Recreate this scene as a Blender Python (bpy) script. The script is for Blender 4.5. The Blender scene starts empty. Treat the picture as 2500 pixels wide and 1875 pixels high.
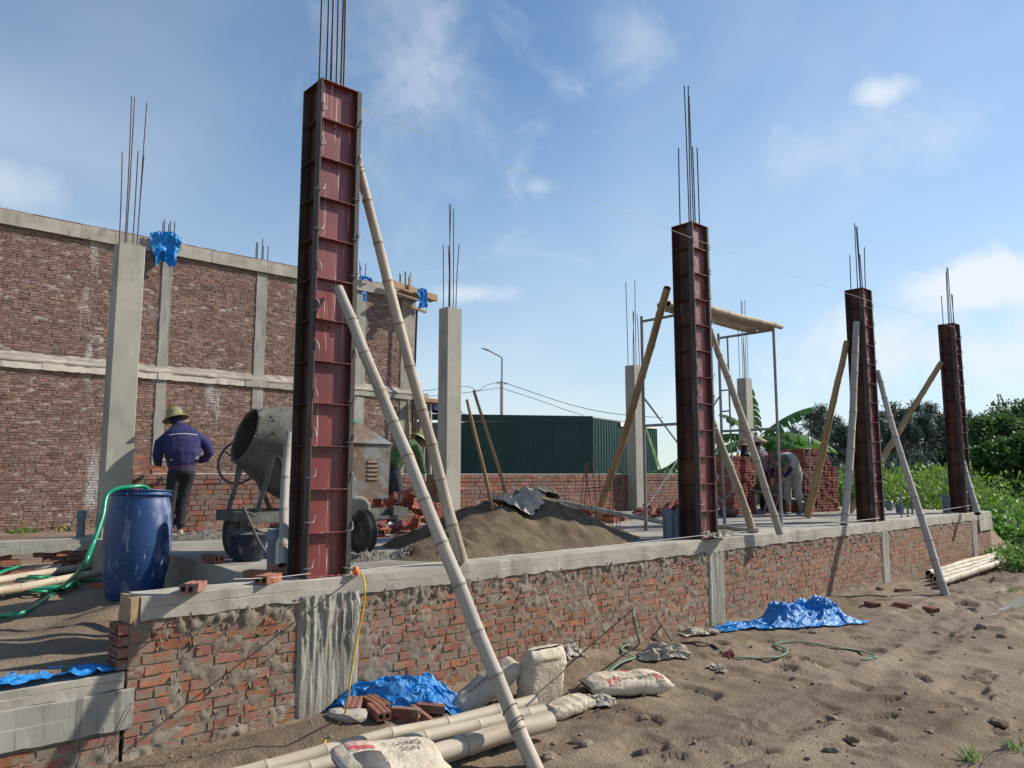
import bpy, bmesh, math, random
import numpy as np
from mathutils import Vector, Matrix, Euler
from math import radians, sin, cos, pi

S = bpy.context.scene
COL = S.collection
RNG = random.Random(7)

# ------------------------------------------------------------------ camera, sky, sun, exposure
CAM_A, CAM_P, FL = radians(47.55), radians(6.84), 1850.0      # heading from +X, pitch up, focal length in photo pixels
CAM_POS = Vector((0.0, 0.0, 0.8))                              # platform top is z = 0, front ground about z = -1
FWD = Vector((cos(CAM_A) * cos(CAM_P), sin(CAM_A) * cos(CAM_P), sin(CAM_P)))
RGT = Vector((sin(CAM_A), -cos(CAM_A), 0))
UPV = RGT.cross(FWD)
cam = bpy.data.cameras.new('camera')
cam.sensor_width = 36.0
cam.lens = 36.0 * FL / 2500.0
cam.clip_start = 0.05
cam.clip_end = 3000
cam_o = bpy.data.objects.new('camera', cam)
COL.objects.link(cam_o)
_m = Matrix((RGT, UPV, -FWD)).transposed().to_4x4()
_m.translation = CAM_POS
cam_o.matrix_world = _m
S.camera = cam_o

SUN = Vector((0.14, -0.064, 0.104)).normalized()               # towards the sun
SUN_EL = math.asin(SUN.z)
SUN_AZ = math.atan2(SUN.x, SUN.y)                              # clockwise from +Y
sl = bpy.data.lights.new('sun', 'SUN')
sl.energy = 5.0
sl.angle = radians(0.53)
sl.color = (1.0, 0.93, 0.82)
so = bpy.data.objects.new('sun', sl)
COL.objects.link(so)
so.rotation_euler = SUN.to_track_quat('Z', 'Y').to_euler()
so.location = (0, 0, 30)

world = bpy.data.worlds.new('World')
S.world = world
world.use_nodes = True
wt = world.node_tree
wt.nodes.clear()
def WN(t, **k):
    n = wt.nodes.new(t)
    for a, b in k.items(): setattr(n, a, b)
    return n
def WL(a, b): wt.links.new(a, b)
sky = WN('ShaderNodeTexSky', sky_type='NISHITA', sun_disc=False, sun_elevation=SUN_EL, sun_rotation=SUN_AZ)
sky.altitude = 10
sky.air_density = 1.0
sky.dust_density = 0.15
sky.ozone_density = 1.4
tc = WN('ShaderNodeTexCoord')
# clouds: soft veils and a few small cumulus, from the view direction stretched towards the horizon
sep = WN('ShaderNodeSeparateXYZ'); WL(tc.outputs['Generated'], sep.inputs[0])
za = WN('ShaderNodeMath', operation='ADD'); WL(sep.outputs['Z'], za.inputs[0]); za.inputs[1].default_value = 0.22
zm = WN('ShaderNodeMath', operation='MAXIMUM'); WL(za.outputs[0], zm.inputs[0]); zm.inputs[1].default_value = 0.08
dx = WN('ShaderNodeMath', operation='DIVIDE'); WL(sep.outputs['X'], dx.inputs[0]); WL(zm.outputs[0], dx.inputs[1])
dy = WN('ShaderNodeMath', operation='DIVIDE'); WL(sep.outputs['Y'], dy.inputs[0]); WL(zm.outputs[0], dy.inputs[1])
cmb = WN('ShaderNodeCombineXYZ'); WL(dx.outputs[0], cmb.inputs[0]); WL(dy.outputs[0], cmb.inputs[1])
def cloud(scale, off, lo, hi, amt, detail=7, dist=0.6, rough=0.55):
    mp = WN('ShaderNodeMapping'); mp.inputs['Location'].default_value = off
    WL(cmb.outputs[0], mp.inputs[0])
    nz = WN('ShaderNodeTexNoise'); nz.inputs['Scale'].default_value = scale; nz.inputs['Detail'].default_value = detail
    nz.inputs['Distortion'].default_value = dist; nz.inputs['Roughness'].default_value = rough
    WL(mp.outputs[0], nz.inputs['Vector'])
    mr = WN('ShaderNodeMapRange', interpolation_type='SMOOTHSTEP')
    mr.inputs[1].default_value = lo; mr.inputs[2].default_value = hi; mr.inputs[4].default_value = amt
    WL(nz.outputs[0], mr.inputs[0])
    return mr.outputs[0]
veil = cloud(0.75, (3.1, 0.4, 0), 0.40, 0.85, 0.42, 5, 0.7, 0.45)
wisp = cloud(2.6, (1.7, 5.2, 0), 0.52, 0.85, 0.40, 8, 1.2, 0.6)
def vmath(op, x, y):
    n = WN('ShaderNodeVectorMath', operation=op); WL(x, n.inputs[0])
    if isinstance(y, (tuple, list, Vector)): n.inputs[1].default_value = y
    else: WL(y, n.inputs[1])
    return n
def math_(op, x, y):
    n = WN('ShaderNodeMath', operation=op)
    for k, q in enumerate((x, y)):
        if isinstance(q, (int, float)): n.inputs[k].default_value = q
        else: WL(q, n.inputs[k])
    return n.outputs[0]
mx_out = math_('MAXIMUM', veil, wisp)
nzc = WN('ShaderNodeTexNoise'); nzc.inputs['Scale'].default_value = 9; nzc.inputs['Detail'].default_value = 9; nzc.inputs['Roughness'].default_value = 0.62; nzc.inputs['Distortion'].default_value = 0.4
WL(tc.outputs['Generated'], nzc.inputs['Vector'])
# the clouds the photograph shows, each where it stands in the sky: direction, half width, half height, strength, softness
for (cpx, cpy, sx_, sy_, amt, soft) in ((1010, 150, 0.15, 0.24, 0.58, 1.7), (2150, 225, 0.055, 0.026, 0.8, 1.2), (2060, 330, 0.26, 0.13, 0.48, 1.6), (2410, 690, 0.12, 0.05, 0.95, 0.8), (2350, 860, 0.32, 0.07, 0.8, 1.0),
                                        (1150, 715, 0.09, 0.02, 0.6, 0.9), (1310, 457, 0.03, 0.014, 0.4, 1.3), (30, 450, 0.09, 0.06, 0.5, 1.4), (1560, 120, 0.11, 0.07, 0.42, 1.6), (1600, 1000, 0.5, 0.06, 0.35, 1.0)):
    D = (FWD + RGT * ((cpx - 1250) / FL) - UPV * ((cpy - 937.5) / FL)).normalized()
    sub = vmath('SUBTRACT', tc.outputs['Generated'], D).outputs[0]
    rx = vmath('DOT_PRODUCT', sub, RGT / sx_).outputs['Value']; ry = vmath('DOT_PRODUCT', sub, UPV / sy_).outputs['Value']
    fz = vmath('DOT_PRODUCT', sub, FWD / 0.5).outputs['Value']
    dd = math_('ADD', math_('ADD', math_('MULTIPLY', rx, rx), math_('MULTIPLY', ry, ry)), math_('MULTIPLY', fz, fz))
    fall = math_('SUBTRACT', 1.0, math_('SQRT', dd, 0))
    nn_ = math_('MULTIPLY', math_('SUBTRACT', nzc.outputs[0], 0.5), 2.2)
    mr = WN('ShaderNodeMapRange', interpolation_type='SMOOTHSTEP'); WL(math_('ADD', fall, nn_), mr.inputs[0]); mr.inputs[1].default_value = 0.0; mr.inputs[2].default_value = soft; mr.inputs[4].default_value = amt
    mx_out = math_('MAXIMUM', mx_out, mr.outputs[0])
hz = WN('ShaderNodeMapRange', interpolation_type='SMOOTHSTEP'); WL(sep.outputs['Z'], hz.inputs[0])
hz.inputs[1].default_value = 0.55; hz.inputs[2].default_value = -0.02; hz.inputs[3].default_value = 0.0; hz.inputs[4].default_value = 0.62
tint = WN('ShaderNodeMix', data_type='RGBA', blend_type='MULTIPLY'); tint.inputs['Factor'].default_value = 1.0; WL(sky.outputs[0], tint.inputs['A']); tint.inputs['B'].default_value = (0.86, 1.0, 1.07, 1)
mixh = WN('ShaderNodeMix', data_type='RGBA'); WL(hz.outputs[0], mixh.inputs['Factor']); WL(tint.outputs['Result'], mixh.inputs['A']); mixh.inputs['B'].default_value = (4.1, 4.75, 5.4, 1)
mixc = WN('ShaderNodeMix', data_type='RGBA'); WL(mx_out, mixc.inputs['Factor']); WL(mixh.outputs['Result'], mixc.inputs['A']); mixc.inputs['B'].default_value = (5.9, 6.3, 6.7, 1)
bg = WN('ShaderNodeBackground'); WL(mixc.outputs['Result'], bg.inputs['Color'])
bg.inputs['Strength'].default_value = 0.110
wo = WN('ShaderNodeOutputWorld'); WL(bg.outputs[0], wo.inputs[0])

S.render.engine = 'CYCLES'
S.view_settings.view_transform = 'Standard'
S.view_settings.look = 'None'
S.view_settings.gamma = 1.0
S.view_settings.use_curve_mapping = False
S.view_settings.exposure = 0.42
S.render.resolution_x = 1024
S.render.resolution_y = 768
S.cycles.max_bounces = 6
S.cycles.diffuse_bounces = 3
S.cycles.transparent_max_bounces = 6

# ------------------------------------------------------------------ photo pixel -> place
def ray(px, py): return FWD + RGT * ((px - 1250) / FL) - UPV * ((py - 937.5) / FL)
def pz(px, py, z):
    d = ray(px, py); return CAM_POS + d * ((z - CAM_POS.z) / d.z)
def py_(px, py, y):
    d = ray(px, py); return CAM_POS + d * (y / d.y)
def px_(px, py, x):
    d = ray(px, py); return CAM_POS + d * (x / d.x)
def pd(px, py, dep): return CAM_POS + ray(px, py) * dep

# ------------------------------------------------------------------ numpy noise
def _h(ix, iy, s):
    n = (ix.astype(np.int64) * 374761393 + iy.astype(np.int64) * 668265263 + s * 974711) & 0xffffffff
    n = ((n ^ (n >> 13)) * 1274126177) & 0xffffffff
    n = ((n ^ (n >> 16)) * 2246822519) & 0xffffffff
    return ((n ^ (n >> 15)) & 0xffffff) / float(0xffffff)
def vn(x, y, s=0):
    x = np.asarray(x, float); y = np.asarray(y, float)
    ix = np.floor(x); iy = np.floor(y); fx = x - ix; fy = y - iy
    fx = fx * fx * fx * (fx * (fx * 6 - 15) + 10); fy = fy * fy * fy * (fy * (fy * 6 - 15) + 10)
    a = _h(ix, iy, s); b = _h(ix + 1, iy, s); c = _h(ix, iy + 1, s); d = _h(ix + 1, iy + 1, s)
    return (a * (1 - fx) + b * fx) * (1 - fy) + (c * (1 - fx) + d * fx) * fy
def fbm(x, y, o=4, s=0, g=0.5):
    t = 0; a = 1; w = 0
    for i in range(o):
        t = t + a * vn(x * 2 ** i + 17.3 * i, y * 2 ** i - 9.1 * i, s + i); w += a; a *= g
    return t / w
def ridg(x, y, o=4, s=0):
    t = 0; a = 1; w = 0
    for i in range(o):
        t = t + a * (1 - np.abs(2 * vn(x * 2 ** i + 5.3 * i, y * 2 ** i + 3.7 * i, s + i) - 1)); w += a; a *= 0.5
    return t / w
def sst(a, b, x):
    t = np.clip((np.asarray(x, float) - a) / (b - a), 0, 1); return t * t * (3 - 2 * t)

# ------------------------------------------------------------------ materials
MATS = {}
def M(name, stops, scale=4.0, stretch=(1, 1, 1), coord='obj', detail=6, rough=0.85, bump=0.3, bscale=30.0, bdist=0.01,
      metallic=0.0, over=(), rnd=0.0, spec=0.3, transl=0.0, rough_var=0.0, coat=0.0):
    m = bpy.data.materials.new(name); m.use_nodes = True
    nt = m.node_tree; nt.nodes.clear()
    def N(t, **k):
        n = nt.nodes.new(t)
        for a, b in k.items(): setattr(n, a, b)
        return n
    L = nt.links.new
    out = N('ShaderNodeOutputMaterial'); bs = N('ShaderNodeBsdfPrincipled')
    bs.inputs['Metallic'].default_value = metallic; bs.inputs['Roughness'].default_value = rough
    bs.inputs['Specular IOR Level'].default_value = spec; bs.inputs['Coat Weight'].default_value = coat
    oi = N('ShaderNodeObjectInfo'); ge = N('ShaderNodeNewGeometry')
    if coord == 'obj':
        t = N('ShaderNodeTexCoord'); base = t.outputs['Object']
        mul = N('ShaderNodeVectorMath', operation='SCALE'); mul.inputs[0].default_value = (37, 19, 53)
        L(oi.outputs['Random'], mul.inputs['Scale'])
        ad = N('ShaderNodeVectorMath', operation='ADD'); L(base, ad.inputs[0]); L(mul.outputs[0], ad.inputs[1])
        vec = ad.outputs[0]
    else:
        vec = ge.outputs['Position']
    def noise(sc, st=(1, 1, 1), det=6, loc=(0, 0, 0), rg=0.55, dist=0.0):
        mp = N('ShaderNodeMapping'); mp.inputs['Scale'].default_value = st; mp.inputs['Location'].default_value = loc
        L(vec, mp.inputs[0])
        n = N('ShaderNodeTexNoise'); n.inputs['Scale'].default_value = sc; n.inputs['Detail'].default_value = det
        n.inputs['Roughness'].default_value = rg; n.inputs['Distortion'].default_value = dist
        L(mp.outputs[0], n.inputs['Vector']); return n.outputs[0]
    nz = noise(scale, stretch, detail)
    rp = N('ShaderNodeValToRGB'); L(nz, rp.inputs[0])
    el = rp.color_ramp.elements
    if len(stops) == 1: stops = [(0.3, stops[0]), (0.7, tuple(min(1, c * 1.15) for c in stops[0]))]
    while len(el) < len(stops): el.new(0.5)
    for e, (p, c) in zip(el, stops): e.position = p; e.color = (*c, 1)
    colr = rp.outputs[0]
    if rnd:
        ad = N('ShaderNodeMath', operation='ADD'); L(oi.outputs['Random'], ad.inputs[0]); L(ge.outputs['Random Per Island'], ad.inputs[1])
        fr = N('ShaderNodeMath', operation='FRACT'); L(ad.outputs[0], fr.inputs[0])
        mr = N('ShaderNodeMapRange'); mr.inputs[3].default_value = 1 - rnd; mr.inputs[4].default_value = 1 + rnd; L(fr.outputs[0], mr.inputs[0])
        m2 = N('ShaderNodeMath', operation='MULTIPLY'); L(fr.outputs[0], m2.inputs[0]); m2.inputs[1].default_value = 7.13
        f2 = N('ShaderNodeMath', operation='FRACT'); L(m2.outputs[0], f2.inputs[0])
        hs = N('ShaderNodeHueSaturation'); L(colr, hs.inputs['Color']); L(mr.outputs[0], hs.inputs['Value'])
        mh = N('ShaderNodeMapRange'); mh.inputs[3].default_value = 0.5 - 0.04 * rnd; mh.inputs[4].default_value = 0.5 + 0.04 * rnd; L(f2.outputs[0], mh.inputs[0]); L(mh.outputs[0], hs.inputs['Hue'])
        ms = N('ShaderNodeMapRange'); ms.inputs[3].default_value = 1 - 0.7 * rnd; ms.inputs[4].default_value = 1 + 0.4 * rnd; L(f2.outputs[0], ms.inputs[0]); L(ms.outputs[0], hs.inputs['Saturation'])
        colr = hs.outputs[0]
    rsock = None
    for k, ov in enumerate(over):
        c, sc, lo, hi = ov[:4]; st = ov[4] if len(ov) > 4 else (1, 1, 1); amt = ov[5] if len(ov) > 5 else 1.0
        n2 = noise(sc, st, 7, (3.7 * (k + 1), 1.9 * k, 5.1 * k), 0.6)
        mr = N('ShaderNodeMapRange', interpolation_type='SMOOTHSTEP'); mr.inputs[1].default_value = lo; mr.inputs[2].default_value = hi; mr.inputs[4].default_value = amt
        L(n2, mr.inputs[0])
        mix = N('ShaderNodeMix', data_type='RGBA'); L(mr.outputs[0], mix.inputs['Factor']); L(colr, mix.inputs['A']); mix.inputs['B'].default_value = (*c, 1)
        colr = mix.outputs['Result']
        if len(ov) > 6:
            ra = N('ShaderNodeMix', data_type='FLOAT'); L(mr.outputs[0], ra.inputs['Factor'])
            if rsock is None: ra.inputs['A'].default_value = rough
            else: L(rsock, ra.inputs['A'])
            ra.inputs['B'].default_value = ov[6]; rsock = ra.outputs['Result']
    L(colr, bs.inputs['Base Color'])
    if rsock is not None: L(rsock, bs.inputs['Roughness'])
    if bump:
        bn = noise(bscale, stretch, 8, (9, 9, 9), 0.65)
        bp = N('ShaderNodeBump'); bp.inputs['Strength'].default_value = bump; bp.inputs['Distance'].default_value = bdist
        L(bn, bp.inputs['Height']); L(bp.outputs[0], bs.inputs['Normal'])
    if transl:
        tr = N('ShaderNodeBsdfTranslucent'); L(colr, tr.inputs['Color'])
        ms = N('ShaderNodeMixShader'); ms.inputs[0].default_value = transl
        L(bs.outputs[0], ms.inputs[1]); L(tr.outputs[0], ms.inputs[2]); L(ms.outputs[0], out.inputs[0])
    else: L(bs.outputs[0], out.inputs[0])
    MATS[name] = m
    return m

CEM = (0.36, 0.33, 0.285)
M('concrete', [(0.25, (0.24, 0.22, 0.185)), (0.5, (0.345, 0.315, 0.265)), (0.75, (0.44, 0.405, 0.34))], 2.2, (1, 1, 0.6), 'pos', 8, 0.88, 0.35, 60, 0.006,
  over=[((0.16, 0.145, 0.12), 5, 0.52, 0.70, (1, 1, 0.35), 0.6), ((0.5, 0.47, 0.41), 9, 0.6, 0.7, (1.3, 1, 0.15), 0.5), ((0.12, 0.11, 0.1), 40, 0.70, 0.76, (1, 1, 1), 0.6)])
M('concrete_grey', [(0.25, (0.20, 0.19, 0.165)), (0.5, (0.285, 0.27, 0.235)), (0.75, (0.36, 0.345, 0.30))], 1.6, (1, 1, 0.5), 'pos', 7, 0.9, 0.3, 50, 0.006,
  over=[((0.12, 0.11, 0.095), 11, 0.56, 0.66, (1.6, 1, 0.07), 0.65), ((0.42, 0.40, 0.355), 16, 0.60, 0.68, (1.6, 1, 0.06), 0.6), ((0.14, 0.12, 0.10), 3, 0.55, 0.7, (1, 1, 0.6), 0.5)])
M('concrete_column', [(0.25, (0.26, 0.24, 0.20)), (0.5, (0.335, 0.31, 0.26)), (0.75, (0.41, 0.38, 0.32))], 1.3, (1, 1, 0.5), 'pos', 7, 0.85, 0.25, 70, 0.004,
  over=[((0.19, 0.175, 0.15), 2.2, 0.52, 0.72, (1, 1, 0.5), 0.6), ((0.46, 0.43, 0.37), 6, 0.6, 0.72, (1, 1, 0.2), 0.4), ((0.14, 0.13, 0.12), 30, 0.715, 0.75, (1, 1, 1), 0.8)])
M('concrete_post', [(0.25, (0.19, 0.175, 0.145)), (0.5, (0.27, 0.25, 0.21)), (0.75, (0.34, 0.32, 0.27))], 1.6, (1, 1, 0.5), 'pos', 7, 0.9, 0.6, 60, 0.01,
  over=[((0.07, 0.062, 0.05), 13, 0.54, 0.61, (1.8, 1, 0.05), 0.75), ((0.48, 0.46, 0.42), 17, 0.56, 0.63, (1.8, 1, 0.05), 0.75), ((0.12, 0.10, 0.08), 3, 0.55, 0.7, (1, 1, 0.6), 0.5)])
M('concrete_cream', [(0.3, (0.46, 0.42, 0.33)), (0.7, (0.60, 0.55, 0.44))], 1.8, (1, 1, 0.3), 'pos', 7, 0.9, 0.2, 40, 0.005,
  over=[((0.25, 0.235, 0.21), 3, 0.56, 0.7, (1.5, 1, 0.35), 0.7)])
M('slab', [(0.25, (0.17, 0.15, 0.125)), (0.5, (0.27, 0.245, 0.205)), (0.75, (0.37, 0.34, 0.29))], 1.1, (1, 1, 1), 'pos', 8, 0.8, 0.5, 35, 0.012,
  over=[((0.13, 0.11, 0.09), 0.9, 0.52, 0.68, (1, 1, 1), 0.75, 0.5), ((0.40, 0.37, 0.32), 3.0, 0.6, 0.72, (1, 1, 1), 0.6)])
M('mortar', [(0.25, (0.135, 0.11, 0.08)), (0.5, (0.205, 0.17, 0.128)), (0.75, (0.28, 0.24, 0.188))], 6, (1, 1, 0.7), 'pos', 8, 0.95, 0.6, 38, 0.010,
  over=[((0.13, 0.10, 0.08), 2.4, 0.55, 0.72, (1, 1, 1), 0.45), ((0.5, 0.48, 0.43), 14, 0.63, 0.75, (1, 1, 0.35), 0.6)])
M('brick_wall', [(0.25, (0.17, 0.070, 0.045)), (0.5, (0.27, 0.102, 0.062)), (0.75, (0.35, 0.155, 0.10))], 9, (1, 1, 1), 'pos', 6, 0.9, 0.5, 90, 0.006, rnd=0.22,
  over=[((0.20, 0.162, 0.12), 9, 0.475, 0.535, (1, 1, 1.2), 0.85), ((0.15, 0.09, 0.065), 16, 0.58, 0.7, (1, 1, 1), 0.6)])
M('brick_low', [(0.25, (0.15, 0.055, 0.04)), (0.5, (0.22, 0.078, 0.054)), (0.75, (0.30, 0.12, 0.082))], 9, (1, 1, 1), 'pos', 6, 0.9, 0.5, 60, 0.006, rnd=0.28,
  over=[((0.15, 0.12, 0.095), 8, 0.47, 0.53, (1, 1, 1), 0.85)])
M('brick_stack', [(0.25, (0.13, 0.042, 0.032)), (0.5, (0.205, 0.064, 0.046)), (0.75, (0.28, 0.10, 0.07))], 8, (1, 1, 1), 'obj', 6, 0.9, 0.35, 70, 0.004, rnd=0.35,
  over=[((0.22, 0.15, 0.12), 11, 0.58, 0.7, (1, 1, 1), 0.6)])
M('brick_old', [(0.25, (0.145, 0.080, 0.062)), (0.5, (0.205, 0.115, 0.090)), (0.75, (0.27, 0.165, 0.13))], 3, (1, 1, 2), 'pos', 6, 0.92, 0.4, 30, 0.01, rnd=0.30,
  over=[((0.27, 0.225, 0.185), 6.0, 0.52, 0.62, (1, 1, 3), 0.7), ((0.15, 0.09, 0.07), 0.6, 0.55, 0.68, (1, 1, 1), 0.55), ((0.5, 0.48, 0.45), 1.5, 0.585, 0.70, (1, 1, 0.22), 0.65)])
M('mortar_old', [(0.25, (0.22, 0.19, 0.155)), (0.5, (0.32, 0.28, 0.235)), (0.75, (0.43, 0.385, 0.33))], 4, (1, 1, 1.5), 'pos', 7, 0.95, 0.6, 30, 0.012,
  over=[((0.16, 0.13, 0.11), 1.2, 0.55, 0.7, (1, 1, 1), 0.5), ((0.55, 0.53, 0.5), 1.5, 0.60, 0.72, (1, 1, 0.22), 0.6)])
M('brick_new', [(0.25, (0.17, 0.055, 0.040)), (0.5, (0.25, 0.080, 0.056)), (0.75, (0.34, 0.125, 0.088))], 8, (1, 1, 1), 'obj', 6, 0.88, 0.35, 70, 0.004, rnd=0.22,
  over=[((0.30, 0.2, 0.15), 11, 0.6, 0.72, (1, 1, 1), 0.6)])
M('brick_dirty', [(0.25, (0.14, 0.06, 0.045)), (0.6, (0.27, 0.11, 0.075)), (0.8, (0.36, 0.17, 0.12))], 9, (1, 1, 1), 'obj', 6, 0.9, 0.4, 70, 0.004, rnd=0.2,
  over=[((0.22, 0.175, 0.13), 8, 0.52, 0.64, (1, 1, 1), 0.8)])
M('ground', [(0.25, (0.12, 0.084, 0.055)), (0.45, (0.205, 0.150, 0.101)), (0.6, (0.268, 0.203, 0.141)), (0.78, (0.335, 0.264, 0.19))], 1.3, (1, 1, 1), 'pos', 9, 0.95, 1.0, 42, 0.032,
  over=[((0.11, 0.075, 0.05), 2.2, 0.57, 0.70, (1, 1, 1), 0.65), ((0.30, 0.215, 0.15), 0.35, 0.5, 0.64, (1, 1, 1), 0.5, 0.75), ((0.13, 0.09, 0.062), 0.9, 0.53, 0.62, (0.30, 1, 1), 0.7, 0.65), ((0.37, 0.30, 0.225), 45, 0.62, 0.72, (1, 1, 1), 0.6), ((0.07, 0.055, 0.04), 60, 0.65, 0.72, (1, 1, 1), 0.6)])
M('sand', [(0.3, (0.10, 0.07, 0.043)), (0.5, (0.15, 0.108, 0.068)), (0.7, (0.20, 0.15, 0.098))], 5, (1, 1, 1), 'pos', 9, 0.96, 1.0, 45, 0.035,
  over=[((0.08, 0.06, 0.045), 9, 0.62, 0.74, (1, 1, 1), 0.7)])
M('wet_mortar', [(0.3, (0.075, 0.068, 0.06)), (0.7, (0.17, 0.155, 0.135))], 9, (1, 1, 1), 'pos', 7, 0.6, 0.8, 50, 0.02)
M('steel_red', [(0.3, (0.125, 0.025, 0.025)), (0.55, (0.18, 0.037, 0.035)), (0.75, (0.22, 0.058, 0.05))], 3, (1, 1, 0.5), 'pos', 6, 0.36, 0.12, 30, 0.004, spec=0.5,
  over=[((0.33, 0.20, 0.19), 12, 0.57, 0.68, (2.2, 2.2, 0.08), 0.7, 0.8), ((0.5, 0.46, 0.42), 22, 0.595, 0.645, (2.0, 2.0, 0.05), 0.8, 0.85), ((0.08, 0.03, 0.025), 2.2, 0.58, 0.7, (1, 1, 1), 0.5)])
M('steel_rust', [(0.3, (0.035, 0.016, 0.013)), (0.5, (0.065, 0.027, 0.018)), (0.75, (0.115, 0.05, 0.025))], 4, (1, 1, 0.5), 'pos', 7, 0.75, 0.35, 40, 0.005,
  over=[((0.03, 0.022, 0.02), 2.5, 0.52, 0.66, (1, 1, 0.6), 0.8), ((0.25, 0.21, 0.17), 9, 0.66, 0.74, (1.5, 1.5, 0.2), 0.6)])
M('steel_frame', [(0.3, (0.035, 0.028, 0.025)), (0.6, (0.075, 0.06, 0.05)), (0.8, (0.14, 0.12, 0.10))], 6, (1, 1, 0.4), 'pos', 7, 0.65, 0.35, 50, 0.004,
  over=[((0.40, 0.375, 0.33), 8, 0.64, 0.73, (1, 1, 0.35), 0.75), ((0.16, 0.06, 0.04), 5, 0.58, 0.68, (1, 1, 0.5), 0.6)])
M('rebar', [(0.3, (0.05, 0.045, 0.045)), (0.7, (0.11, 0.095, 0.085))], 12, (1, 1, 0.2), 'obj', 4, 0.55, 0.2, 60, 0.002, metallic=0.5)
M('rebar_rust', [(0.3, (0.10, 0.04, 0.03)), (0.7, (0.17, 0.075, 0.05))], 12, (1, 1, 0.2), 'obj', 4, 0.7, 0.2, 60, 0.002)
M('bamboo', [(0.25, (0.25, 0.20, 0.15)), (0.5, (0.37, 0.31, 0.24)), (0.75, (0.48, 0.415, 0.335))], 3.0, (3, 3, 0.5), 'obj', 7, 0.7, 0.25, 50, 0.003, rnd=0.14,
  over=[((0.19, 0.14, 0.095), 4, 0.54, 0.68, (2, 2, 0.30), 0.75), ((0.10, 0.07, 0.045), 12, 0.66, 0.73, (1, 1, 0.5), 0.75), ((0.33, 0.30, 0.265), 2.2, 0.48, 0.62, (1.5, 1.5, 0.4), 0.65), ((0.42, 0.39, 0.34), 24, 0.64, 0.70, (1, 1, 0.25), 0.6)])
M('bamboo_pale', [(0.25, (0.29, 0.235, 0.17)), (0.5, (0.42, 0.355, 0.27)), (0.75, (0.53, 0.465, 0.37))], 3.0, (3, 3, 0.5), 'obj', 7, 0.62, 0.2, 50, 0.003, rnd=0.10,
  over=[((0.27, 0.20, 0.13), 4, 0.53, 0.68, (2, 2, 0.25), 0.65), ((0.36, 0.31, 0.25), 2.0, 0.5, 0.64, (1.5, 1.5, 0.35), 0.6), ((0.17, 0.12, 0.08), 14, 0.71, 0.77, (1, 1, 0.5), 0.6)])
M('bamboo_brown', [(0.25, (0.19, 0.125, 0.06)), (0.5, (0.28, 0.19, 0.095)), (0.75, (0.37, 0.27, 0.155))], 3.0, (3, 3, 0.5), 'obj', 7, 0.7, 0.25, 50, 0.003, rnd=0.12,
  over=[((0.11, 0.075, 0.04), 6, 0.6, 0.72, (2, 2, 0.3), 0.6)])
M('bamboo_grey', [(0.25, (0.23, 0.21, 0.185)), (0.5, (0.33, 0.305, 0.27)), (0.75, (0.43, 0.40, 0.36))], 3.0, (3, 3, 0.5), 'obj', 7, 0.75, 0.25, 50, 0.003, rnd=0.1,
  over=[((0.15, 0.125, 0.1), 6, 0.6, 0.72, (2, 2, 0.3), 0.6)])
M('bamboo_node', [(0.3, (0.17, 0.132, 0.09)), (0.7, (0.30, 0.245, 0.18))], 20, bump=0.2)
M('dark_hole', [(0.012, 0.010, 0.008)], 5, bump=0)
M('wood', [(0.3, (0.20, 0.12, 0.06)), (0.7, (0.36, 0.235, 0.13))], 4, (6, 6, 0.6), 'obj', 6, 0.75, 0.3, 40, 0.004)
M('plank', [(0.3, (0.25, 0.16, 0.085)), (0.7, (0.42, 0.29, 0.17))], 4, (1, 6, 6), 'obj', 6, 0.75, 0.3, 40, 0.004)
M('tarp', [(0.3, (0.008, 0.17, 0.50)), (0.6, (0.015, 0.26, 0.66)), (0.8, (0.06, 0.37, 0.78))], 6, (1, 1, 1), 'obj', 5, 0.36, 0.9, 11, 0.03, spec=0.5, transl=0.12,
  over=[((0.42, 0.52, 0.62), 10, 0.66, 0.76, (1, 1, 1), 0.6)])
M('barrel_blue', [(0.3, (0.007, 0.030, 0.105)), (0.6, (0.012, 0.050, 0.16)), (0.8, (0.028, 0.088, 0.23))], 2.5, (1, 1, 0.6), 'obj', 7, 0.42, 0.08, 30, 0.004, spec=0.5,
  over=[((0.28, 0.30, 0.36), 3.2, 0.55, 0.68, (1.6, 1.6, 0.7), 0.6, 0.8), ((0.45, 0.46, 0.48), 26, 0.635, 0.675, (1.6, 1.6, 0.10), 0.8, 0.85), ((0.30, 0.33, 0.40), 34, 0.64, 0.68, (0.25, 0.25, 2.2), 0.6, 0.8)])
M('bucket', [(0.3, (0.008, 0.014, 0.03)), (0.7, (0.02, 0.03, 0.055))], 6, (1, 1, 1), 'obj', 6, 0.55, 0.2, 40, 0.003, over=[((0.18, 0.17, 0.16), 8, 0.6, 0.72, (1, 1, 0.6), 0.6)])
M('pvc', [(0.3, (0.10, 0.125, 0.15)), (0.7, (0.15, 0.18, 0.21))], 5, (1, 1, 0.5), 'obj', 5, 0.5, 0.08, 40, 0.002, rnd=0.12, over=[((0.32, 0.31, 0.29), 9, 0.64, 0.74, (1, 1, 0.5), 0.5)])
M('hose_green', [(0.3, (0.004, 0.17, 0.085)), (0.7, (0.012, 0.29, 0.15))], 8, (1, 1, 1), 'pos', 4, 0.35, 0.05, 30, 0.002, spec=0.5)
M('hose_flat', [(0.3, (0.05, 0.13, 0.085)), (0.7, (0.13, 0.24, 0.16))], 8, (1, 1, 1), 'pos', 5, 0.6, 0.1, 30, 0.002, over=[((0.22, 0.18, 0.13), 7, 0.52, 0.66, (1, 1, 1), 0.7)])
M('hose_dark', [(0.3, (0.03, 0.022, 0.02)), (0.7, (0.07, 0.055, 0.045))], 8, (1, 1, 1), 'pos', 5, 0.6, 0.1, 30, 0.002)
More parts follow.
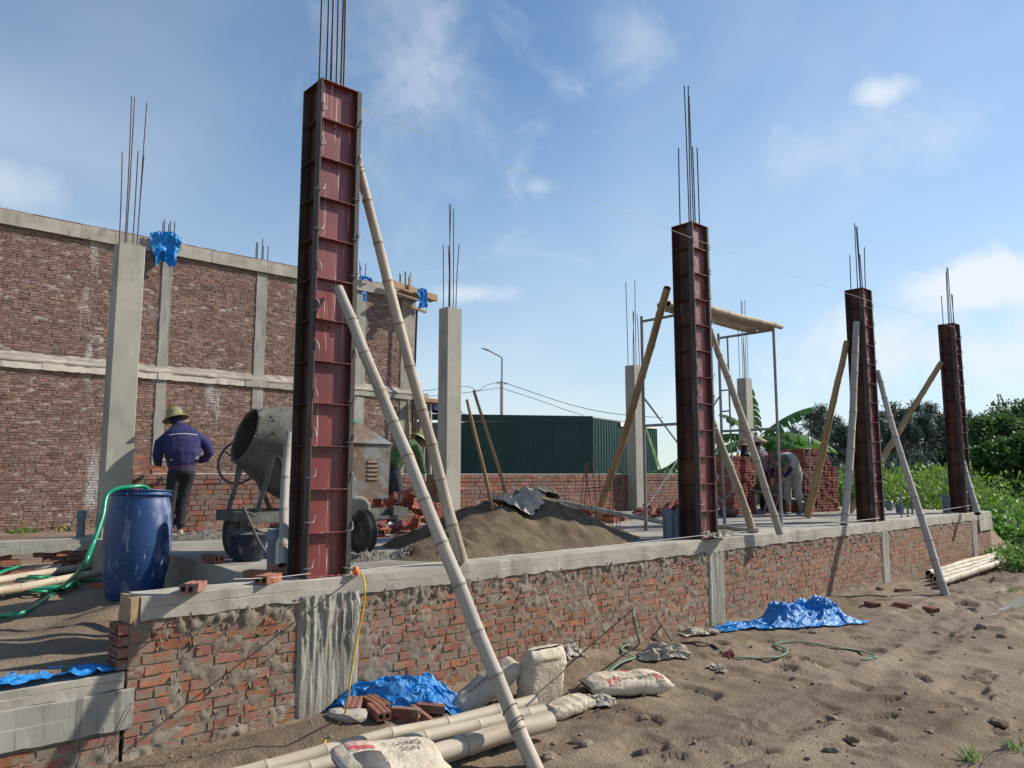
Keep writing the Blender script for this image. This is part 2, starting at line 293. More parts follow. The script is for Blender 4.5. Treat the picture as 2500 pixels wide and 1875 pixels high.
M('cord_yellow', [(0.58, 0.36, 0.02)], 8, bump=0, rough=0.5)
M('plug_orange', [(0.75, 0.16, 0.04)], 8, bump=0, rough=0.45)
M('rag_red', [(0.3, (0.25, 0.06, 0.06)), (0.7, (0.45, 0.22, 0.2))], 30, bump=0.3)
M('string', [(0.55, 0.52, 0.46)], 8, bump=0)
M('wire_black', [(0.02, 0.02, 0.022)], 8, bump=0, rough=0.5)
M('wire_tie', [(0.14, 0.10, 0.08)], 8, bump=0, rough=0.6)
M('scaffold_steel', [(0.3, (0.17, 0.17, 0.17)), (0.7, (0.30, 0.30, 0.295))], 7, (1, 1, 0.4), 'obj', 6, 0.5, 0.2, 40, 0.002, metallic=0.35, over=[((0.13, 0.085, 0.06), 5, 0.58, 0.7, (1, 1, 0.5), 0.6)])
M('drum', [(0.3, (0.085, 0.077, 0.065)), (0.55, (0.15, 0.138, 0.118)), (0.8, (0.25, 0.232, 0.2))], 4, (1, 1, 1), 'pos', 8, 0.95, 0.9, 35, 0.03, over=[((0.10, 0.09, 0.08), 3, 0.55, 0.7, (1, 1, 1), 0.5)])
M('mixer_frame', [(0.3, (0.06, 0.058, 0.053)), (0.6, (0.12, 0.118, 0.107)), (0.8, (0.24, 0.23, 0.20))], 7, (1, 1, 1), 'pos', 7, 0.75, 0.4, 45, 0.006, over=[((0.17, 0.085, 0.045), 5, 0.58, 0.7, (1, 1, 1), 0.6)])
M('mixer_box', [(0.3, (0.12, 0.128, 0.13)), (0.6, (0.18, 0.19, 0.188)), (0.8, (0.26, 0.262, 0.25))], 4, (1, 1, 1), 'pos', 7, 0.65, 0.25, 50, 0.003,
  over=[((0.135, 0.085, 0.052), 3.4, 0.42, 0.52, (1, 1, 0.8), 0.85, 0.85), ((0.30, 0.235, 0.175), 26, 0.57, 0.68, (1, 1, 0.5), 0.6), ((0.10, 0.06, 0.04), 6, 0.63, 0.72, (1, 1, 0.6), 0.6)])
M('mixer_dark', [(0.02, 0.018, 0.017)], 8, bump=0.1, rough=0.6)
M('dark_gloss', [(0.028, 0.02, 0.018)], 8, bump=0.05, rough=0.25, spec=0.6)
M('teal_lid', [(0.08, 0.30, 0.27)], 8, bump=0.1, rough=0.6)
M('rubber', [(0.3, (0.025, 0.024, 0.023)), (0.6, (0.06, 0.057, 0.052)), (0.8, (0.17, 0.155, 0.135))], 6, (1, 1, 1), 'obj', 7, 0.85, 0.3, 40, 0.004)
M('motor_grey', [(0.3, (0.22, 0.22, 0.21)), (0.7, (0.38, 0.375, 0.35))], 8, (1, 1, 1), 'obj', 6, 0.6, 0.2, 40, 0.003)
M('shed_green', [(0.3, (0.004, 0.034, 0.032)), (0.7, (0.007, 0.052, 0.048))], 0.7, (1, 1, 0.2), 'pos', 6, 0.45, 0.0, 30, 0.003, spec=0.4, over=[((0.09, 0.17, 0.15), 2, 0.62, 0.76, (1, 1, 0.15), 0.4)])
M('shed_white', [(0.55, 0.56, 0.55)], 4, bump=0.05)
M('opening_shade', [(0.012, 0.013, 0.015)], 4, bump=0.1)  # near-black colour stands in for the shade inside the opening
M('blue_cloth', [(0.02, 0.035, 0.12)], 4, bump=0.1)
M('lamp_metal', [(0.20, 0.21, 0.22)], 4, bump=0.0, rough=0.5)
M('pole_concrete', [(0.42, 0.42, 0.40)], 4, bump=0.1)
M('bag_paper', [(0.25, (0.35, 0.285, 0.205)), (0.5, (0.50, 0.425, 0.325)), (0.75, (0.60, 0.525, 0.42))], 5, (1, 1, 1), 'obj', 7, 0.85, 0.9, 14, 0.03, rnd=0.08,
  over=[((0.30, 0.23, 0.165), 5, 0.58, 0.72, (1, 1, 1), 0.6)])
M('bag_red', [(0.3, (0.36, 0.05, 0.055)), (0.7, (0.48, 0.11, 0.10))], 8, bump=0.9, bscale=14, bdist=0.03, over=[((0.52, 0.42, 0.33), 9, 0.48, 0.58, (1, 1, 1), 0.8)])
M('bag_dark', [(0.3, (0.06, 0.055, 0.055)), (0.7, (0.14, 0.13, 0.125))], 8, bump=0.3, bscale=26, bdist=0.01)
M('ink', [(0.035, 0.03, 0.03)], 8, bump=0)
M('plastic_scrap', [(0.52, 0.49, 0.43)], 6, bump=0.3, rough=0.5)
M('paper_scrap', [(0.3, (0.28, 0.235, 0.18)), (0.7, (0.44, 0.39, 0.32))], 8, bump=0.4, bscale=30, bdist=0.01, over=[((0.42, 0.10, 0.08), 4, 0.64, 0.68, (1, 1, 1), 0.7)])
M('stone', [(0.3, (0.30, 0.265, 0.22)), (0.7, (0.46, 0.415, 0.35))], 6, (1, 1, 1), 'obj', 7, 0.92, 0.5, 40, 0.01)
M('clod', [(0.3, (0.17, 0.125, 0.085)), (0.7, (0.29, 0.22, 0.155))], 8, (1, 1, 1), 'obj', 7, 0.95, 0.6, 40, 0.012, rnd=0.2)
M('skin', [(0.3, (0.26, 0.125, 0.075)), (0.7, (0.34, 0.175, 0.11))], 8, bump=0.05, rough=0.55)
M('hair', [(0.012, 0.010, 0.009)], 8, bump=0.2, rough=0.6)
CL = dict(bump=0.9, bscale=7, bdist=0.05, rough=0.9, scale=7)
M('navy_cloth', [(0.3, (0.020, 0.020, 0.075)), (0.7, (0.036, 0.036, 0.12))], **CL)
M('navy_dark', [(0.012, 0.014, 0.035)], **CL)
M('trouser_black', [(0.3, (0.014, 0.014, 0.015)), (0.7, (0.03, 0.03, 0.032))], **CL)
M('trouser_slate', [(0.3, (0.022, 0.026, 0.034)), (0.7, (0.042, 0.047, 0.057))], **CL)
M('green_cloth', [(0.3, (0.05, 0.085, 0.035)), (0.7, (0.085, 0.135, 0.06))], **CL)
M('mauve_cloth', [(0.3, (0.15, 0.12, 0.14)), (0.7, (0.22, 0.18, 0.205))], **CL)
M('grey_cloth', [(0.3, (0.24, 0.25, 0.245)), (0.7, (0.34, 0.35, 0.34))], **CL)
M('grey_trouser', [(0.3, (0.25, 0.245, 0.21)), (0.7, (0.36, 0.35, 0.30))], **CL)
M('maroon_cloth', [(0.10, 0.035, 0.04)], **CL)
M('olive_hat', [(0.3, (0.17, 0.155, 0.07)), (0.7, (0.25, 0.23, 0.115))], 9, bump=0.1)
M('khaki_hat', [(0.3, (0.27, 0.235, 0.10)), (0.7, (0.38, 0.34, 0.17))], 9, bump=0.1)
M('palm_hat', [(0.3, (0.36, 0.30, 0.19)), (0.7, (0.52, 0.445, 0.30))], 12, (1, 1, 4), 'obj', bump=0.3)
M('straw_hat', [(0.3, (0.27, 0.165, 0.085)), (0.7, (0.4, 0.26, 0.15))], 12, bump=0.2)
M('camo_hat', [(0.35, (0.035, 0.05, 0.03)), (0.6, (0.085, 0.105, 0.065))], 14, bump=0.2)
M('white_trim', [(0.55, 0.55, 0.55)], 8, bump=0)
M('sandal', [(0.06, 0.085, 0.13)], 8, bump=0)
M('glass_beer', [(0.75, 0.45, 0.10)], 8, bump=0, rough=0.15)
M('cup_clear', [(0.62, 0.62, 0.58)], 8, bump=0, rough=0.2)
LF = dict(scale=3, bump=0, rough=0.55, spec=0.3, coord='pos')
M('leaf_banana', [(0.3, (0.045, 0.14, 0.022)), (0.7, (0.09, 0.22, 0.035))], rnd=0.22, transl=0.4, **LF)
M('leaf_bush', [(0.3, (0.10, 0.19, 0.025)), (0.7, (0.19, 0.31, 0.04))], rnd=0.35, transl=0.35, **LF)
M('leaf_field', [(0.3, (0.08, 0.18, 0.03)), (0.7, (0.16, 0.30, 0.055))], rnd=0.35, transl=0.35, **LF)
M('leaf_pine', [(0.3, (0.062, 0.088, 0.068)), (0.7, (0.105, 0.135, 0.10))], rnd=0.3, transl=0.12, **LF)  # distance haze is put into this leaf colour by lightening it
M('leaf_tree', [(0.3, (0.04, 0.105, 0.02)), (0.7, (0.095, 0.19, 0.036))], rnd=0.35, transl=0.25, **LF)
M('leaf_dry', [(0.3, (0.15, 0.11, 0.05)), (0.7, (0.25, 0.2, 0.1))], rnd=0.3, **LF)
M('bark', [(0.3, (0.06, 0.048, 0.038)), (0.7, (0.13, 0.105, 0.085))], 6, bump=0.6)
M('stem_green', [(0.3, (0.12, 0.17, 0.05)), (0.7, (0.2, 0.22, 0.09))], 6, bump=0.3)
M('water', [(0.05, 0.075, 0.03)], 2, coord='pos', bump=0.05, bscale=3, rough=0.08, spec=0.5)
M('puddle', [(0.3, (0.19, 0.14, 0.10)), (0.7, (0.26, 0.2, 0.155))], 2, coord='pos', bump=0.03, bscale=6, rough=0.12, spec=0.5)
M('house_wall', [(0.33, 0.34, 0.32)], 2, bump=0.05)
M('crane_steel', [(0.14, 0.13, 0.12)], 2, bump=0)
M('roof_tile', [(0.25, 0.09, 0.06)], 2, bump=0.1)
M('flag_white', [(0.6, 0.62, 0.63)], 2, bump=0)
M('net_green', [(0.02, 0.22, 0.09)], 2, bump=0.1)
# ------------------------------------------------------------------ mesh helpers
def link(o, parent=None):
    COL.objects.link(o)
    if parent is not None: o.parent = parent
    return o
def tag(o, label=None, cat=None, group=None, kind=None):
    if label: o['label'] = label
    if cat: o['category'] = cat
    if group: o['group'] = group
    if kind: o['kind'] = kind
    return o
def empty(name, loc=(0, 0, 0), rz=0.0):
    o = bpy.data.objects.new(name, None); o.empty_display_size = 0.1
    o.location = loc; o.rotation_euler = (0, 0, rz); COL.objects.link(o); return o
def fit(z, d):                                      # matrix taking local Z to direction d
    return Vector(d).normalized().to_track_quat('Z', 'Y').to_matrix()

class MB:
    def __init__(s): s.v = []; s.f = []; s.m = []; s.sm = []
    def add(s, vs, fs, mi=0, sm=False):
        b = len(s.v); s.v.extend([tuple(p) for p in vs]); s.f.extend([tuple(i + b for i in f) for f in fs]); s.m.extend([mi] * len(fs)); s.sm.extend([sm] * len(fs)); return s
    def box(s, c, d, rot=None, mi=0, jit=0.0, rng=RNG):
        vs = []
        for dz in (-.5, .5):
            for dy in (-.5, .5):
                for dx in (-.5, .5):
                    p = Vector((dx * d[0], dy * d[1], dz * d[2]))
                    if jit: p += Vector((rng.uniform(-jit, jit), rng.uniform(-jit, jit), rng.uniform(-jit, jit)))
                    if rot is not None: p = rot @ p
                    vs.append(p + Vector(c))
        return s.add(vs, [(0, 2, 3, 1), (4, 5, 7, 6), (0, 1, 5, 4), (2, 6, 7, 3), (0, 4, 6, 2), (1, 3, 7, 5)], mi)
    def span(s, a, b, mi=0):
        return s.box([(a[i] + b[i]) / 2 for i in range(3)], [abs(b[i] - a[i]) for i in range(3)], None, mi)
    def tube(s, pts, r, n=8, mi=0, cap=True, sm=True, closed=False, flat=1.0):
        pts = [Vector(p) for p in pts]; k = len(pts)
        rs = r if hasattr(r, '__len__') else [r] * k
        vs = []; prev = None
        for i, p in enumerate(pts):
            if closed: t = pts[(i + 1) % k] - pts[i - 1]
            else: t = pts[min(i + 1, k - 1)] - pts[max(i - 1, 0)]
            t.normalize()
            if prev is None:
                a = Vector((0, 0, 1)) if abs(t.z) < 0.9 else Vector((1, 0, 0))
                u = t.cross(a).normalized()
            else:
                u = (prev - t * prev.dot(t)).normalized()
            prev = u; w = t.cross(u)
            for j in range(n):
                an = 2 * pi * j / n
                vs.append(p + (u * cos(an) + w * sin(an) * flat) * rs[i])
        fs = []
        for i in range(k if closed else k - 1):
            i2 = (i + 1) % k
            for j in range(n): fs.append((i * n + j, i * n + (j + 1) % n, i2 * n + (j + 1) % n, i2 * n + j))
        s.add(vs, fs, mi, sm)
        if cap and not closed:
            s.add(vs[:n], [tuple(range(n - 1, -1, -1))], mi); s.add(vs[-n:], [tuple(range(n))], mi)
        return s
    def lathe(s, prof, n=24, mi=0, mat=None, sm=True, close=False):
        vs = []; k = len(prof)
        for r, z in prof:
            for j in range(n):
                a = 2 * pi * j / n; p = Vector((r * cos(a), r * sin(a), z)); vs.append(mat @ p if mat is not None else p)
        fs = [(i * n + j, i * n + (j + 1) % n, (i + 1) * n + (j + 1) % n, (i + 1) * n + j) for i in range(k - 1) for j in range(n)]
        return s.add(vs, fs, mi, sm)
    def grid(s, X, Y, Z, mi=0, sm=True, wrap=False):
        r, c = X.shape; vs = np.stack([X, Y, Z], -1).reshape(-1, 3)
        fs = [(i * c + j, i * c + j + 1, (i + 1) * c + j + 1, (i + 1) * c + j) for i in range(r - 1) for j in range(c - 1)]
        return s.add(vs.tolist(), fs, mi, sm)
    def mesh(s, name, mats):
        me = bpy.data.meshes.new(name); me.from_pydata(s.v, [], s.f)
        for m in (mats if isinstance(mats, (list, tuple)) else [mats]): me.materials.append(MATS[m])
        me.polygons.foreach_set('material_index', s.m); me.polygons.foreach_set('use_smooth', s.sm); me.update()
        return me
    def build(s, name, mats, parent=None, loc=None):
        o = bpy.data.objects.new(name, s.mesh(name, mats)); link(o, parent)
        if loc is not None: o.location = loc
        return o
def inst(name, me, parent, loc, rot=None, scale=None):
    o = bpy.data.objects.new(name, me); o.location = loc
    if rot is not None: o.rotation_euler = rot
    if scale is not None: o.scale = scale
    return link(o, parent)
def smooth_path(pts, k=8):
    P = [Vector(p) for p in pts]; out = []
    for i in range(len(P) - 1):
        p0, p1, p2, p3 = P[max(i - 1, 0)], P[i], P[i + 1], P[min(i + 2, len(P) - 1)]
        for j in range(k):
            t = j / k
            out.append(0.5 * ((2 * p1) + (p2 - p0) * t + (2 * p0 - 5 * p1 + 4 * p2 - p3) * t * t + (3 * p1 - p0 - 3 * p2 + p3) * t ** 3))
    out.append(P[-1]); return out
def copy_tree(o, parent=None):
    c = o.copy(); COL.objects.link(c); c.parent = parent
    for ch in list(o.children): copy_tree(ch, c)
    return c

# ------------------------------------------------------------------ ground
WY = 5.46                                            # front face of the foundation wall
WX0, WX1 = 1.60, 19.45
rf_ = random.Random(77)
FOOT = [(4.2 + 0.34 * k + rf_.uniform(-.12, .12), 3.3 - .10 * k + (.10 if k % 2 else -.10) + rf_.uniform(-.1, .1), -.3 + rf_.uniform(-.3, .3)) for k in range(14)] + [(rf_.uniform(5, 10), rf_.uniform(1.6, 4.6), rf_.uniform(-1.2, .8)) for k in range(26)]
def gz(x, y):
    x = np.asarray(x, float); y = np.asarray(y, float)
    front = -1.03 + 0.03 * (fbm(x * 0.5, y * 0.5, 3, 11) - .5) * 2
    front = front + 0.17 * np.exp(-((x - 5.35) ** 2 / 0.45 + (y - 5.25) ** 2 / 0.09))        # sand against the wall
    front = front + 0.09 * np.exp(-((x - 3.1) ** 2 / 1.2 + (y - 5.1) ** 2 / 0.12))
    front = front - 0.05 * np.exp(-((x - 13.2) ** 2 / 3.5 + (y - 3.4) ** 2 / 0.5))        # puddle hollow
    rough = 0.028 * (fbm(x * 3.1, y * 3.1, 4, 3) - .5) * 2 + 0.012 * np.maximum(0, ridg(x * 2.3, y * 2.3, 4, 8) - .70) * 3 + 0.012 * (fbm(x * 11, y * 11, 3, 19) - .5) * 2
    mud = sst(9.5, 12, x) * sst(5.3, 3.5, y)
    rough = rough + mud * 0.10 * np.maximum(0, fbm(x * 1.6, y * 2.4, 4, 21) - .52) * 2.2
    clod = 0.05 * np.maximum(0, fbm(x * 7, y * 7, 3, 5) - .66) * 3 * (0.35 + mud)
    sandy = sst(8.5, 6.5, x) * sst(5.3, 4.6, y) * 0.007 * np.sin(x * 9 + 5 * fbm(x * 2, y * 2, 2, 9) * 3 + y * 4)
    dents = -0.035 * sst(.70, .78, vn(x * 2.3 + 3, y * 2.9, 31)) * sst(3.0, 4.0, x)
    rut = 0
    for yc, ph in ((1.9, 0.), (3.05, 1.3)):
        w_ = y - yc - 0.10 * np.sin(x * .55 + ph) - .045 * (x - 6); rut = rut - 0.030 * np.exp(-(w_ / .13) ** 2) + 0.012 * np.exp(-((np.abs(w_) - .22) / .08) ** 2)
    fp = 0
    for (fx_, fy_, fa) in FOOT:
        c_, s_ = cos(fa), sin(fa); u_ = ((x - fx_) * c_ + (y - fy_) * s_) / .135; v_ = (-(x - fx_) * s_ + (y - fy_) * c_) / .055; q_ = u_ * u_ + v_ * v_
        fp = fp - 0.030 * sst(1.15, .75, q_) + 0.012 * np.exp(-((np.sqrt(q_) - 1.25) / .22) ** 2); rough = rough * (1 - .8 * sst(1.2, .8, q_))
    rough = rough * (1 - .35 * sst(4.6, 3.4, y) * sst(4, 6, x)) + rut * (.5 + fbm(x * 2, y * 2, 3, 13)) + fp
    fr = front + rough + clod + sandy + dents
    left = -0.44 + 0.05 * (fbm(x * .8, y * 1.7, 3, 14) - .5) * 2 + 0.035 * np.sin(y * 3.4 + 2.2 * fbm(x * .6, y * .6, 2, 2) * 3) + 0.02 * (fbm(x * 4, y * 6, 3, 4) - .5) * 2
    left = left + 0.16 * np.exp(-((x - 2.25) ** 2 + (y - 7.6) ** 2) / .35)
    back = -0.42 + 0.08 * (fbm(x * 1.1, y * 1.1, 4, 6) - .5) * 2
    lf = left * sst(12.2, 11.2, y) + back * (1 - sst(12.2, 11.2, y))
    z = np.where(y > 5.57, lf, fr)
    far = -1.1 + 0.5 * (fbm(x * .06, y * .06, 3, 41) - .5)
    e = sst(19.8, 22, x)
    z = z * (1 - e) + np.where(y > 5.57, far, np.where(y > 30, far, fr - 0.1)) * e
    d = np.hypot(x, y); w = sst(45, 80, d)
    return z * (1 - w) + (-1.2) * w
def axis(parts):
    out = []
    for a, b, st in parts:
        n = max(1, int(round((b - a) / st))); out += list(np.linspace(a, b, n, endpoint=False))
    out.append(parts[-1][1]); return np.array(out)
gx = axis([(-1500, -300, 300), (-300, -40, 52), (-40, -6, 4), (-6, -1, 0.4), (-1, 1, 0.1), (1, 9, 0.032), (9, 16, 0.05), (16, 24, 0.10), (24, 40, 1), (40, 100, 6), (100, 400, 60), (400, 1500, 275)])
gy = axis([(-1500, -300, 300), (-300, -20, 40), (-20, -2, 2), (-2, 1.2, 0.16), (1.2, 5.55, 0.03), (5.55, 5.60, 0.05), (5.60, 11.5, 0.07), (11.5, 20, 0.25), (20, 40, 1), (40, 100, 6), (100, 400, 60), (400, 1500, 275)])
GX, GY = np.meshgrid(gx, gy)
GZ = gz(GX, GY)
m = MB().grid(GX, GY, GZ)
tag(m.build('ground', 'ground'), kind='structure')
def g1(x, y): return float(gz(np.array([x]), np.array([y]))[0])
def gp(px, py, dz=0.0):                              # photo pixel -> point on the front ground
    z = -1.03
    for _ in range(6): p = pz(px, py, z); z = g1(p.x, p.y)
    return pz(px, py, z) + Vector((0, 0, dz))

# ------------------------------------------------------------------ concrete platform
m = MB()
sx = np.linspace(2.72, WX1 - 0.02, 170); sy = np.linspace(WY + 0.252, 11.62, 62)
X, Y = np.meshgrid(sx, sy)
X = X + np.where(X < 2.75, 0.05 * (fbm(Y * 2, Y, 3, 2) - .5) * 2, 0)
Z = -0.008 + 0.010 * (fbm(X * 2, Y * 2, 4, 1) - .5) * 2
m.grid(X, Y, Z)
Xe = np.stack([X[:, 0], X[:, 0] - 0.02, X[:, 0]]); Ye = np.stack([Y[:, 0]] * 3); Ze = np.stack([Z[:, 0], Z[:, 0] - 0.1, Z[:, 0] * 0 - 0.6])
m.grid(Xe, Ye, Ze)
m.span((2.80, 11.60, -0.6), (WX1 - 0.02, 11.66, -0.02)); m.span((WX1 - 0.05, 5.75, -1.3), (WX1 - 0.02, 11.62, -0.012))
tag(m.build('platform_floor', 'slab'), kind='structure')

# ------------------------------------------------------------------ brick shapes
def brick_mesh(name, L, D, H, mat, seed, jit=0.0025):
    r = random.Random(seed); mb = MB(); mb.box((0, 0, 0), (L, D, H), None, 0, jit, r); return mb.mesh(name, mat)
def hollow_brick_mesh(name, mat, seed=0):
    L, W, H = 0.215, 0.105, 0.060
    r = random.Random(seed); mb = MB()
    xs = [-W / 2, -.041, -.009, .009, .041, W / 2]; zs = [-H / 2, -.017, .017, H / 2]
    for sgn in (-1, 1):
        y0 = sgn * L / 2
        vs = [(x, y0, z) for z in zs for x in xs]; fs = []
        for j in range(3):
            for i in range(5):
                if j == 1 and i in (1, 3):
                    q = [vs[j * 6 + i], vs[j * 6 + i + 1], vs[(j + 1) * 6 + i + 1], vs[(j + 1) * 6 + i]]
                    q2 = [(a, y0 - sgn * 0.05, c) for a, b, c in q]
                    mb.add(q + q2, [(0, 1, 5, 4), (1, 2, 6, 5), (2, 3, 7, 6), (3, 0, 4, 7), (4, 5, 6, 7)])
                else: fs.append((j * 6 + i, j * 6 + i + 1, (j + 1) * 6 + i + 1, (j + 1) * 6 + i))
        mb.add(vs, fs)
    # grooved long sides
    for sgn in (-1, 1):
        gz_ = [-H / 2, -.016, -.014, .014, .016, H / 2]
    prof = [(-W / 2, -H / 2), (-.034, -H / 2), (-.031, -H / 2 + .004), (-.012, -H / 2 + .004), (-.009, -H / 2), (.009, -H / 2), (.012, -H / 2 + .004), (.031, -H / 2 + .004), (.034, -H / 2), (W / 2, -H / 2),
            (W / 2, H / 2), (.034, H / 2), (.031, H / 2 - .004), (.012, H / 2 - .004), (.009, H / 2), (-.009, H / 2), (-.012, H / 2 - .004), (-.031, H / 2 - .004), (-.034, H / 2), (-W / 2, H / 2)]
    n = len(prof)
    vs = [(x, -L / 2, z) for x, z in prof] + [(x, L / 2, z) for x, z in prof]
    mb.add(vs, [(i, (i + 1) % n, n + (i + 1) % n, n + i) for i in range(n)])
    return mb.mesh(name, mat)
HB_NEW = hollow_brick_mesh('brick', 'brick_new')
HB_DIRTY = hollow_brick_mesh('brick', 'brick_dirty')

def courses(x0, x1, z0, nz, ch, seed, skip=(), k=1.0):
    """bricks of a wall in a mixed bond: (x centre, length, z centre, course)"""
    r = random.Random(seed); out = []
    for c in range(nz):
        x = x0 + r.uniform(-.2, 0)
        while x < x1:
            L = k * (0.215 if r.random() < (0.75 if c % 3 else 0.35) else 0.102)
            a, b = max(x, x0), min(x + L, x1)
            for s0, s1 in skip:
                if a < s1 and b > s0:
                    if a < s0: b = min(b, s0)
                    else: a = s1
            if b - a > 0.035: out.append(((a + b) / 2, b - a, z0 + (c + .5) * ch, c))
            x += L + r.uniform(.011, .018)
    return out
def lay(parent, name, items, y_face, H, mat, seed, n_single, key, depth=0.09, proud=(0.001, 0.007), jit=0.0025, tilt=0.012):
    """the n_single bricks that show largest are objects of their own, the rest one joined part"""
    r = random.Random(seed)
    items = sorted(items, key=key)
    shapes = [brick_mesh(name, 0.215, depth, H, mat, seed + i, jit) for i in range(5)]
    heads = [brick_mesh(name, 0.102, depth, H, mat, seed + 20 + i, jit) for i in range(4)]
    rest = MB()
    for i, (x, L, z, c) in enumerate(items):
        y = y_face + depth / 2 - r.uniform(*proud); rx, ry, rz = (r.gauss(0, tilt * .5) for _ in range(3))
        if i < n_single:
            me, ref = (r.choice(shapes), 0.215) if L > 0.13 else (r.choice(heads), 0.102)
            inst(name, me, parent, (x, y, z), (rx, ry, rz * .6), (L / ref, 1, r.uniform(.95, 1.04)))
        else:
            rest.box((x, y, z), (L, depth, H * r.uniform(.95, 1.04)), Euler((rx, ry, rz * .6)).to_matrix(), 0, jit, r)
    if len(items) > n_single: tag(rest.build('brickwork', mat, parent), kind='stuff')

# ------------------------------------------------------------------ foundation wall
CX = [2.87, 8.22, 13.45, 18.10]                      # left edge of each steel column form
CW, CD = 0.355, 0.33
FW = empty('foundation_wall', (WX0, WY, -1.1))
tag(FW, 'long low red brick foundation wall with grey concrete cap, smeared with mortar', 'wall', kind='thing')
off = Vector((-WX0, -WY, 1.1))
def fpart(mb, name, mat, **k):
    o = mb.build(name, mat, FW); o.location = off; return tag(o, **k)
posts = [(CX[0] - 0.08, CX[0] + CW + 0.10), (CX[1] + 0.06, CX[1] + CW + .08), (CX[2] + .06, CX[2] + CW + .02), (CX[3] + .06, CX[3] + CW + .03)]
NZ, CH = 13, 0.0735
ZB0 = -1.108
items = courses(WX0 + 0.01, WX1 - .02, ZB0, NZ, CH, 5, posts)
fb = empty('brick_panel', (0, 0, 0)); 
bpy.data.objects.remove(fb)
lay_parent = FW
def lay_front():
    it = [(x - WX0, L, z + 1.1, c) for x, L, z, c in items]
    lay(FW, 'brick', it, 0.0, 0.060, 'brick_wall', 3, 300, lambda t: t[0] - 0.4 * t[2])
lay_front()
# mortar bed: joints, smears that run over the bricks and drips under the cap
def mortar(xs, zs):
    X, Z = np.meshgrid(xs, zs)
    sm = fbm(X * 7, Z * 11, 5, 51, .66) + .05 * (fbm(X * 1.2, Z * 1.8, 2, 58) - .5) * 2
    fine = fbm(X * 16, Z * 16, 4, 52)
    near = sst(-0.50, -0.17, Z)                                  # more under the cap
    drip = ridg(X * 24 + 1.5 * fbm(X * 5, Z * 9, 2, 3), Z * 2.2, 3, 57) * near
    x2 = sst(4.2, 5.4, X) * (1 - sst(7.5, 10, X)); far_ = sst(7.5, 10, X)
    h = 0.001 + (0.009 - .005 * far_) * (fine - .5) * 2 + (0.0085 - .003 * far_) * sst(.535 - .03 * x2, .562 - .02 * x2, sm) * (0.55 + .9 * fine) + 0.028 * np.maximum(0, drip - .62 + .18 * (fine - .5)) * 3.0
    h = h + 0.018 * sst(-.9, -1.08, Z) * fine
    h = h + 0.014 * near * x2 * np.maximum(0, fbm(X * 9, Z * 4, 3, 77) - .45) * 3
    return X, 0.004 - h, Z
m = MB()
for a, b, st in ((WX0 + .005, 9.0, 0.016), (9.0, WX1 - .005, 0.035)):
    xs = np.arange(a, b + st, st); xs[-1] = b
    X, Yo, Z = mortar(xs, np.arange(-1.35, -0.12, 0.016))
    m.grid(X, WY + Yo, Z, sm=True)
m.span((WX0 + .012, WY + .06, -1.4), (WX1 - .012, WY + .2, -.18))
fpart(m, 'mortar_bed', 'mortar', kind='stuff')
# concrete cap with its ragged lower edge
def slabface(x0, x1, z0, z1, yf, dep, seed, ragged=0.02, st=0.05):
    mb = MB(); n = max(3, int((x1 - x0) / st)); xs = np.linspace(x0, x1, n)
    e = ragged * (fbm(xs * 7, xs * 0 + seed, 4, seed) - .5) * 2
    wv = 0.006 * (fbm(xs * .8, xs * 0, 3, seed + 1) - .5) * 2
    ch = 0.006
    zm_ = (z0 + z1) / 2
    rows = [(yf + dep, z1), (yf + ch, z1), (yf, z1 - ch), (yf, zm_ + .006), (yf + .005, zm_ + .004), (yf - .004, zm_), (yf - .002, None), (yf + .05, None)]
    X = []; Y = []; Z = []
    for k, (y, z) in enumerate(rows):
        X.append(xs); Y.append(y + wv + 0.004 * (fbm(xs * 9, xs * 0 + k * 3.3, 3, seed + 2) - .5) * 2)
        Z.append((z0 + e) if z is None else z + 0.006 * (fbm(xs * 3, xs * 0 + k, 3, seed + 4) - .5) * 2 + (0.0))
    mb.grid(np.array(X), np.array(Y), np.array(Z), sm=False)
    for i in (0, n - 1):
        col = [(X[k][i], Y[k][i], Z[k][i]) for k in range(len(rows))]
        col += [(X[0][i], Y[0][i], z0 + .01)]
        mb.add(col, [tuple(range(len(col))) if i else tuple(range(len(col) - 1, -1, -1))])
    return mb
fpart(slabface(WX0 + .06, 18.56, -0.155, 0.0, WY - .022, 0.275, 3), 'concrete_cap', 'concrete')
fpart(slabface(18.62, WX1 + .03, -0.17, -0.006, WY - .03, 0.28, 9), 'concrete_cap', 'concrete')
fpart(slabface(18.62, WX1 + .03, -0.40, -0.18, WY - .036, 0.2, 13), 'concrete_cap', 'concrete')
m = MB(); m.box((WX0 + .03, WY + .11, -.085), (0.055, 0.25, 0.165), None, 0, .006); fpart(m, 'end_board', 'plank')
for i, (a, b) in enumerate(posts):                     # concrete posts under the column forms
    mb = MB(); st_ = .010 if i == 0 else .018; xs = np.arange(a, b + .001, st_); zs = np.arange(-1.3, -.12, st_)
    X, Z = np.meshgrid(xs, zs)
    d = 0.006 * fbm(X * 9, Z * 2, 3, 60 + i) + (0.024 if i == 0 else 0.008) * np.maximum(0, ridg(X * 19 + .8 * fbm(X * 4, Z * 6, 2, 5), Z * .9, 3, 63 + i) - .62) * 3 * (.25 + .75 * sst(-1.0, -.3, Z)) + (.030 if i == 0 else .006) * sst(-.55, -.18, Z) * np.maximum(0, fbm(X * 16, Z * 9, 4, 81) - .42) * 2
    edge = np.minimum(X - a, b - X); d = d - 0.02 * sst(.03, 0, edge)
    mb.grid(X, WY - .016 - d, Z, sm=True)
    mb.span((a + .01, WY - .005, -1.3), (b - .01, WY + .1, -.18))
    fpart(mb, 'concrete_post', 'concrete_post')
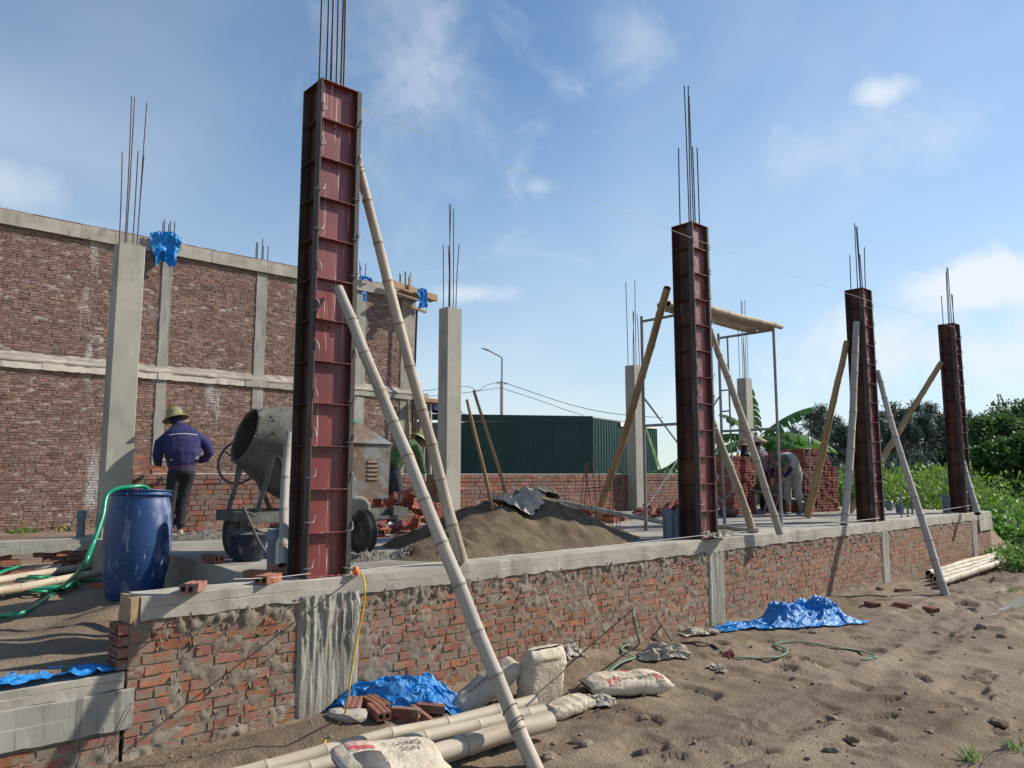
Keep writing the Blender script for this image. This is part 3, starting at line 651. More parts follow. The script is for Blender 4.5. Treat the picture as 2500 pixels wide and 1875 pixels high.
# end face of the wall at the left: header bricks seen edge on
m2 = []
re = random.Random(4)
for c in range(5):
    z = -0.205 - c * CH
    for k in range(2):
        inst('brick', HB_DIRTY, FW, (WX0 + .05 - WX0, 0.06 + k * .112, z + 1.1), (0, 0, pi / 2 + re.gauss(0, .02)))
# mortar rags hanging on the wall
mb = MB(); rr = random.Random(12)
for k in range(1500):
    x = rr.uniform(1.75, 14.0); z = -0.16 - abs(rr.gauss(0, .12)) if rr.random() < .6 else rr.uniform(-1.0, -.25)
    if x > 3.6 and rr.random() < .25: continue
    h = rr.uniform(.012, .055); w = rr.uniform(.003, .010); y = WY - rr.uniform(.004, .014)
    mb.add([(x - w, y + .012, z), (x + w, y + .012, z), (x + rr.uniform(-.01, .01), y - rr.uniform(.0, .016), z - h * .6), (x + rr.uniform(-.012, .012), y + .006, z - h)],
           [(0, 2, 1), (0, 3, 2), (1, 2, 3)])
fpart(mb, 'mortar_rags', 'mortar', kind='stuff')

# lower ground beam left of the wall
LB = empty('low_ground_beam', (WX0 - .02, WY, -1.2)); tag(LB, 'lower grey concrete ground beam on bricks at the left edge', 'beam', kind='thing')
o2 = -Vector(LB.location)
for args, nm in (((-3.0, WX0 - .012, -0.575, -0.47, WY - .004, 0.25, 23), 'beam_top'), ((-3.0, WX0 + .05, -0.815, -0.578, WY - .024, 0.25, 29), 'beam_face')):
    o = slabface(*args).build(nm, 'concrete_grey' if nm == 'beam_face' else 'concrete', LB); o.location = o2
it = [(x + o2.x, L, z + o2.z, c) for x, L, z, c in courses(-0.2, WX0 - .03, -1.35, 7, CH, 15)]
lay(LB, 'brick', it, 0.0, 0.060, 'brick_wall', 33, 80, lambda t: -t[2])
mb = MB(); xs = np.arange(-3, WX0, .02); X, Yo, Z = mortar(xs, np.arange(-1.5, -.79, .02)); mb.grid(X, WY + Yo, Z); o = mb.build('mortar_bed', 'mortar', LB); o.location = o2; tag(o, kind='stuff')

# ring beam at the back left, in the row of the concrete columns
BB = empty('back_ring_beam', (2.6, 11.0, -.4)); tag(BB, 'grey concrete ring beam on a few bricks in front of the tall brick building', 'beam', kind='thing'); o3 = -Vector(BB.location)
o = slabface(-3.0, 2.72, -0.155, 0.0, 11.0, 0.25, 43, 0.025).build('beam_face', 'concrete_grey', BB); o.location = o3
rb = random.Random(3)
for c in range(4):
    x = 0.6 + (c % 2) * .1
    while x < 2.7:
        if rb.random() < .75: inst('brick', HB_DIRTY, BB, Vector((x, 11.10 + rb.uniform(-.02, .03), -.19 - c * .068)) + o3, (0, 0, pi / 2 + rb.gauss(0, .05)))
        x += .23
# low brick wall between the concrete columns
KX = [2.79, 8.37, 13.80, 18.66]; KW, KD, KY = 0.335, 0.27, 10.9
LW = empty('low_brick_wall', (3.2, 11.15, 0)); tag(LW, 'low new red brick wall between the bare concrete columns, below the green shed', 'wall', kind='thing'); o4 = -Vector(LW.location)
skip = [(k - .01, k + KW + .01) for k in KX]
it = courses(3.2, 18.9, 0.0, 11, 0.0735, 8, skip)
lay(LW, 'brick', [(x + o4.x, L, z, c) for x, L, z, c in it], 0.0, 0.062, 'brick_low', 9, 300, lambda t: t[0] - .3 * t[2], 0.1, (0.002, 0.010))
mb = MB(); xs = np.arange(3.2, 18.9, .05); zs = np.arange(0, .79, .03); X, Z = np.meshgrid(xs, zs)
Yo = 0.008 - 0.018 * sst(.5, .68, fbm(X * 3, Z * 4, 4, 90)) * fbm(X * 12, Z * 12, 3, 91) - .006 * (fbm(X * 20, Z * 20, 3, 92) - .5)
mb.grid(X, 11.15 + Yo, Z); mb.span((3.2, 11.2, 0), (18.9, 11.36, .79)); o = mb.build('mortar_bed', 'mortar', LW); o.location = o4; tag(o, kind='stuff')
for k, (x, z) in enumerate([(3.32, .84), (3.56, .84), (3.30, .91), (3.30, .98), (3.52, .91), (3.28, 1.05)]):
    inst('brick', HB_DIRTY, LW, Vector((x, 11.22, z)) + o4, (0, 0, pi / 2 + rb.gauss(0, .04)))

# ------------------------------------------------------------------ tall brick building
BY = 20.0
BX0, BX1 = -9.0, 14.05
BL = empty('brick_building', (BX1, BY, -.45)); tag(BL, 'tall unplastered brick building with grey concrete bands and posts at the left', 'building', kind='thing'); o5 = -Vector(BL.location)
def bpart(mb, name, mat, **k):
    o = mb.build(name, mat, BL); o.location = o5; return tag(o, **k)
bposts = [(py_(px, 750, BY).x - .02, py_(px2, 750, BY).x) for px, px2 in ((393, 416), (626, 650), (868, 893), (981, 1003))]
it = courses(1.4, BX1 - .55, -0.45, 110, 0.0625, 12, bposts, .86)
it = [t for t in it if not (3.16 < t[2] < 3.50) and t[2] < 6.4 and t[0] > 1.4]
lay(BL, 'brick', [(x + o5.x, L, z + o5.z, c) for x, L, z, c in it], 0.0, 0.050, 'brick_old', 19, 300, lambda t: abs(t[0] - o5.x - 3.2) * .45 + abs(t[2] + o5.z * -1 - 1.0 - .0) , 0.08, (0.0, 0.016), 0.004, .03)
mb = MB(); xs = np.arange(1.2, BX1, .06); zs = np.arange(-.6, 6.5, .045); X, Z = np.meshgrid(xs, zs)
h = 0.003 + 0.022 * (fbm(X * 9, Z * 22, 3, 101) - .5) + 0.016 * sst(.56, .70, fbm(X * 4, Z * 22, 4, 102, .6))
mb.grid(X, BY + .012 - h, Z); mb.span((BX0, BY + .05, -.6), (BX1, BY + .3, 6.5)); mb.span((BX1 - .3, BY + .3, 3.2), (BX1, BY + 12, 6.5)); bpart(mb, 'mortar_bed', 'mortar_old', kind='stuff')
ztop, zt0 = 6.74, 6.42
seams = [-9] + [py_(px, 600, BY).x for px in (193, 278, 515, 651, 760, 905)] + [BX1 + .02]
for a, b in zip(seams, seams[1:]): bpart(slabface(a + .004, b - .004, zt0, ztop, BY - .10, .4, int(a * 10) + 60, .008, .2), 'concrete_band', 'concrete')
seams = [-9] + [py_(px, 920, BY).x for px in (100, 203, 383, 418, 598, 770)] + [BX1 + .5]
for k, (a, b) in enumerate(zip(seams, seams[1:])): bpart(slabface(a + .003, b - .003, 3.19, 3.43, BY - .07 - .01 * (k % 2), .4, int(a * 10) + 90, .02, .1), 'concrete_band', 'concrete_cream' if k < 5 else 'concrete')
mb = MB(); xs = np.arange(1.0, BX1, .06); zs = np.linspace(3.36, 3.62, 9); X, Z = np.meshgrid(xs, zs)
hh = 0.05 * sst(3.64, 3.5, Z + .06 * fbm(X * 3, X * 0, 3, 5)) * (0.5 + fbm(X * 4, Z * 6, 4, 8)); mb.grid(X, BY + .01 - hh - .05 * sst(3.46, 3.40, Z), Z); bpart(mb, 'mortar_band', 'mortar_old', kind='stuff')
for a, b in bposts:
    for z0, z1 in ((-.5, 3.2), (3.44, 6.41)):
        mb = MB(); zs = np.arange(z0, z1 + .01, .08); w1 = a + .03 * (fbm(zs * 5, zs * 0 + a, 3, 4) - .5); w2 = b + .03 * (fbm(zs * 5, zs * 0 + b, 3, 7) - .5)
        X = np.stack([w1, w1, w2, w2]); Y = np.stack([zs * 0 + BY + .05, zs * 0 + BY - .03, zs * 0 + BY - .03, zs * 0 + BY + .05]); Z = np.stack([zs] * 4)
        mb.grid(X, Y, Z, sm=False); bpart(mb, 'concrete_post', 'concrete_grey')
rb = random.Random(31)
x = 1.2; mb = MB()
for lay_k in range(1):                                                   # loose top courses on the parapet
    x = 0.9
    while x < BX1 - .9:
        if not any(a - .25 < x < b + .25 for a, b in bposts) or lay_k == 0:
            mb.box((x, BY + .05, ztop + .035 + .066 * lay_k), (.21, .1, .06), Euler((0, 0, rb.gauss(0, .05))).to_matrix(), 0, .004, rb)
        x += .222
bpart(mb, 'parapet_bricks', 'brick_old', kind='stuff')
for (a, b) in bposts:                                                    # starter bars
    for k in range(5):
        x = a - .02 + (b - a + .04) * k / 4; h = rb.uniform(.55, .75)
        o = MB().tube([(0, 0, 0), (rb.uniform(-.01, .01), 0, h)], .014, 6).build('rebar', 'rebar', BL); o.location = Vector((x, BY + .08 + .12 * (k % 2), ztop - .05)) + o5
# ------------------------------------------------------------------ steel column forms
def rebar_mesh(L, r=0.0095, lean=(0, 0)):
    mb = MB(); n = max(2, int(L / .012)) if L < 3 else 2
    n = min(n, 180)
    pts = [(lean[0] * t * t, lean[1] * t * t, L * t) for t in np.linspace(0, 1, n)]
    rr = [r * (1.0 if i % 2 else 0.86) for i in range(n)]
    mb.tube(pts, rr, 6, sm=False)
    return mb
CH_ = 4.10                                             # height of the forms
NR = 12
def make_form():
    """local frame: front left corner of the section at the origin, x along the wall, y inwards"""
    root = empty('column_formwork', (0, 0, 0))
    e = 0.058; t = 0.006; fl = 0.012
    f = MB()
    f.span((0, e, 0.0), (CW, e + t, CH_)); f.build('front_panel', 'steel_red', root)
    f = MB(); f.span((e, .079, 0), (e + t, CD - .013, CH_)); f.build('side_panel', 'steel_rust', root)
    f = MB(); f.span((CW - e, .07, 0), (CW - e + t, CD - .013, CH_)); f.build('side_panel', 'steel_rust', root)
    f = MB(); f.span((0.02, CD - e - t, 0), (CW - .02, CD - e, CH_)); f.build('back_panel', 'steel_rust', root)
    f = MB(); f.span((e + .01, e + .03, 0.02), (CW - e - .01, CD - e - .03, CH_ - .05)); f.build('concrete_core', 'concrete_grey', root)
    # corner angles: flange standing out to the front, with the angle leg lying on the side face
    def angle(x0, x1, mi, nm='corner_angle'):
        a = MB(); a.span((x0, 0, 0), (x1, e + .001, CH_)); return a
    a = angle(0.0, fl, 0); a.span((-.004, .003, .002), (.0, .075, CH_ - .002)); a.build('corner_angle', 'steel_frame', root)
    a = angle(CW - fl, CW, 0); a.span((CW, .003, .002), (CW + .03, .012, CH_ - .002)); a.build('corner_angle', 'steel_frame', root)
    a = MB(); a.span((0.0, .070, 0), (e + .002, .078, CH_)); a.build('corner_angle', 'steel_frame', root)
    a = MB(); a.span((0.0, CD - .012, 0), (e + .002, CD, CH_)); a.build('corner_angle', 'steel_frame', root)
    a = MB(); a.span((CW - e, CD - .012, 0), (CW, CD, CH_)); a.build('corner_angle', 'steel_frame', root)
    rf = MB(); rf.span((fl + .001, 0.002, -.003), (CW - fl - .001, e, .003)); rfm = rf.mesh('rib', 'steel_red')
    rs = MB(); rs.span((0.002, .079, -.003), (e, CD - .013, .003)); rsm = rs.mesh('rib', 'steel_rust')
    bd = MB()                                            # pressed bead on each front panel
    w0, w1 = .06, CW - .05
    bd.span((w0, e - .006, -.035), (w1, e + .001, -.028)); bd.span((w1 - .007, e - .006, -.27), (w1, e + .001, -.036)); bd.tube([(CW * .48, e - .012, -.036), (CW * .48, e + .002, -.036)], .012, 8)
    bdm = bd.mesh('panel_bead', 'steel_red')
    hk = MB(); hk.tube(smooth_path([(0.03, -.004, .055), (0.03, -.012, .01), (0.015, -.022, -.012), (-0.02, -.010, -.02), (-.03, .01, -.02)], 4), .0055, 6)
    hkm = hk.mesh('clip', 'scaffold_steel')
    pt = CH_ / NR
    for k in range(NR + 1):
        z = min(max(k * pt, .004), CH_ - .004)
        inst('rib', rfm, root, (0, 0, z)); inst('rib', rsm, root, (0, 0, z + .001 * (k % 2)))
        if 0 < k: inst('panel_bead', bdm, root, (0, 0, z - .004))
    r = random.Random(5)
    for k in range(NR):
        inst('clip', hkm, root, (fl + .0, 0, (k + .25 + r.uniform(-.08, .08)) * pt), (0, r.uniform(-.5, .3), 0))
        inst('clip', hkm, root, (CW + .005, 0, (k + .15 + r.uniform(-.08, .08)) * pt), (0, r.uniform(-.4, .4), 0))
    return root
form0 = make_form()
form_labels = ['nearest and largest red steel column form, streaked with cement, by the concrete mixer',
               'red steel column form standing in front of the scaffold with the bamboo deck',
               'red steel column form in front of the far brick stack, propped by three bamboos',
               'farthest red steel column form at the right end of the foundation wall']
bars = [[(0.083, 0.081, 6.06), (0.141, 0.103, 6.3), (0.249, 0.081, 6.05), (0.199, 0.224, 6.2), (0.100, 0.241, 6.0), (0.266, 0.241, 6.1), (0.224, 0.087, 5.9)],
        [(0.075, 0.070, 6.02), (0.091, 0.252, 5.2), (0.166, 0.158, 6.1), (0.183, 0.075, 5.2), (0.266, 0.158, 5.98), (0.274, 0.070, 5.2)],
        [(0.083, 0.070, 5.25), (0.091, 0.252, 4.75), (0.158, 0.158, 5.34), (0.183, 0.081, 4.75), (0.249, 0.147, 5.30), (0.274, 0.070, 4.9)],
        [(0.083, 0.070, 5.35), (0.091, 0.241, 4.75), (0.166, 0.158, 5.30), (0.249, 0.158, 5.42), (0.274, 0.081, 4.8), (0.199, 0.070, 4.75)]]
FORMS = []
for i, x in enumerate(CX):
    o = form0 if i == 0 else copy_tree(form0)
    o.location = (x, WY + .03, 0.004); tag(o, form_labels[i], 'column form', 'steel column forms along the front wall'); FORMS.append(o)
rr = random.Random(9)
for i, o in enumerate(FORMS):
    for (bx, by, bz) in bars[i]:
        L = bz - CH_ + .3
        b = rebar_mesh(L, .0095, (rr.uniform(-.02, .02), rr.uniform(-.02, .02))).build('rebar', 'rebar', o); b.location = (bx, by, CH_ - .3)

# ------------------------------------------------------------------ bare concrete columns
KH = [3.92, 3.88, 3.33, 3.45]
klab = ['bare concrete column behind the blue barrel, in front of the tall brick building', 'bare concrete column left of the green shed, behind the brick heap',
        'bare concrete column just left of the scaffold, in front of the green shed', 'bare concrete column seen through the scaffold, in front of banana leaves']
kbars = [[(0.050, 0.204, 1.35), (0.083, 0.054, 2.1), (0.141, 0.204, 2.2), (0.183, 0.054, 1.35), (0.241, 0.068, 1.3), (0.282, 0.204, 2.15)],
         [(0.050, 0.204, 1.25), (0.100, 0.068, 2.0), (0.124, 0.136, 2.02), (0.199, 0.204, 1.25), (0.241, 0.068, 1.25), (0.282, 0.204, 2.0)],
         [(0.033, 0.204, 2.0), (0.100, 0.068, 1.3), (0.166, 0.068, 2.05), (0.224, 0.204, 1.3), (0.282, 0.068, 1.25)],
         [(0.050, 0.204, 1.5), (0.108, 0.068, 1.6), (0.158, 0.068, 2.2), (0.216, 0.204, 2.25), (0.257, 0.068, 1.6), (0.290, 0.204, 2.2)]]
for i, x in enumerate(KX):
    root = empty('concrete_column', (x, KY, 0)); tag(root, klab[i], 'column', 'bare concrete columns')
    mb = MB(); zb = -.5 if i == 0 else 0.0
    zs = np.linspace(zb, KH[i], 60); n = len(zs)
    rows = []
    for (cx, cy) in ((0.008, 0), (KW - .008, 0), (KW, .008), (KW, KD), (0, KD), (0, .008), (0.008, 0)):
        ex = .006 * (fbm(zs * 9, zs * 0 + cx * 7 + cy * 3, 3, 70 + i) - .5)
        rows.append((cx + ex, cy + ex, zs))
    X = np.stack([np.broadcast_to(a, zs.shape) for a, b, c in rows]); Y = np.stack([np.broadcast_to(b, zs.shape) for a, b, c in rows]); Z = np.stack([c for a, b, c in rows])
    mb.grid(X, Y, Z, sm=False); mb.add([(X[k][-1], Y[k][-1], KH[i]) for k in range(6)], [(0, 1, 2, 3, 4, 5)])
    mb.build('shaft', 'concrete_column', root)
    for bx, by, h in kbars[i]:
        b = rebar_mesh(h + .1, .0095, (rr.uniform(-.04, .04), rr.uniform(-.04, .04))).build('rebar', 'rebar', root); b.location = (bx, by, KH[i] - .1)

# ------------------------------------------------------------------ bamboo
def bamboo(name, p0, p1, r0, r1, mat, label, group=None, bend=0.0, seed=0, pitch=0.36, cat='bamboo pole', ties=()):
    """a hollow jointed bamboo from p0 (butt) to p1"""
    r = random.Random(seed); p0 = Vector(p0); p1 = Vector(p1); L = (p1 - p0).length
    mb = MB(); pts = []; rs = []
    def at(z):
        t = z / L; return bend * sin(pi * t) + .006 * sin(7 * t + seed), .005 * sin(9 * t + 2 * seed), r0 + (r1 - r0) * t
    z = r.uniform(.12, pitch); nodes = []
    while z < L - .05: nodes.append(z); z += pitch * r.uniform(.85, 1.15)
    st = [0.0]
    for q in nodes: st += [q - .05, q - .012, q - .004, q + .004, q + .016, q + .06]
    st = sorted(set([s for s in st if 0 <= s < L] + [L]))
    kx = ky = 0.0
    off = {}
    for q in nodes: off[q] = (r.uniform(-.006, .006), r.uniform(-.006, .006))
    for s in st:
        x, y, rad = at(s); k = 1.0
        for q in nodes:
            d = s - q
            if abs(d) < .0065: k = 1.10
            elif abs(d) < .02: k = 1.05
            x += off[q][0] * max(0, 1 - abs(d) / (pitch * .9)); y += off[q][1] * max(0, 1 - abs(d) / (pitch * .9))
        pts.append((x, y, s)); rs.append(rad * k)
    n = 14
    mb.tube(pts, rs, n, cap=False)
    nb_ = len(mb.f) - n * (len(pts) - 1)
    for i in range(len(pts) - 1):
        if any(abs((st[i] + st[i + 1]) / 2 - q) < .0095 for q in nodes):
            for j in range(n): mb.m[nb_ + i * n + j] = 2
    for e in (0, -1):                                    # cut ends: wall thickness and a dark hollow
        c = Vector(pts[e]); ra = rs[e]; s = 1 if e == 0 else -1
        ring = lambda rad, dz: [(c.x + rad * cos(2 * pi * j / n), c.y + rad * sin(2 * pi * j / n), c.z + dz) for j in range(n)]
        vs = ring(ra * .99, 0) + ring(ra * .74, 0) + ring(ra * .7, s * .10)
        mb.add(vs, [(j, (j + 1) % n, n + (j + 1) % n, n + j) for j in range(n)])
        mb.add(vs, [(n + j, n + (j + 1) % n, 2 * n + (j + 1) % n, 2 * n + j) for j in range(n)] + [tuple(range(2 * n, 3 * n))], 1)
    o = mb.build(name, [mat, 'dark_hole', 'bamboo_node'])
    for tf in ties:
        z_ = L * tf; x_, y_, r_ = at(z_); ring_ = [(x_ + (r_ * 1.12) * cos(2 * pi * j / 16), y_ + (r_ * 1.12) * sin(2 * pi * j / 16), z_ + .02 * sin(2 * pi * j / 16)) for j in range(16)]
        MB().tube(ring_, .004, 5, closed=True).build('wire_tie', 'wire_tie', o)
    mw = fit(None, p1 - p0).to_4x4(); mw.translation = p0; o.matrix_world = mw
    return tag(o, label, cat, group)
C1, C2, C3, C4 = [Vector((x, WY + .03, 0)) for x in CX]
GB = 'bamboo props of the column forms'
pA0 = gp(1312, 1885); pA1 = Vector((C1.x + .20, C1.y - .02, 2.33))
bamboo('bamboo_prop', pA0 + (pA0 - pA1) * .06, pA1, .052, .043, 'bamboo', 'thick bamboo prop leaning from the foreground mud onto the nearest steel form', GB, .02, 1, .33, ties=(.13, .135, .155))
pB0 = pz(1130, 1372, 0.02); pB1 = Vector((C1.x + CW + .07, C1.y + .20, 3.72))
bamboo('bamboo_prop', pB0, pB1, .052, .040, 'bamboo', 'long bamboo prop from the sand pile up to the nearest steel form', GB, -.03, 2, .37, ties=(.93, .94))
pC0 = pz(689, 1380, .07); bamboo('bamboo_prop', pC0, pd(706, 1060, 7.15), .042, .036, 'bamboo_grey', 'short grey bamboo prop behind the nearest steel form, standing on a brick', GB, .01, 3)
bamboo('bamboo_prop', pz(1458, 1268, .05) * 1.0 + Vector((-2.6, -2.3, 0)) * 0.0, Vector((C2.x - .02, C2.y + .40, 3.28)), .062, .05, 'bamboo_brown', 'bamboo prop leaning right across the green shed onto the second steel form', GB, .02, 4, .5)
bamboo('bamboo_prop', pz(1905, 1303, .01), Vector((C2.x + CW + .06, C2.y + .18, 3.10)), .050, .042, 'bamboo', 'upper of two bamboo props slanting right of the second steel form', GB, .03, 5)
bamboo('bamboo_prop', pz(1838, 1298, .01), Vector((C2.x + CW + .05, C2.y + .22, 1.92)), .055, .048, 'bamboo', 'shorter lower bamboo prop beside the second steel form, foot by the string line', GB, .01, 6)
bamboo('bamboo_prop', pz(1971, 1262, .02), Vector((C3.x - .02, C3.y + .33, 3.18)), .072, .05, 'bamboo_brown', 'brown bamboo prop leaning right from the brick stacks to the third steel form', GB, .02, 7)
bamboo('bamboo_prop', pz(2062, 1281, .005), Vector((C3.x - .05, C3.y + .12, 3.48)), .062, .055, 'bamboo_grey', 'steep grey bamboo prop against the shaded side of the third steel form', GB, -.02, 8)
pF = gp(2311, 1450); bamboo('bamboo_prop', pF - Vector((0, 0, .06)), Vector((C3.x + CW - .06, C3.y - .045, 2.62)), .058, .045, 'bamboo_grey', 'bamboo prop slanting from the mud over the wall to the third steel form', GB, .03, 9)
bamboo('bamboo_prop', pz(2140, 1205, .4) * 1.0 if False else Vector((16.3, 7.2, .004)), Vector((C4.x - .03, C4.y + .3, 3.25)), .07, .055, 'bamboo_brown', 'brown bamboo prop leaning right onto the farthest steel form', GB, .0, 10)
bamboo('bamboo_prop', pz(2386, 1254, .01), Vector((C4.x + CW + .05, C4.y + .18, 1.35)), .065, .04, 'bamboo_grey', 'short bamboo prop right of the farthest steel form', GB, .0, 11)
# bundles on the ground
def lie(name, a, b, r0, r1, mat, label, group, seed, **k): return bamboo(name, a, b, r0, r1, mat, label, group, .0, seed, **k)
GBN = 'pale bamboo poles lying in the foreground'
fb_lab = ['back pale bamboo pole of the foreground bundle, nearest the wall', 'second pale bamboo pole of the foreground bundle', 'thick front bamboo pole of the foreground bundle with a cut end', 'thin bamboo pole low in the foreground bundle', 'bamboo pole under the front cement bag']
ends = [((1303, 1712), (560, 1893)), ((1326, 1733), (620, 1905)), ((1343, 1760), (700, 1935)), ((1300, 1752), (640, 1925)), ((1240, 1795), (760, 1960))]
zoff = [.04, .055, .065, .02, .05]
for k, ((a, b), (c, d)) in enumerate(ends):
    A = pz(a, b, (-.93, -.92, -.93, -.98, -.985)[k]); B = pz(c, d, (-.90, -.89, -.90, -.96, -.97)[k])
    lie('bamboo_pole', A, B + (B - A) * .1, [.047, .050, .066, .045, .045][k], [.042, .043, .052, .04, .04][k], 'bamboo_pale', fb_lab[k], GBN, 20 + k, pitch=.42)
rl = ['upper pale bamboo of the split-looking bundle by the right end of the wall', 'second bamboo from the wall in the bundle at the far right', 'third bamboo from the wall in the bundle at the far right', 'lowest bamboo of the bundle at the far right, nearest the path']
for k in range(4):
    A = pz(2266 + 10 * k, 1400 + 7 * k, -.93 + .0 * k); B = pz(2432 + 10 * k, 1352 + 4.5 * k, -.86)
    A.z = max(A.z, g1(A.x, A.y) + .05); lie('bamboo_pole', A, B, .062, .055, 'bamboo_pale', rl[k], 'bamboo bundle at the far right', 30 + k, pitch=.5)
ll = ['upper pale bamboo pole lying left of the blue barrel', 'lower pale bamboo pole lying left of the blue barrel', 'grey old bamboo pole behind the pale ones, left of the barrel']
for k, ((a, b), (c, d), mt) in enumerate([((285, 1372), (-160, 1440), 'bamboo_pale'), ((285, 1392), (-160, 1470), 'bamboo_pale'), ((150, 1385), (-200, 1405), 'bamboo_grey')]):
    lie('bamboo_pole', pz(a, b, -.36), pz(c, d, -.38), .045, .045, mt, ll[k], 'bamboo poles by the barrel', 40 + k, pitch=.4)
lie('bamboo_pole', pz(1755, 1286, .035), pz(1848, 1296, .035), .035, .03, 'bamboo_pale', 'short bamboo lying on the platform at the foot of the second form', None, 50)
lie('bamboo_pole', pz(1305, 1214, .42), pz(1632, 1278, .05), .040, .034, 'bamboo_grey', 'grey pole lying from the sand pile down to the platform floor', None, 51, pitch=.6)

# ------------------------------------------------------------------ scaffold
SC = empty('scaffold', (9.0, 5.95, 0)); tag(SC, 'grey steel tube scaffold with ladder rungs and cross braces behind the second form', 'scaffold')
so_ = -Vector(SC.location)
def stube(name, pts, r=.021, mat='scaffold_steel'):
    o = MB().tube(pts, r, 8).build(name, mat, SC); o.location = so_; return o
xa, xb, y0, y1, ht = 9.0, 11.08, 5.95, 6.95, 3.12
for x in (xa, xb):
    for y in (y0, y1):
        stube('upright', [(x, y, 0.003), (x, y, ht + .05)], .023); stube('foot_tube', [(x, y, 0.0), (x, y, .28)], .027)
    for z in (1.52, ht - .03): stube('cross_bar', [(x, y0, z), (x, y1, z)])
    if x == xa: continue
    stube('ladder_rail', smooth_path([(x, y1 - .17, ht - .05), (x, y1 - .17, 1.75), (x, y1 - .17, 1.55)], 3), .015)
    stube('ladder_rail', smooth_path([(x, y1 - .17, 1.50), (x, y1 - .17, .65), (x, y1 - .14, .5), (x, y1, .40)], 3), .015)
    for z in (2.62, 2.2, 1.85, 1.1, .78): stube('rung', [(x, y1 - .17, z), (x, y1, z)], .013)
for y in (y1,):
    for a, b in (((xa, y, 1.95), (xb, y, .32)), ((xa, y, .32), (xb, y, 2.12))): stube('cross_brace', [a, b], .014)
dl = ['outermost bamboo pole of the scaffold deck, nearest the camera', 'second bamboo pole of the scaffold deck', 'third bamboo pole of the scaffold deck', 'fourth bamboo pole of the scaffold deck', 'fifth bamboo pole of the scaffold deck', 'innermost bamboo pole of the scaffold deck']
for k in range(6):
    y = 5.93 + .10 * k
    lie('bamboo_pole', (8.62 + .06 * ((k * 3) % 4), y, ht + .05 + .02 * (k % 2)), (11.32 - .05 * ((k * 5) % 3), y + .02, ht + .05), .046, .042, 'bamboo', dl[k], 'bamboo deck of the scaffold', 60 + k, pitch=.45)

# ------------------------------------------------------------------ concrete mixer
MX = empty('concrete_mixer', (3.75, 7.15, 0)); tag(MX, 'rusty concrete mixer with cement-crusted drum behind the nearest steel form', 'mixer')
mo = -Vector(MX.location)
def mpart(mb, name, mat, parent=None):
    o = mb.build(name, mat, parent or MX)
    if parent is None: o.location = mo
    return o
ax = Vector((-0.955, 0.05, 0.29)).normalized()
mouth = pd(598, 1062, 7.75)
base = fit(None, ax).to_4x4()
Lc = 0.86
org = mouth - ax * Lc
base.translation = org
prof = [(.10, -.24), (.34, -.23), (.47, -.12), (.515, .02), (.52, .20), (.50, .34), (.40, .62), (.292, .84), (.288, .865), (.275, .865), (.27, .84), (.37, .62), (.47, .34), (.49, .2), (.48, .02), (.3, -.15), (0.001, -.16)]
mb = MB().lathe(prof, 40, 0, base); dr = mpart(mb, 'drum', 'drum')
crust = MB(); rr = random.Random(2)
for k in range(220):
    a = rr.uniform(0, 2 * pi); s = rr.uniform(.0, 1); z = .36 + s * .5; rad = .50 + (.295 - .50) * ((z - .34) / .5)
    p = base @ Vector((rad * cos(a), rad * sin(a), z)); q = rr.uniform(.006, .02)
    crust.box(p, (q * 1.6, q, q), Euler((rr.uniform(0, 3), rr.uniform(0, 3), 0)).to_matrix(), 0, .004, rr)
o = crust.build('cement_crust', 'drum', dr); tag(o, kind='stuff')
mpart(MB().lathe([(.525, .0), (.545, .01), (.545, .07), (.525, .08)], 48, 0, base), 'ring_gear', 'mixer_frame')
wc = Vector((2.80, 7.98, .57)) ; wc = pd(583, 1128, 8.15); wm = fit(None, Vector((-.55, -.45, .15)))
hoop = [wc + wm @ Vector((.235 * cos(t), .235 * sin(t), 0)) for t in np.linspace(0, 2 * pi, 40, endpoint=False)]
hw = mpart(MB().tube(hoop, .014, 8, closed=True), 'tilting_wheel', 'dark_gloss')
for t in (.45, 2.55, 4.65):
    q = wc + wm @ Vector((.23 * cos(t), .23 * sin(t), 0)); o = MB().tube([wc, q], .02, 6, flat=.4).build('spoke', 'mixer_dark', hw)
mpart(MB().tube([wc, wc + Vector((.9, .0, .0))], .02, 8), 'wheel_axle', 'mixer_dark')
# frame
fr = MB()
za = .40
fr.span((3.02, 6.92, za - .05), (4.80, 7.02, za + .05)); fr.span((3.02, 7.62, za - .05), (4.80, 7.72, za + .05)); fr.span((3.02, 7.02, za - .045), (3.10, 7.62, za + .045)); fr.span((4.62, 7.02, za - .045), (4.7, 7.62, za + .045))
mpart(fr, 'chassis', 'mixer_frame')
for (x, y) in ((3.28, 6.98), (3.28, 7.66)):
    yk = MB(); yk.tube([(x - .16, y, .45), (x - .02, y, .98)], .05, 4, sm=False, flat=.5); yk.tube([(x + .28, y, .45), (x + .02, y, .98)], .05, 4, sm=False, flat=.5); mpart(yk, 'yoke_post', 'mixer_frame')
lv = MB(); lv.tube(smooth_path([(3.0, 6.9, .42), (2.93, 6.85, .50), (2.98, 6.82, .38), (3.05, 6.8, .22), (3.12, 6.78, .1)], 4), .014, 6); lv.tube([(2.9, 6.9, .5), (3.05, 6.86, .42)], .012, 6); mpart(lv, 'tow_bar', 'mixer_frame')
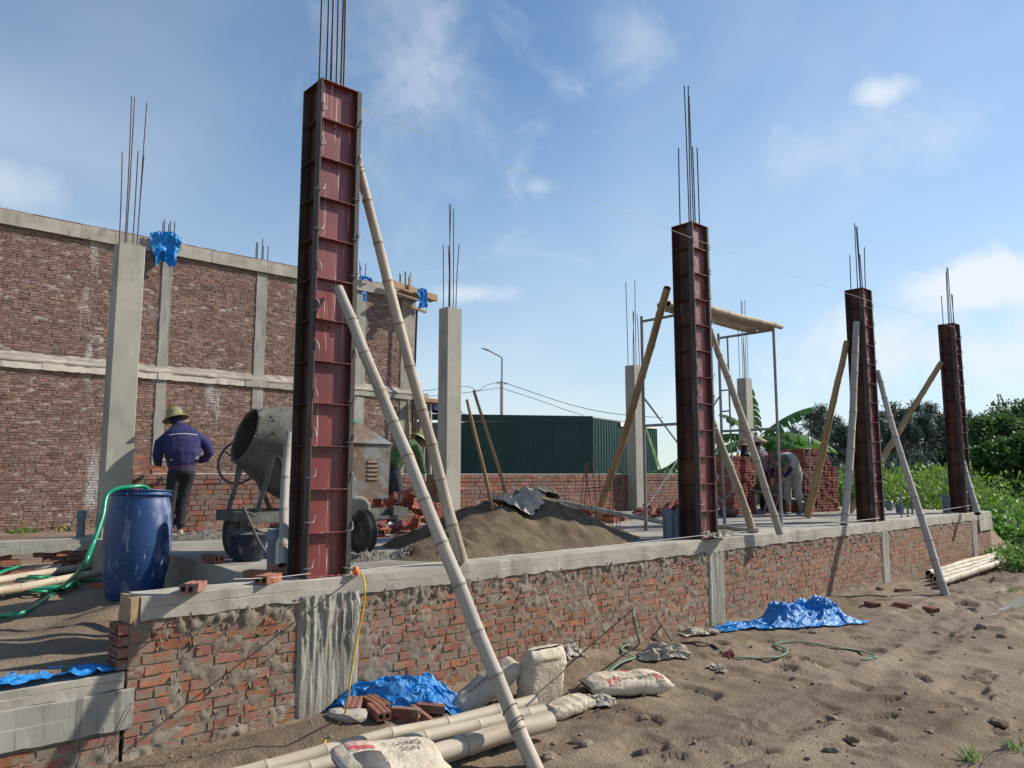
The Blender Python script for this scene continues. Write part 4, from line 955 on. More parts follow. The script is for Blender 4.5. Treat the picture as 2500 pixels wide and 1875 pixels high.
# motor housing
bx0, bx1, by0, by1 = 3.95, 4.60, 6.98, 7.50
zb, zf, zt = .55, 1.135, 1.36
hs = MB()
hs.add([(bx0, by0, zb), (bx1 - .02, by0, zb), (bx1, by0, zf), (bx0, by0, zf), (bx0, by1, zb), (bx1 - .02, by1, zb), (bx1, by1, zf), (bx0, by1, zf),
        (bx0, by0 + .26, zt), (bx1 - .27, by0 + .22, zt), (bx1 - .27, by1 - .16, zt), (bx0, by1 - .2, zt),
        (bx0 - .015, by0 - .025, zf - .004), (bx1 + .02, by0 - .025, zf - .004), (bx1 + .02, by1 + .02, zf), (bx0 - .015, by1 + .02, zf)],
       [(0, 1, 2, 3), (1, 5, 6, 2), (5, 4, 7, 6), (4, 0, 3, 7), (12, 13, 9, 8), (13, 14, 10, 9), (14, 15, 11, 10), (15, 12, 8, 11), (8, 9, 10, 11), (0, 4, 5, 1)])
box = mpart(hs, 'motor_housing', 'mixer_box')
for k in range(5):
    z = .95 - k * .045; l = MB(); l.add([(4.31, by0 - .001, z), (4.44, by0 - .001, z), (4.44, by0 - .014, z - .022), (4.31, by0 - .014, z - .022), (4.31, by0 - .001, z - .028), (4.44, by0 - .001, z - .028)], [(0, 3, 2, 1), (3, 4, 5, 2), (0, 4, 3), (1, 2, 5)]); o = l.build('louvre', 'mixer_box', box)
mpart(MB().box((4.12, 7.22, zt + .012), (.34, .2, .02)), 'lid', 'teal_lid')
mt = MB(); mm = fit(None, Vector((-.2, -1, 0))).to_4x4(); mm.translation = Vector((4.02, 7.12, .50)) ; mm.translation = pd(872, 1240, 7.85); mt.lathe([(.001, .09), (.05, .09), (.055, .105), (.105, .10), (.118, .08), (.118, -.2), (.0, -.2)], 24, 0, mm); mo_ = mpart(mt, 'motor', 'motor_grey')
gr = MB()
for k in range(-5, 6):
    h = math.sqrt(max(0, .11 ** 2 - (k * .02) ** 2))
    gr.tube([mm @ Vector((k * .02, -h, .108)), mm @ Vector((k * .02, h, .108))], .003, 4); gr.tube([mm @ Vector((-h, k * .02, .110)), mm @ Vector((h, k * .02, .110))], .003, 4)
o = gr.build('grille', 'mixer_frame', mo_)
pl = MB(); pl.span((4.02, 6.86, .34), (4.62, 7.1, .375)); pl.span((4.56, 6.84, .376), (4.66, 6.94, .47)); mpart(pl, 'motor_plate', 'mixer_frame')
def wheel(c, name='wheel'):
    e = MB(); wmx = fit(None, Vector((1, 0, 0))).to_4x4(); wmx.translation = Vector(c)
    pr = [(.13, -.05), (.17, -.062), (.205, -.055), (.222, -.035)]
    for k in range(6): pr += [(.224, -.03 + k * .011), (.217, -.026 + k * .011), (.217, -.023 + k * .011), (.224, -.019 + k * .011)]
    pr += [(.205, .055), (.17, .062), (.13, .05)]
    t = mpart(e.lathe(pr, 40, 0, wmx), name, 'rubber')
    r_ = MB().lathe([(.132, -.05), (.12, -.03), (.05, -.015), (.045, -.045), (.001, -.05)], 24, 0, wmx); r_.lathe([(.132, .05), (.001, .03)], 24, 0, wmx); r_.build('rim', 'mixer_frame', t)
wheel((4.18, 6.83, .222)); wheel((4.18, 7.85, .222)); wheel((3.12, 7.45, .222)); 
mpart(MB().tube([(4.18, 6.8, .222), (4.18, 7.85, .222)], .03, 8), 'axle', 'mixer_frame')
br = MB(); br.tube([(4.0, 6.95, .36), (4.14, 6.86, .23)], .03, 4, sm=False); br.tube([(4.02, 6.8, .24), (4.2, 6.85, .23)], .025, 4, sm=False); mpart(br, 'axle_bracket', 'mixer_frame')

# ------------------------------------------------------------------ blue barrel, bucket, pipes
BR = empty('plastic_barrel', pd(333, 1330, 7.0)); BR.location.z = g1(BR.location.x, BR.location.y) - .012; BR.rotation_euler = (radians(-1.5), radians(2.5), .4)
tag(BR, 'scratched blue plastic barrel with a hose over its rim', 'barrel')
H = 1.05 ; zt_ = 0.66 - BR.location.z; H = zt_
prof = [(.001, .005), (.20, 0), (.225, .02), (.248, .10), (.262, .2), (.282, .32), (.292, H * .5), (.288, H * .65), (.272, H * .8), (.252, H - .10), (.243, H - .07), (.243, H - .055)]
mb = MB().lathe(prof, 48); mb.lathe([(.242, H - .056), (.235, H - .10), (.26, H * .7), (.26, .2), (.2, .04), (0.001, .04)], 48)
mb.build('body', 'barrel_blue', BR)
MB().lathe([(.243, H - .056), (.262, H - .055), (.268, H - .045), (.262, H - .036), (.250, H - .034), (.250, H - .015), (.262, H - .012), (.262, H), (.245, H + .002), (.236, H - .01), (.236, H - .05)], 48).build('rim', 'barrel_blue', BR)
BK = empty('bucket', pz(604, 1368, .0)); tag(BK, 'dark rubber bucket of wet mortar standing left of the mixer', 'bucket')
MB().lathe([(.001, 0), (.125, 0), (.13, .01), (.185, .235), (.195, .25), (.185, .252), (.176, .235), (.15, .1)], 32).build('body', 'bucket', BK)
mb = MB(); t = np.linspace(0, 2 * pi, 26); R_ = np.linspace(0, 1, 8); TT, RR_ = np.meshgrid(t, R_); Xb = .18 * RR_ * np.cos(TT); Yb = .18 * RR_ * np.sin(TT)
mb.grid(Xb, Yb, .235 + .09 * (1 - RR_) * (0.5 + fbm(Xb * 14, Yb * 14, 3, 5)), sm=False); mb.build('mortar', 'wet_mortar', BK)
def pipe(name, base_p, h, r, label, group=None, lean=(0, 0)):
    mb = MB(); mb.lathe([(r, 0), (r, h - .12), (r * 1.10, h - .10), (r * 1.10, h), (r * .98, h), (r * .9, h - .2), (r * .9, 0)], 20); o = mb.build(name, 'pvc'); o.location = base_p; o.rotation_euler = (lean[0], lean[1], 0)
    return tag(o, label, 'pipe', group)
pipe('drain_pipe', pz(667, 1392, 0), .34, .055, 'upright grey plastic pipe left of the nearest steel form')
GP = 'grey pipes beside the second steel form'
pipe('drain_pipe', pz(1631, 1315, 0), .37, .062, 'widest upright grey pipe left of the second steel form', GP)
pipe('drain_pipe', pz(1649, 1314, 0), .34, .04, 'thinner middle one of three grey pipes by the second steel form', GP)
pipe('drain_pipe', pz(1662, 1309, 0) + Vector((0, .0, 0)), .36, .05, 'grey pipe touching the shaded side of the second steel form', GP)
pipe('drain_pipe', Vector((2.60, 11.10, 0)), .34, .05, 'grey plastic pipe standing left of the first concrete column')
pipe('drain_pipe', pz(2312, 1252, 0), .36, .075, 'wide grey pipe left of the farthest steel form')
pipe('drain_pipe', pz(2172, 1246, 0), .22, .07, 'short grey pipe stub far behind the third steel form')
pipe('drain_pipe', pz(2197, 1252, 0), .20, .075, 'squat grey pipe stub by the thin posts on the platform')
for k, (a, b, h, lb) in enumerate([(2201, 1262, .42, 'thin grey stake beside the squat pipe stub'), (2217, 1262, .22, 'short thin stake right of the squat pipe stub'), (2228, 1258, .28, 'thin stake just left of the slanting prop'), (2247, 1258, .24, 'thin white pipe right of the slanting prop')]):
    o = MB().tube([(0, 0, 0), (.01, 0, h)], .022, 8).build('stake', 'pvc'); o.location = pz(a, b, 0); tag(o, lb, 'stake')
pipe('drain_pipe', pz(1481, 1245, 0) , .46, .06, 'left of two grey pipes behind the tied reinforcing bars'); pipe('drain_pipe', pz(1497, 1245, 0), .46, .06, 'right of two grey pipes behind the tied reinforcing bars')
# ------------------------------------------------------------------ sand pile
SPX, SPY = 6.05, 6.95
mb = MB()
xs = np.linspace(4.0, 8.3, 150); ys = np.linspace(5.74, 8.6, 100); X, Y = np.meshgrid(xs, ys)
def sandz(X, Y):
    d1 = np.hypot((X - 5.85) / 1.20, (Y - 6.85) / 1.05); d2 = np.hypot((X - 6.65) / 1.45, (Y - 6.85) / 1.10)
    d3 = np.hypot((X - 4.75) / .7, (Y - 6.15) / .5)
    w = .16 * (fbm(X * 1.6, Y * 1.6, 3, 61) - .5) * 2
    z = np.maximum(np.maximum(.55 * np.maximum(0, 1 - d1 + w), .60 * np.maximum(0, 1 - d2 + w)), .20 * np.maximum(0, 1 - d3 + w))
    z = z + .055 * np.maximum(0, ridg((X - .5 * Y) * 2.4, (Y + .3 * X) * 1.4, 3, 66) - .6) * sst(.03, .2, z) * 2 - .05 * sst(.62, .75, vn(X * 2.6, Y * 2.6, 68)) * sst(.1, .3, z) + .045 * (fbm(X * 8, Y * 8, 4, 64) - .5) * sst(.02, .1, z)
    lump = .10 * np.maximum(0, fbm(X * 5.5, Y * 5.5, 4, 69) - .45) * 2 * sst(5.0, 4.6, X) * sst(.01, .06, z)
    return (z + lump) * sst(5.70, 5.86, Y)
def sz(x, y): return float(sandz(np.array([x]), np.array([y]))[0])
Z = sandz(X, Y) - .022
mb.grid(X, Y, Z)
tag(mb.build('sand_pile', 'sand'), 'heap of damp brown sand on the platform behind the string line', 'sand pile', kind='thing')
def sheet(name, loc, sx_, sy_, amp, seed, mat, label, cat, n=40, freq=3.0, fall=0.0, hump=0.0, rz=0.0, group=None, droop=None, fold=1.0):
    """a crumpled sheet; heights are kept above the surface it lies on"""
    u = np.linspace(-1, 1, n); U, V = np.meshgrid(u, u)
    e = np.minimum(1 - np.abs(U), 1 - np.abs(V))
    outl = 1 + .22 * (fbm(U * 1.5 + seed, V * 1.5, 3, seed) - .5) * 2
    a = ridg(U * freq, V * freq, 4, seed + 1); b = fbm(U * freq * .6, V * freq * .6, 3, seed + 2)
    Zs = amp * (a ** 2 * (0.35 + b) * (1 + .0 * e)) * sst(0, .35, e + .12) + hump * np.exp(-(U ** 2 + V ** 2) * 2.2)
    Xs = U * sx_ * outl + fold * .06 * (fbm(U * 5, V * 5, 3, seed + 5) - .5); Ys = V * sy_ * outl + fold * .06 * (fbm(U * 5, V * 5, 3, seed + 6) - .5)
    if droop is not None: Zs = Zs + droop(Xs, Ys)
    m = MB(); m.grid(Xs, Ys, Zs + .008, sm=False)
    o = m.build(name, mat); o.location = loc; o.rotation_euler = (0, 0, rz)
    return tag(o, label, cat, group)
def on_sand(cx, cy, rz):
    c, s = cos(rz), sin(rz)
    return lambda X, Y: sandz(cx + c * X - s * Y, cy + s * X + c * Y) - sz(cx, cy)
for cx, cy, a, b, rz, sd, lb in ((6.25, 6.72, .34, .27, .5, 3, 'crumpled cement paper with a red mark draped over the top of the sand pile'), (6.75, 7.05, .36, .28, -.3, 8, 'dark grey sheet folded up on the far side of the sand pile top')):
    f = on_sand(cx, cy, rz); sheet('paper_sheet', (cx, cy, sz(cx, cy) + .03), a, b, .13, sd, 'paper_scrap' if sd == 3 else 'bag_dark', lb, 'paper', 44, 2.2, droop=f, rz=rz)
# shovels stuck in the pile: only the handles show
for k, (a, b, lb) in enumerate((((1141, 975), (1201, 1238), 'shovel handle stuck in the sand, nearer the concrete column'), ((1158, 953), (1232, 1196), 'taller shovel handle stuck in the sand pile'))):
    P1 = pd(a[0], a[1], 8.6 + .2 * k); P0 = pd(b[0], b[1], 8.7 + .3 * k); P0 = P0 - (P1 - P0).normalized() * .12
    r = MB(); L = (P1 - P0).length; r.tube([(0.01 * sin(5 * t), 0, L * t) for t in np.linspace(0, 1, 9)], [.022 - .005 * t for t in np.linspace(0, 1, 9)], 10); o = r.build('shovel', 'wood'); mw = fit(None, P1 - P0).to_4x4(); mw.translation = P0; o.matrix_world = mw
    bl = MB(); bl.add([(-.1, 0, -.02), (.1, 0, -.02), (.1, .01, -.2), (0, .015, -.27), (-.1, .01, -.2)], [(0, 1, 2, 3, 4)]); bl.build('blade', 'steel_frame', o); tag(o, lb, 'shovel', 'shovels in the sand')

# ------------------------------------------------------------------ loose bricks
def loose(p, rot, label, group, mesh=HB_NEW):
    o = bpy.data.objects.new('brick', mesh); o.location = p; o.rotation_euler = rot; link(o); return tag(o, label, 'brick', group)
def heap(cx, cy, rx, ry, h, n, label, group, seed, mesh=HB_NEW, z0=0.0):
    r = random.Random(seed); k = 0; placed = []
    while k < n:
        a = r.uniform(0, 2 * pi); q = math.sqrt(r.random()); x = cx + rx * q * cos(a); y = cy + ry * q * sin(a); top = h * (1 - q ** 1.3)
        z = z0 + .032 + (top * (k / n) ** .6 if k > n * .35 else 0)
        if any((x - p[0]) ** 2 + (y - p[1]) ** 2 < .010 and abs(z - p[2]) < .06 for p in placed) and r.random() < .9: continue
        placed.append((x, y, z))
        flat = k <= n * .35
        rot = (r.choice((0, pi / 2)) if flat else r.gauss(0, .5), 0 if flat else r.gauss(0, .6), r.uniform(0, pi))
        if flat and rot[0]: z = z0 + .053 if False else z0 + .032; rot = (0, 0, rot[2])
        loose((x, y, z), rot, label, group, mesh); k += 1
heap(6.15, 9.0, .95, .55, .62, 80, 'loose hollow red brick in the heap behind the mixer and the sand', 'bricks heaped behind the mixer', 4)
heap(12.1, 8.9, .85, .5, .34, 34, 'loose hollow red brick in the heap left of the second steel form', 'bricks heaped behind the scaffold', 6)
heap(10.1, 8.9, .6, .45, .30, 26, 'loose hollow red brick in the small heap behind the tied bars', 'bricks heaped behind the bars', 8)
loose(pz(472, 1433, .033), (0, 0, radians(-42)), 'single hollow brick on the cap at the left end of the wall', None, HB_DIRTY)
loose(pz(655, 1412, .033), (0, 0, radians(-55)), 'hollow brick on the cap right at the left foot of the nearest form', None, HB_DIRTY)
loose(pz(632, 1402, .033), (0, 0, radians(35)), 'brick lying behind another on the cap left of the nearest form', None, HB_DIRTY)
loose(pz(690, 1388, .033), (0, 0, radians(30)), 'brick under the short grey prop', None, HB_DIRTY)
loose(pz(520, 1363, .033), (0, 0, radians(10)), 'lone dark brick on the platform left of the bucket', None, HB_DIRTY)
for k, (a, b, rz, lb) in enumerate([(917, 1732, .35, 'dark brick lying on edge in front of the near blue tarp'), (925, 1752, .1, 'brick at the lower edge of the near blue tarp, leaning on another'), (990, 1762, 1.0, 'upright brick showing its holes below the near blue tarp'), (1030, 1765, .6, 'tilted dark brick right of the upright one by the near tarp'), (1052, 1742, 1.2, 'brick poking out under the near blue tarp'), (862, 1738, -.4, 'dark brick left of the near blue tarp by the concrete post')]):
    p = gp(a, b, .045); loose(p, ((.1, pi / 2 * (k in (2,)), rz - .3) if k != 3 else (.5, .3, rz)), lb, None, HB_DIRTY)
for k, (a, b, rz, lb) in enumerate([(2130, 1480, .2, 'left of three mud-stained bricks on the ground right of the big blue tarp'), (2203, 1482, .5, 'long middle brick of three on the mud right of the big blue tarp'), (2273, 1492, .1, 'right of three mud-stained bricks below the slanting prop'), (2205, 1446, 1.5, 'dark clod-covered brick near the foot of the wall')]):
    loose(gp(a, b, .025), (0, 0, radians(-40) + rz), lb, None, HB_DIRTY)
loose(gp(272, 1425, .03) if False else pz(255, 1430, -.38), (0, 0, .9), 'brick wedged beside the foot of the blue barrel', None, HB_DIRTY)
# brick stacks: headers outward, kept as one thing each with its bricks as parts
HB_STACK = hollow_brick_mesh('brick', 'brick_stack')
def stack(name, x0, y0, nx, ny, nz, label, seed, prof, mesh=HB_STACK, ang=0.0):
    root = empty(name, (x0, y0, 0), ang); tag(root, label, 'brick stack'); r = random.Random(seed); k = 0
    rest = MB()
    for c in range(nz):
        for i in range(nx):
            for j in range(ny):
                if not prof(i / max(1, nx - 1), j / max(1, ny - 1), c / nz): continue
                shell = i in (0,) or j in (0,) or not prof(i / max(1, nx - 1), j / max(1, ny - 1), (c + 1.0) / nz) or c == nz - 1 or i == nx - 1
                if not shell: continue
                # bricks lie along local y: their holed ends face -y
                inst('brick', mesh, root, (i * .108 + r.gauss(0, .003), j * .222 + r.gauss(0, .012), .031 + c * .062), (0, 0, r.gauss(0, .015))); k += 1
    return k
n1 = stack('brick_stack', 13.70, 8.45, 9, 5, 19, 'lower red brick stack with a cup on it, left of the wheelbarrow', 3, lambda u, v, w: w < 1 - .10 * v - (.50 if (u > .3 and u < .62) else 0) * (v < .3) - (.15 if u > .8 else 0), ang=radians(4))
n2 = stack('brick_stack', 15.75, 7.95, 12, 5, 22, 'tall red brick stack right of the bending worker', 7, lambda u, v, w: w < 1 - .06 * abs(math.sin(u * 9 + v * 4)) - .38 * max(0, u - .62) * 2 - .05 * v, ang=radians(-6))

# ------------------------------------------------------------------ tied reinforcing bars
RB = empty('tied_rebar', (8.6, 7.3, 0)); tag(RB, 'bundle of thin rusty reinforcing bars with stirrups standing right of the sand pile', 'rebar bundle')
rr = random.Random(17)
tops = [(1430, 1125), (1436, 1130), (1446, 1120), (1428, 1140), (1462, 1150), (1492, 1145), (1497, 1150), (1515, 1140), (1521, 1150)]
bots = [(1415, 1255), (1424, 1262), (1458, 1270), (1450, 1275), (1470, 1280), (1488, 1290), (1495, 1285), (1505, 1295), (1512, 1300)]
for (a, b), (c, d) in zip(tops, bots):
    P0 = pz(c, d, 0.0) if d > 1278 else pd(c, d, 10.6); P0.z = max(P0.z, 0); dep = (P0 - CAM_POS).dot(FWD); P1 = pd(a, b, dep)
    if P0.z > .01 : P0 = P0 + (P0 - P1) * (P0.z / max(.01, P1.z - P0.z))
    o = MB().tube([P0, P1], .007, 6).build('bar', 'rebar_rust', RB); o.location = -Vector(RB.location)
for k, z in enumerate((.35, .62)):
    q = [pd(1432, 1200 - 8 * k, 10.6), pd(1500, 1196 - 10 * k, 10.2), pd(1518, 1193 - 10 * k, 9.6)]; o = MB().tube(q, .006, 6).build('stirrup', 'rebar_rust', RB); o.location = -Vector(RB.location)

# ------------------------------------------------------------------ people
def person(name, loc, rz, rings, mats, label, voxel=0.011):
    """rings: list of chains; a chain = [(x,y,z, rx, ry)...], tag. Overlapping lofts are fused into one skin, then coloured by the nearest chain."""
    root = empty(name, loc, rz); tag(root, label, 'person')
    mb = MB(); segs = []
    for chain, mi in rings:
        P = [Vector(c[:3]) for c in chain]; n = 14; vs = []
        for i, p in enumerate(P):
            t = (P[min(i + 1, len(P) - 1)] - P[max(i - 1, 0)]).normalized()
            u = Vector((1, 0, 0)); u = u - t * u.dot(t)
            if u.length < .2: u = Vector((0, 1, 0)) - t * t.y
            u.normalize(); w = t.cross(u)
            rx, ry = chain[i][3], chain[i][4] if len(chain[i]) > 4 else chain[i][3]
            for j in range(n):
                a = 2 * pi * j / n; vs.append(p + u * rx * cos(a) + w * ry * sin(a))
            if i: segs.append((P[i - 1], P[i], chain[i - 1][3], rx, mi))
        k = len(P)
        # rounded ends
        t0 = (P[0] - P[1]).normalized() * min(chain[0][3], chain[0][4] if len(chain[0]) > 4 else 9) * .55; t1 = (P[-1] - P[-2]).normalized() * min(chain[-1][3], chain[-1][4] if len(chain[-1]) > 4 else 9) * .55
        b = len(vs); vs += [P[0] + t0, P[-1] + t1]
        fs = [(i * n + j, i * n + (j + 1) % n, (i + 1) * n + (j + 1) % n, (i + 1) * n + j) for i in range(k - 1) for j in range(n)]
        fs += [(b, (j + 1) % n, j) for j in range(n)] + [(b + 1, (k - 1) * n + j, (k - 1) * n + (j + 1) % n) for j in range(n)]
        mb.add(vs, fs)
    tmp = mb.build('body', mats[0])
    md = tmp.modifiers.new('r', 'REMESH'); md.mode = 'VOXEL'; md.voxel_size = voxel
    ms = tmp.modifiers.new('s', 'SMOOTH'); ms.factor = .5; ms.iterations = 3
    dg = bpy.context.evaluated_depsgraph_get(); ev = tmp.evaluated_get(dg); me = bpy.data.meshes.new_from_object(ev)
    tmp.modifiers.clear(); old = tmp.data; tmp.data = me; bpy.data.meshes.remove(old)
    me.materials.clear()
    for q in mats: me.materials.append(MATS[q])
    nf = len(me.polygons); ce = np.empty(nf * 3); me.polygons.foreach_get('center', ce); ce = ce.reshape(-1, 3)
    best = np.full(nf, 1e9); idx = np.zeros(nf, int)
    for a, b, ra, rb_, mi in segs:
        a = np.array(a); b = np.array(b); ab = b - a; t = np.clip(((ce - a) @ ab) / (ab @ ab + 1e-9), 0, 1)
        d = np.linalg.norm(ce - (a + t[:, None] * ab), axis=1) / (ra + (rb_ - ra) * t)
        k = d < best; best[k] = d[k]; idx[k] = mi
    me.polygons.foreach_set('material_index', idx.astype(np.int32)); me.polygons.foreach_set('use_smooth', [True] * nf); me.update()
    tmp.parent = root
    return root
def hand(wr, dirn, side, mi, curl=.5):
    """palm and five fingers as chains; dirn = pointing direction, side = thumb side"""
    d = Vector(dirn).normalized(); s = Vector(side); s = (s - d * s.dot(d)).normalized(); nrm = d.cross(s); wr = Vector(wr); out = []
    out.append(([(*(wr), .026, .02), (*(wr + d * .05), .04, .018), (*(wr + d * .085), .04, .016)], mi))
    for k, L in enumerate((.062, .075, .07, .055)):
        b = wr + d * .085 + s * (.030 - .020 * k); m_ = b + d * L * .55 - nrm * L * .2 * curl; e = m_ + (d * .6 - nrm * curl).normalized() * L * .5
        out.append(([(*b, .0095), (*m_, .0088), (*e, .0075)], mi))
    b = wr + d * .03 + s * .03; out.append(([(*b, .012), (*(b + (d * .5 + s * .8).normalized() * .035), .0105), (*(b + (d * .8 + s * .45 - nrm * .3).normalized() * .062), .009)], mi))
    return out
def hat_part(root, prof, mat, loc, rot, name='hat', wob=0.0):
    mb = MB().lathe(prof, 36); o = mb.build(name, mat, root); o.location = loc; o.rotation_euler = rot; return o
PITH = [(.001, .135), (.05, .130), (.085, .108), (.105, .07), (.112, .02), (.116, .0), (.15, -.022), (.175, -.045), (.172, -.050), (.145, -.03), (.108, -.008), (.001, .0)]
CONE = [(.001, .17), (.015, .163), (.24, -.02), (.235, -.026), (.012, .15), (.001, .15)]
FLOP = [(.001, .115), (.06, .11), (.095, .09), (.108, .04), (.112, .0), (.15, -.02), (.19, -.05), (.185, -.055), (.11, -.01), (.001, .0)]
# worker in navy jacket, back to the camera. local frame: faces +y
p = pz(433, 1306, 0); p.y = min(p.y, 10.62)
NV, SK, TR, HA, SH = 0, 1, 2, 3, 4
ch = [([(0, .0, .90, .18, .125), (0, -.01, .98, .205, .14), (-.005, -.01, 1.10, .235, .15), (-.01, .02, 1.24, .245, .15), (-.02, .06, 1.36, .225, .13), (-.03, .10, 1.43, .15, .10), (-.04, .13, 1.465, .08, .075)], NV),
      ([(-.045, .14, 1.45, .055), (-.06, .18, 1.51, .058), ], SK), ([(-.065, .18, 1.52, .075, .08), (-.08, .21, 1.59, .082, .095), (-.08, .21, 1.65, .072, .085)], HA), ([(-.07, .25, 1.52, .055, .05), (-.082, .265, 1.57, .06, .05)], SK),
      ([(.13, .06, 1.35, .075), (.28, .02, 1.25, .078), (.36, .05, 1.11, .068), (.33, .15, 1.03, .058), (.28, .25, 1.0, .047), (.26, .28, 1.0, .04)], NV),
      ([(-.15, .07, 1.34, .075), (-.275, .06, 1.22, .078), (-.295, .10, 1.06, .068), (-.26, .22, .96, .055), (-.24, .27, .95, .042)], NV),
      ([(-.0, .0, .93, .165, .12), (0, -.01, .84, .17, .135), (0, -.01, .80, .15, .12)], TR),
      ([(-.085, .0, .84, .095, .11), (-.10, .02, .62, .085), (-.115, .02, .45, .072), (-.125, -.02, .25, .062), (-.13, -.02, .10, .058)], TR),
      ([(.085, .0, .84, .095, .11), (.06, .03, .62, .085), (.035, .02, .45, .075), (.02, -.02, .25, .066), (.01, -.03, .13, .066)], TR),
      ([(.01, -.03, .14, .04), (.01, -.03, .05, .038)], SK), ([(.005, -.06, .035, .04, .032), (.025, .05, .032, .045, .03), (.035, .13, .022, .04, .02)], SH),
      ([(-.13, -.02, .12, .042), (-.13, -.03, .05, .038)], SK), ([(-.13, -.06, .035, .04, .032), (-.14, .05, .032, .045, .03), (-.15, .13, .022, .04, .02)], SH)]
ch += hand((.255, .29, 1.0), (-.4, .8, -.1), (0, 0, 1), SK) + hand((-.235, .28, .945), (.4, .8, -.2), (0, 0, 1), SK)
P1_ = person('person', (p.x, p.y, 0), radians(-8), ch, ['navy_cloth', 'skin', 'trouser_black', 'hair', 'stone'], 'worker in navy jacket, black trousers and olive helmet seen from behind')
hat_part(P1_, PITH, 'olive_hat', (-.085, .20, 1.605), (radians(-16), radians(-13), 0))
o = MB().tube(smooth_path([(-.19, -.055, 1.33), (-.02, -.094, 1.35), (.16, -.058, 1.34)], 5), .011, 6, flat=.6).build('reflective_strip', 'white_trim', P1_)
for x, y, z in ((.155, -.108, 1.02), (-.155, -.112, 1.0)):
    mm = fit(None, Vector((x * 1.2, -1, 0))).to_4x4(); mm.translation = Vector((x, y + .006, z)); o = MB().lathe([(.001, .008), (.018, .008), (.02, .004), (.045, .005), (.05, -.02)], 20, 0, mm).build('jacket_fan', 'wire_black', P1_); MB().lathe([(.001, .011), (.011, .010), (.012, .006)], 12, 0, mm).build('fan_hub', 'white_trim', o)
MB().lathe([(.176, .0), (.182, .02), (.182, .05), (.174, .06)], 24, 0, Matrix.LocRotScale(Vector((0, 0, .885)), None, Vector((1.0, .74, 1)))).build('belt', 'maroon_cloth', P1_)
# worker in green shirt bending over. local frame: bends towards +y
p = pz(957, 1284, 0)
GR, TR2 = 0, 2
ch = [([(0, -.02, .90, .16, .12), (0, .02, 1.0, .175, .13), (0, .12, 1.14, .195, .13), (0, .25, 1.25, .195, .125), (0, .36, 1.31, .15, .10)], GR), ([(0, .38, 1.32, .055), (0, .44, 1.33, .055)], SK), ([(0, .44, 1.34, .07, .08), (0, .51, 1.34, .08, .09), (0, .55, 1.32, .07, .08)], SK), ([(0, .45, 1.38, .075, .06), (0, .52, 1.40, .07, .05)], HA),
      ([(.18, .30, 1.27, .07), (.22, .36, 1.10, .062), (.2, .40, .95, .055), (.15, .48, .84, .046)], GR), ([(-.18, .30, 1.27, .07), (-.22, .38, 1.10, .062), (-.2, .44, .95, .055), (-.14, .52, .84, .046)], GR),
      ([(0, -.02, .92, .165, .125), (0, -.03, .82, .16, .13)], TR2), ([(-.09, -.03, .84, .095, .11), (-.11, .0, .6, .085), (-.12, .0, .45, .076), (-.12, -.04, .2, .066), (-.12, -.05, .07, .064)], TR2), ([(.09, -.03, .84, .095, .11), (.11, .02, .6, .085), (.12, .02, .45, .076), (.13, -.02, .2, .066), (.13, -.03, .07, .064)], TR2),
      ([(-.12, -.1, .035, .04, .03), (-.13, .1, .025, .045, .022)], SH), ([(.13, -.08, .035, .04, .03), (.15, .12, .025, .045, .022)], SH)]
ch += hand((.145, .49, .83), (-.1, .3, -.9), (-1, 0, 0), SH) + hand((-.135, .53, .83), (.1, .3, -.9), (1, 0, 0), SH)
P2_ = person('person', (p.x, p.y, 0), radians(-92), ch, ['green_cloth', 'skin', 'trouser_slate', 'hair', 'white_trim'], 'worker in green shirt and khaki helmet bending over the brick heap')
hat_part(P2_, PITH, 'khaki_hat', (0, .515, 1.40), (radians(-38), 0, 0))
# worker in grey bending over the wheelbarrow
p = pz(1940, 1256, 0)
ch = [([(0, -.02, .92, .15, .14), (0, .06, 1.03, .165, .14), (0, .20, 1.13, .18, .135), (0, .36, 1.14, .17, .12), (0, .47, 1.10, .12, .09)], 0), ([(0, .48, 1.10, .055), (0, .55, 1.07, .055)], 1), ([(0, .55, 1.08, .07, .08), (0, .62, 1.04, .08, .09), (0, .67, 1.01, .07, .08)], 1), ([(0, .56, 1.12, .075, .06), (0, .64, 1.10, .07, .05)], 3),
      ([(.17, .40, 1.09, .065), (.21, .45, .97, .07)], 0), ([(.21, .45, .97, .045), (.19, .52, .84, .042), (.14, .62, .74, .035)], 5), ([(-.17, .40, 1.09, .065), (-.21, .46, .97, .07)], 0), ([(-.21, .46, .97, .045), (-.19, .56, .86, .042), (-.14, .66, .76, .035)], 5),
      ([(0, -.02, .95, .155, .14), (0, -.05, .85, .16, .145)], 2), ([(-.08, -.05, .86, .1, .12), (-.09, .03, .62, .09), (-.10, .03, .48, .08), (-.11, .0, .30, .076)], 2), ([(.08, -.05, .86, .1, .12), (.09, .05, .62, .09), (.10, .06, .48, .08), (.11, .03, .30, .076)], 2),
      ([(-.11, .0, .32, .048), (-.11, -.03, .08, .038)], 1), ([(.11, .03, .32, .048), (.11, .0, .08, .038)], 1), ([(-.11, -.07, .03, .038, .026), (-.12, .12, .022, .045, .02)], 4), ([(.11, -.04, .03, .038, .026), (.12, .15, .022, .045, .02)], 4)]
ch += hand((.135, .63, .735), (-.2, .5, -.7), (-1, 0, 0), 1) + hand((-.135, .67, .755), (.2, .5, -.7), (1, 0, 0), 1)
P3_ = person('person', (p.x, p.y, 0), radians(92), ch, ['grey_cloth', 'skin', 'grey_trouser', 'hair', 'sandal', 'navy_dark'], 'worker in grey shirt and rolled light trousers bending over the wheelbarrow')
hat_part(P3_, FLOP, 'camo_hat', (0, .61, 1.115), (radians(-48), 0, 0))
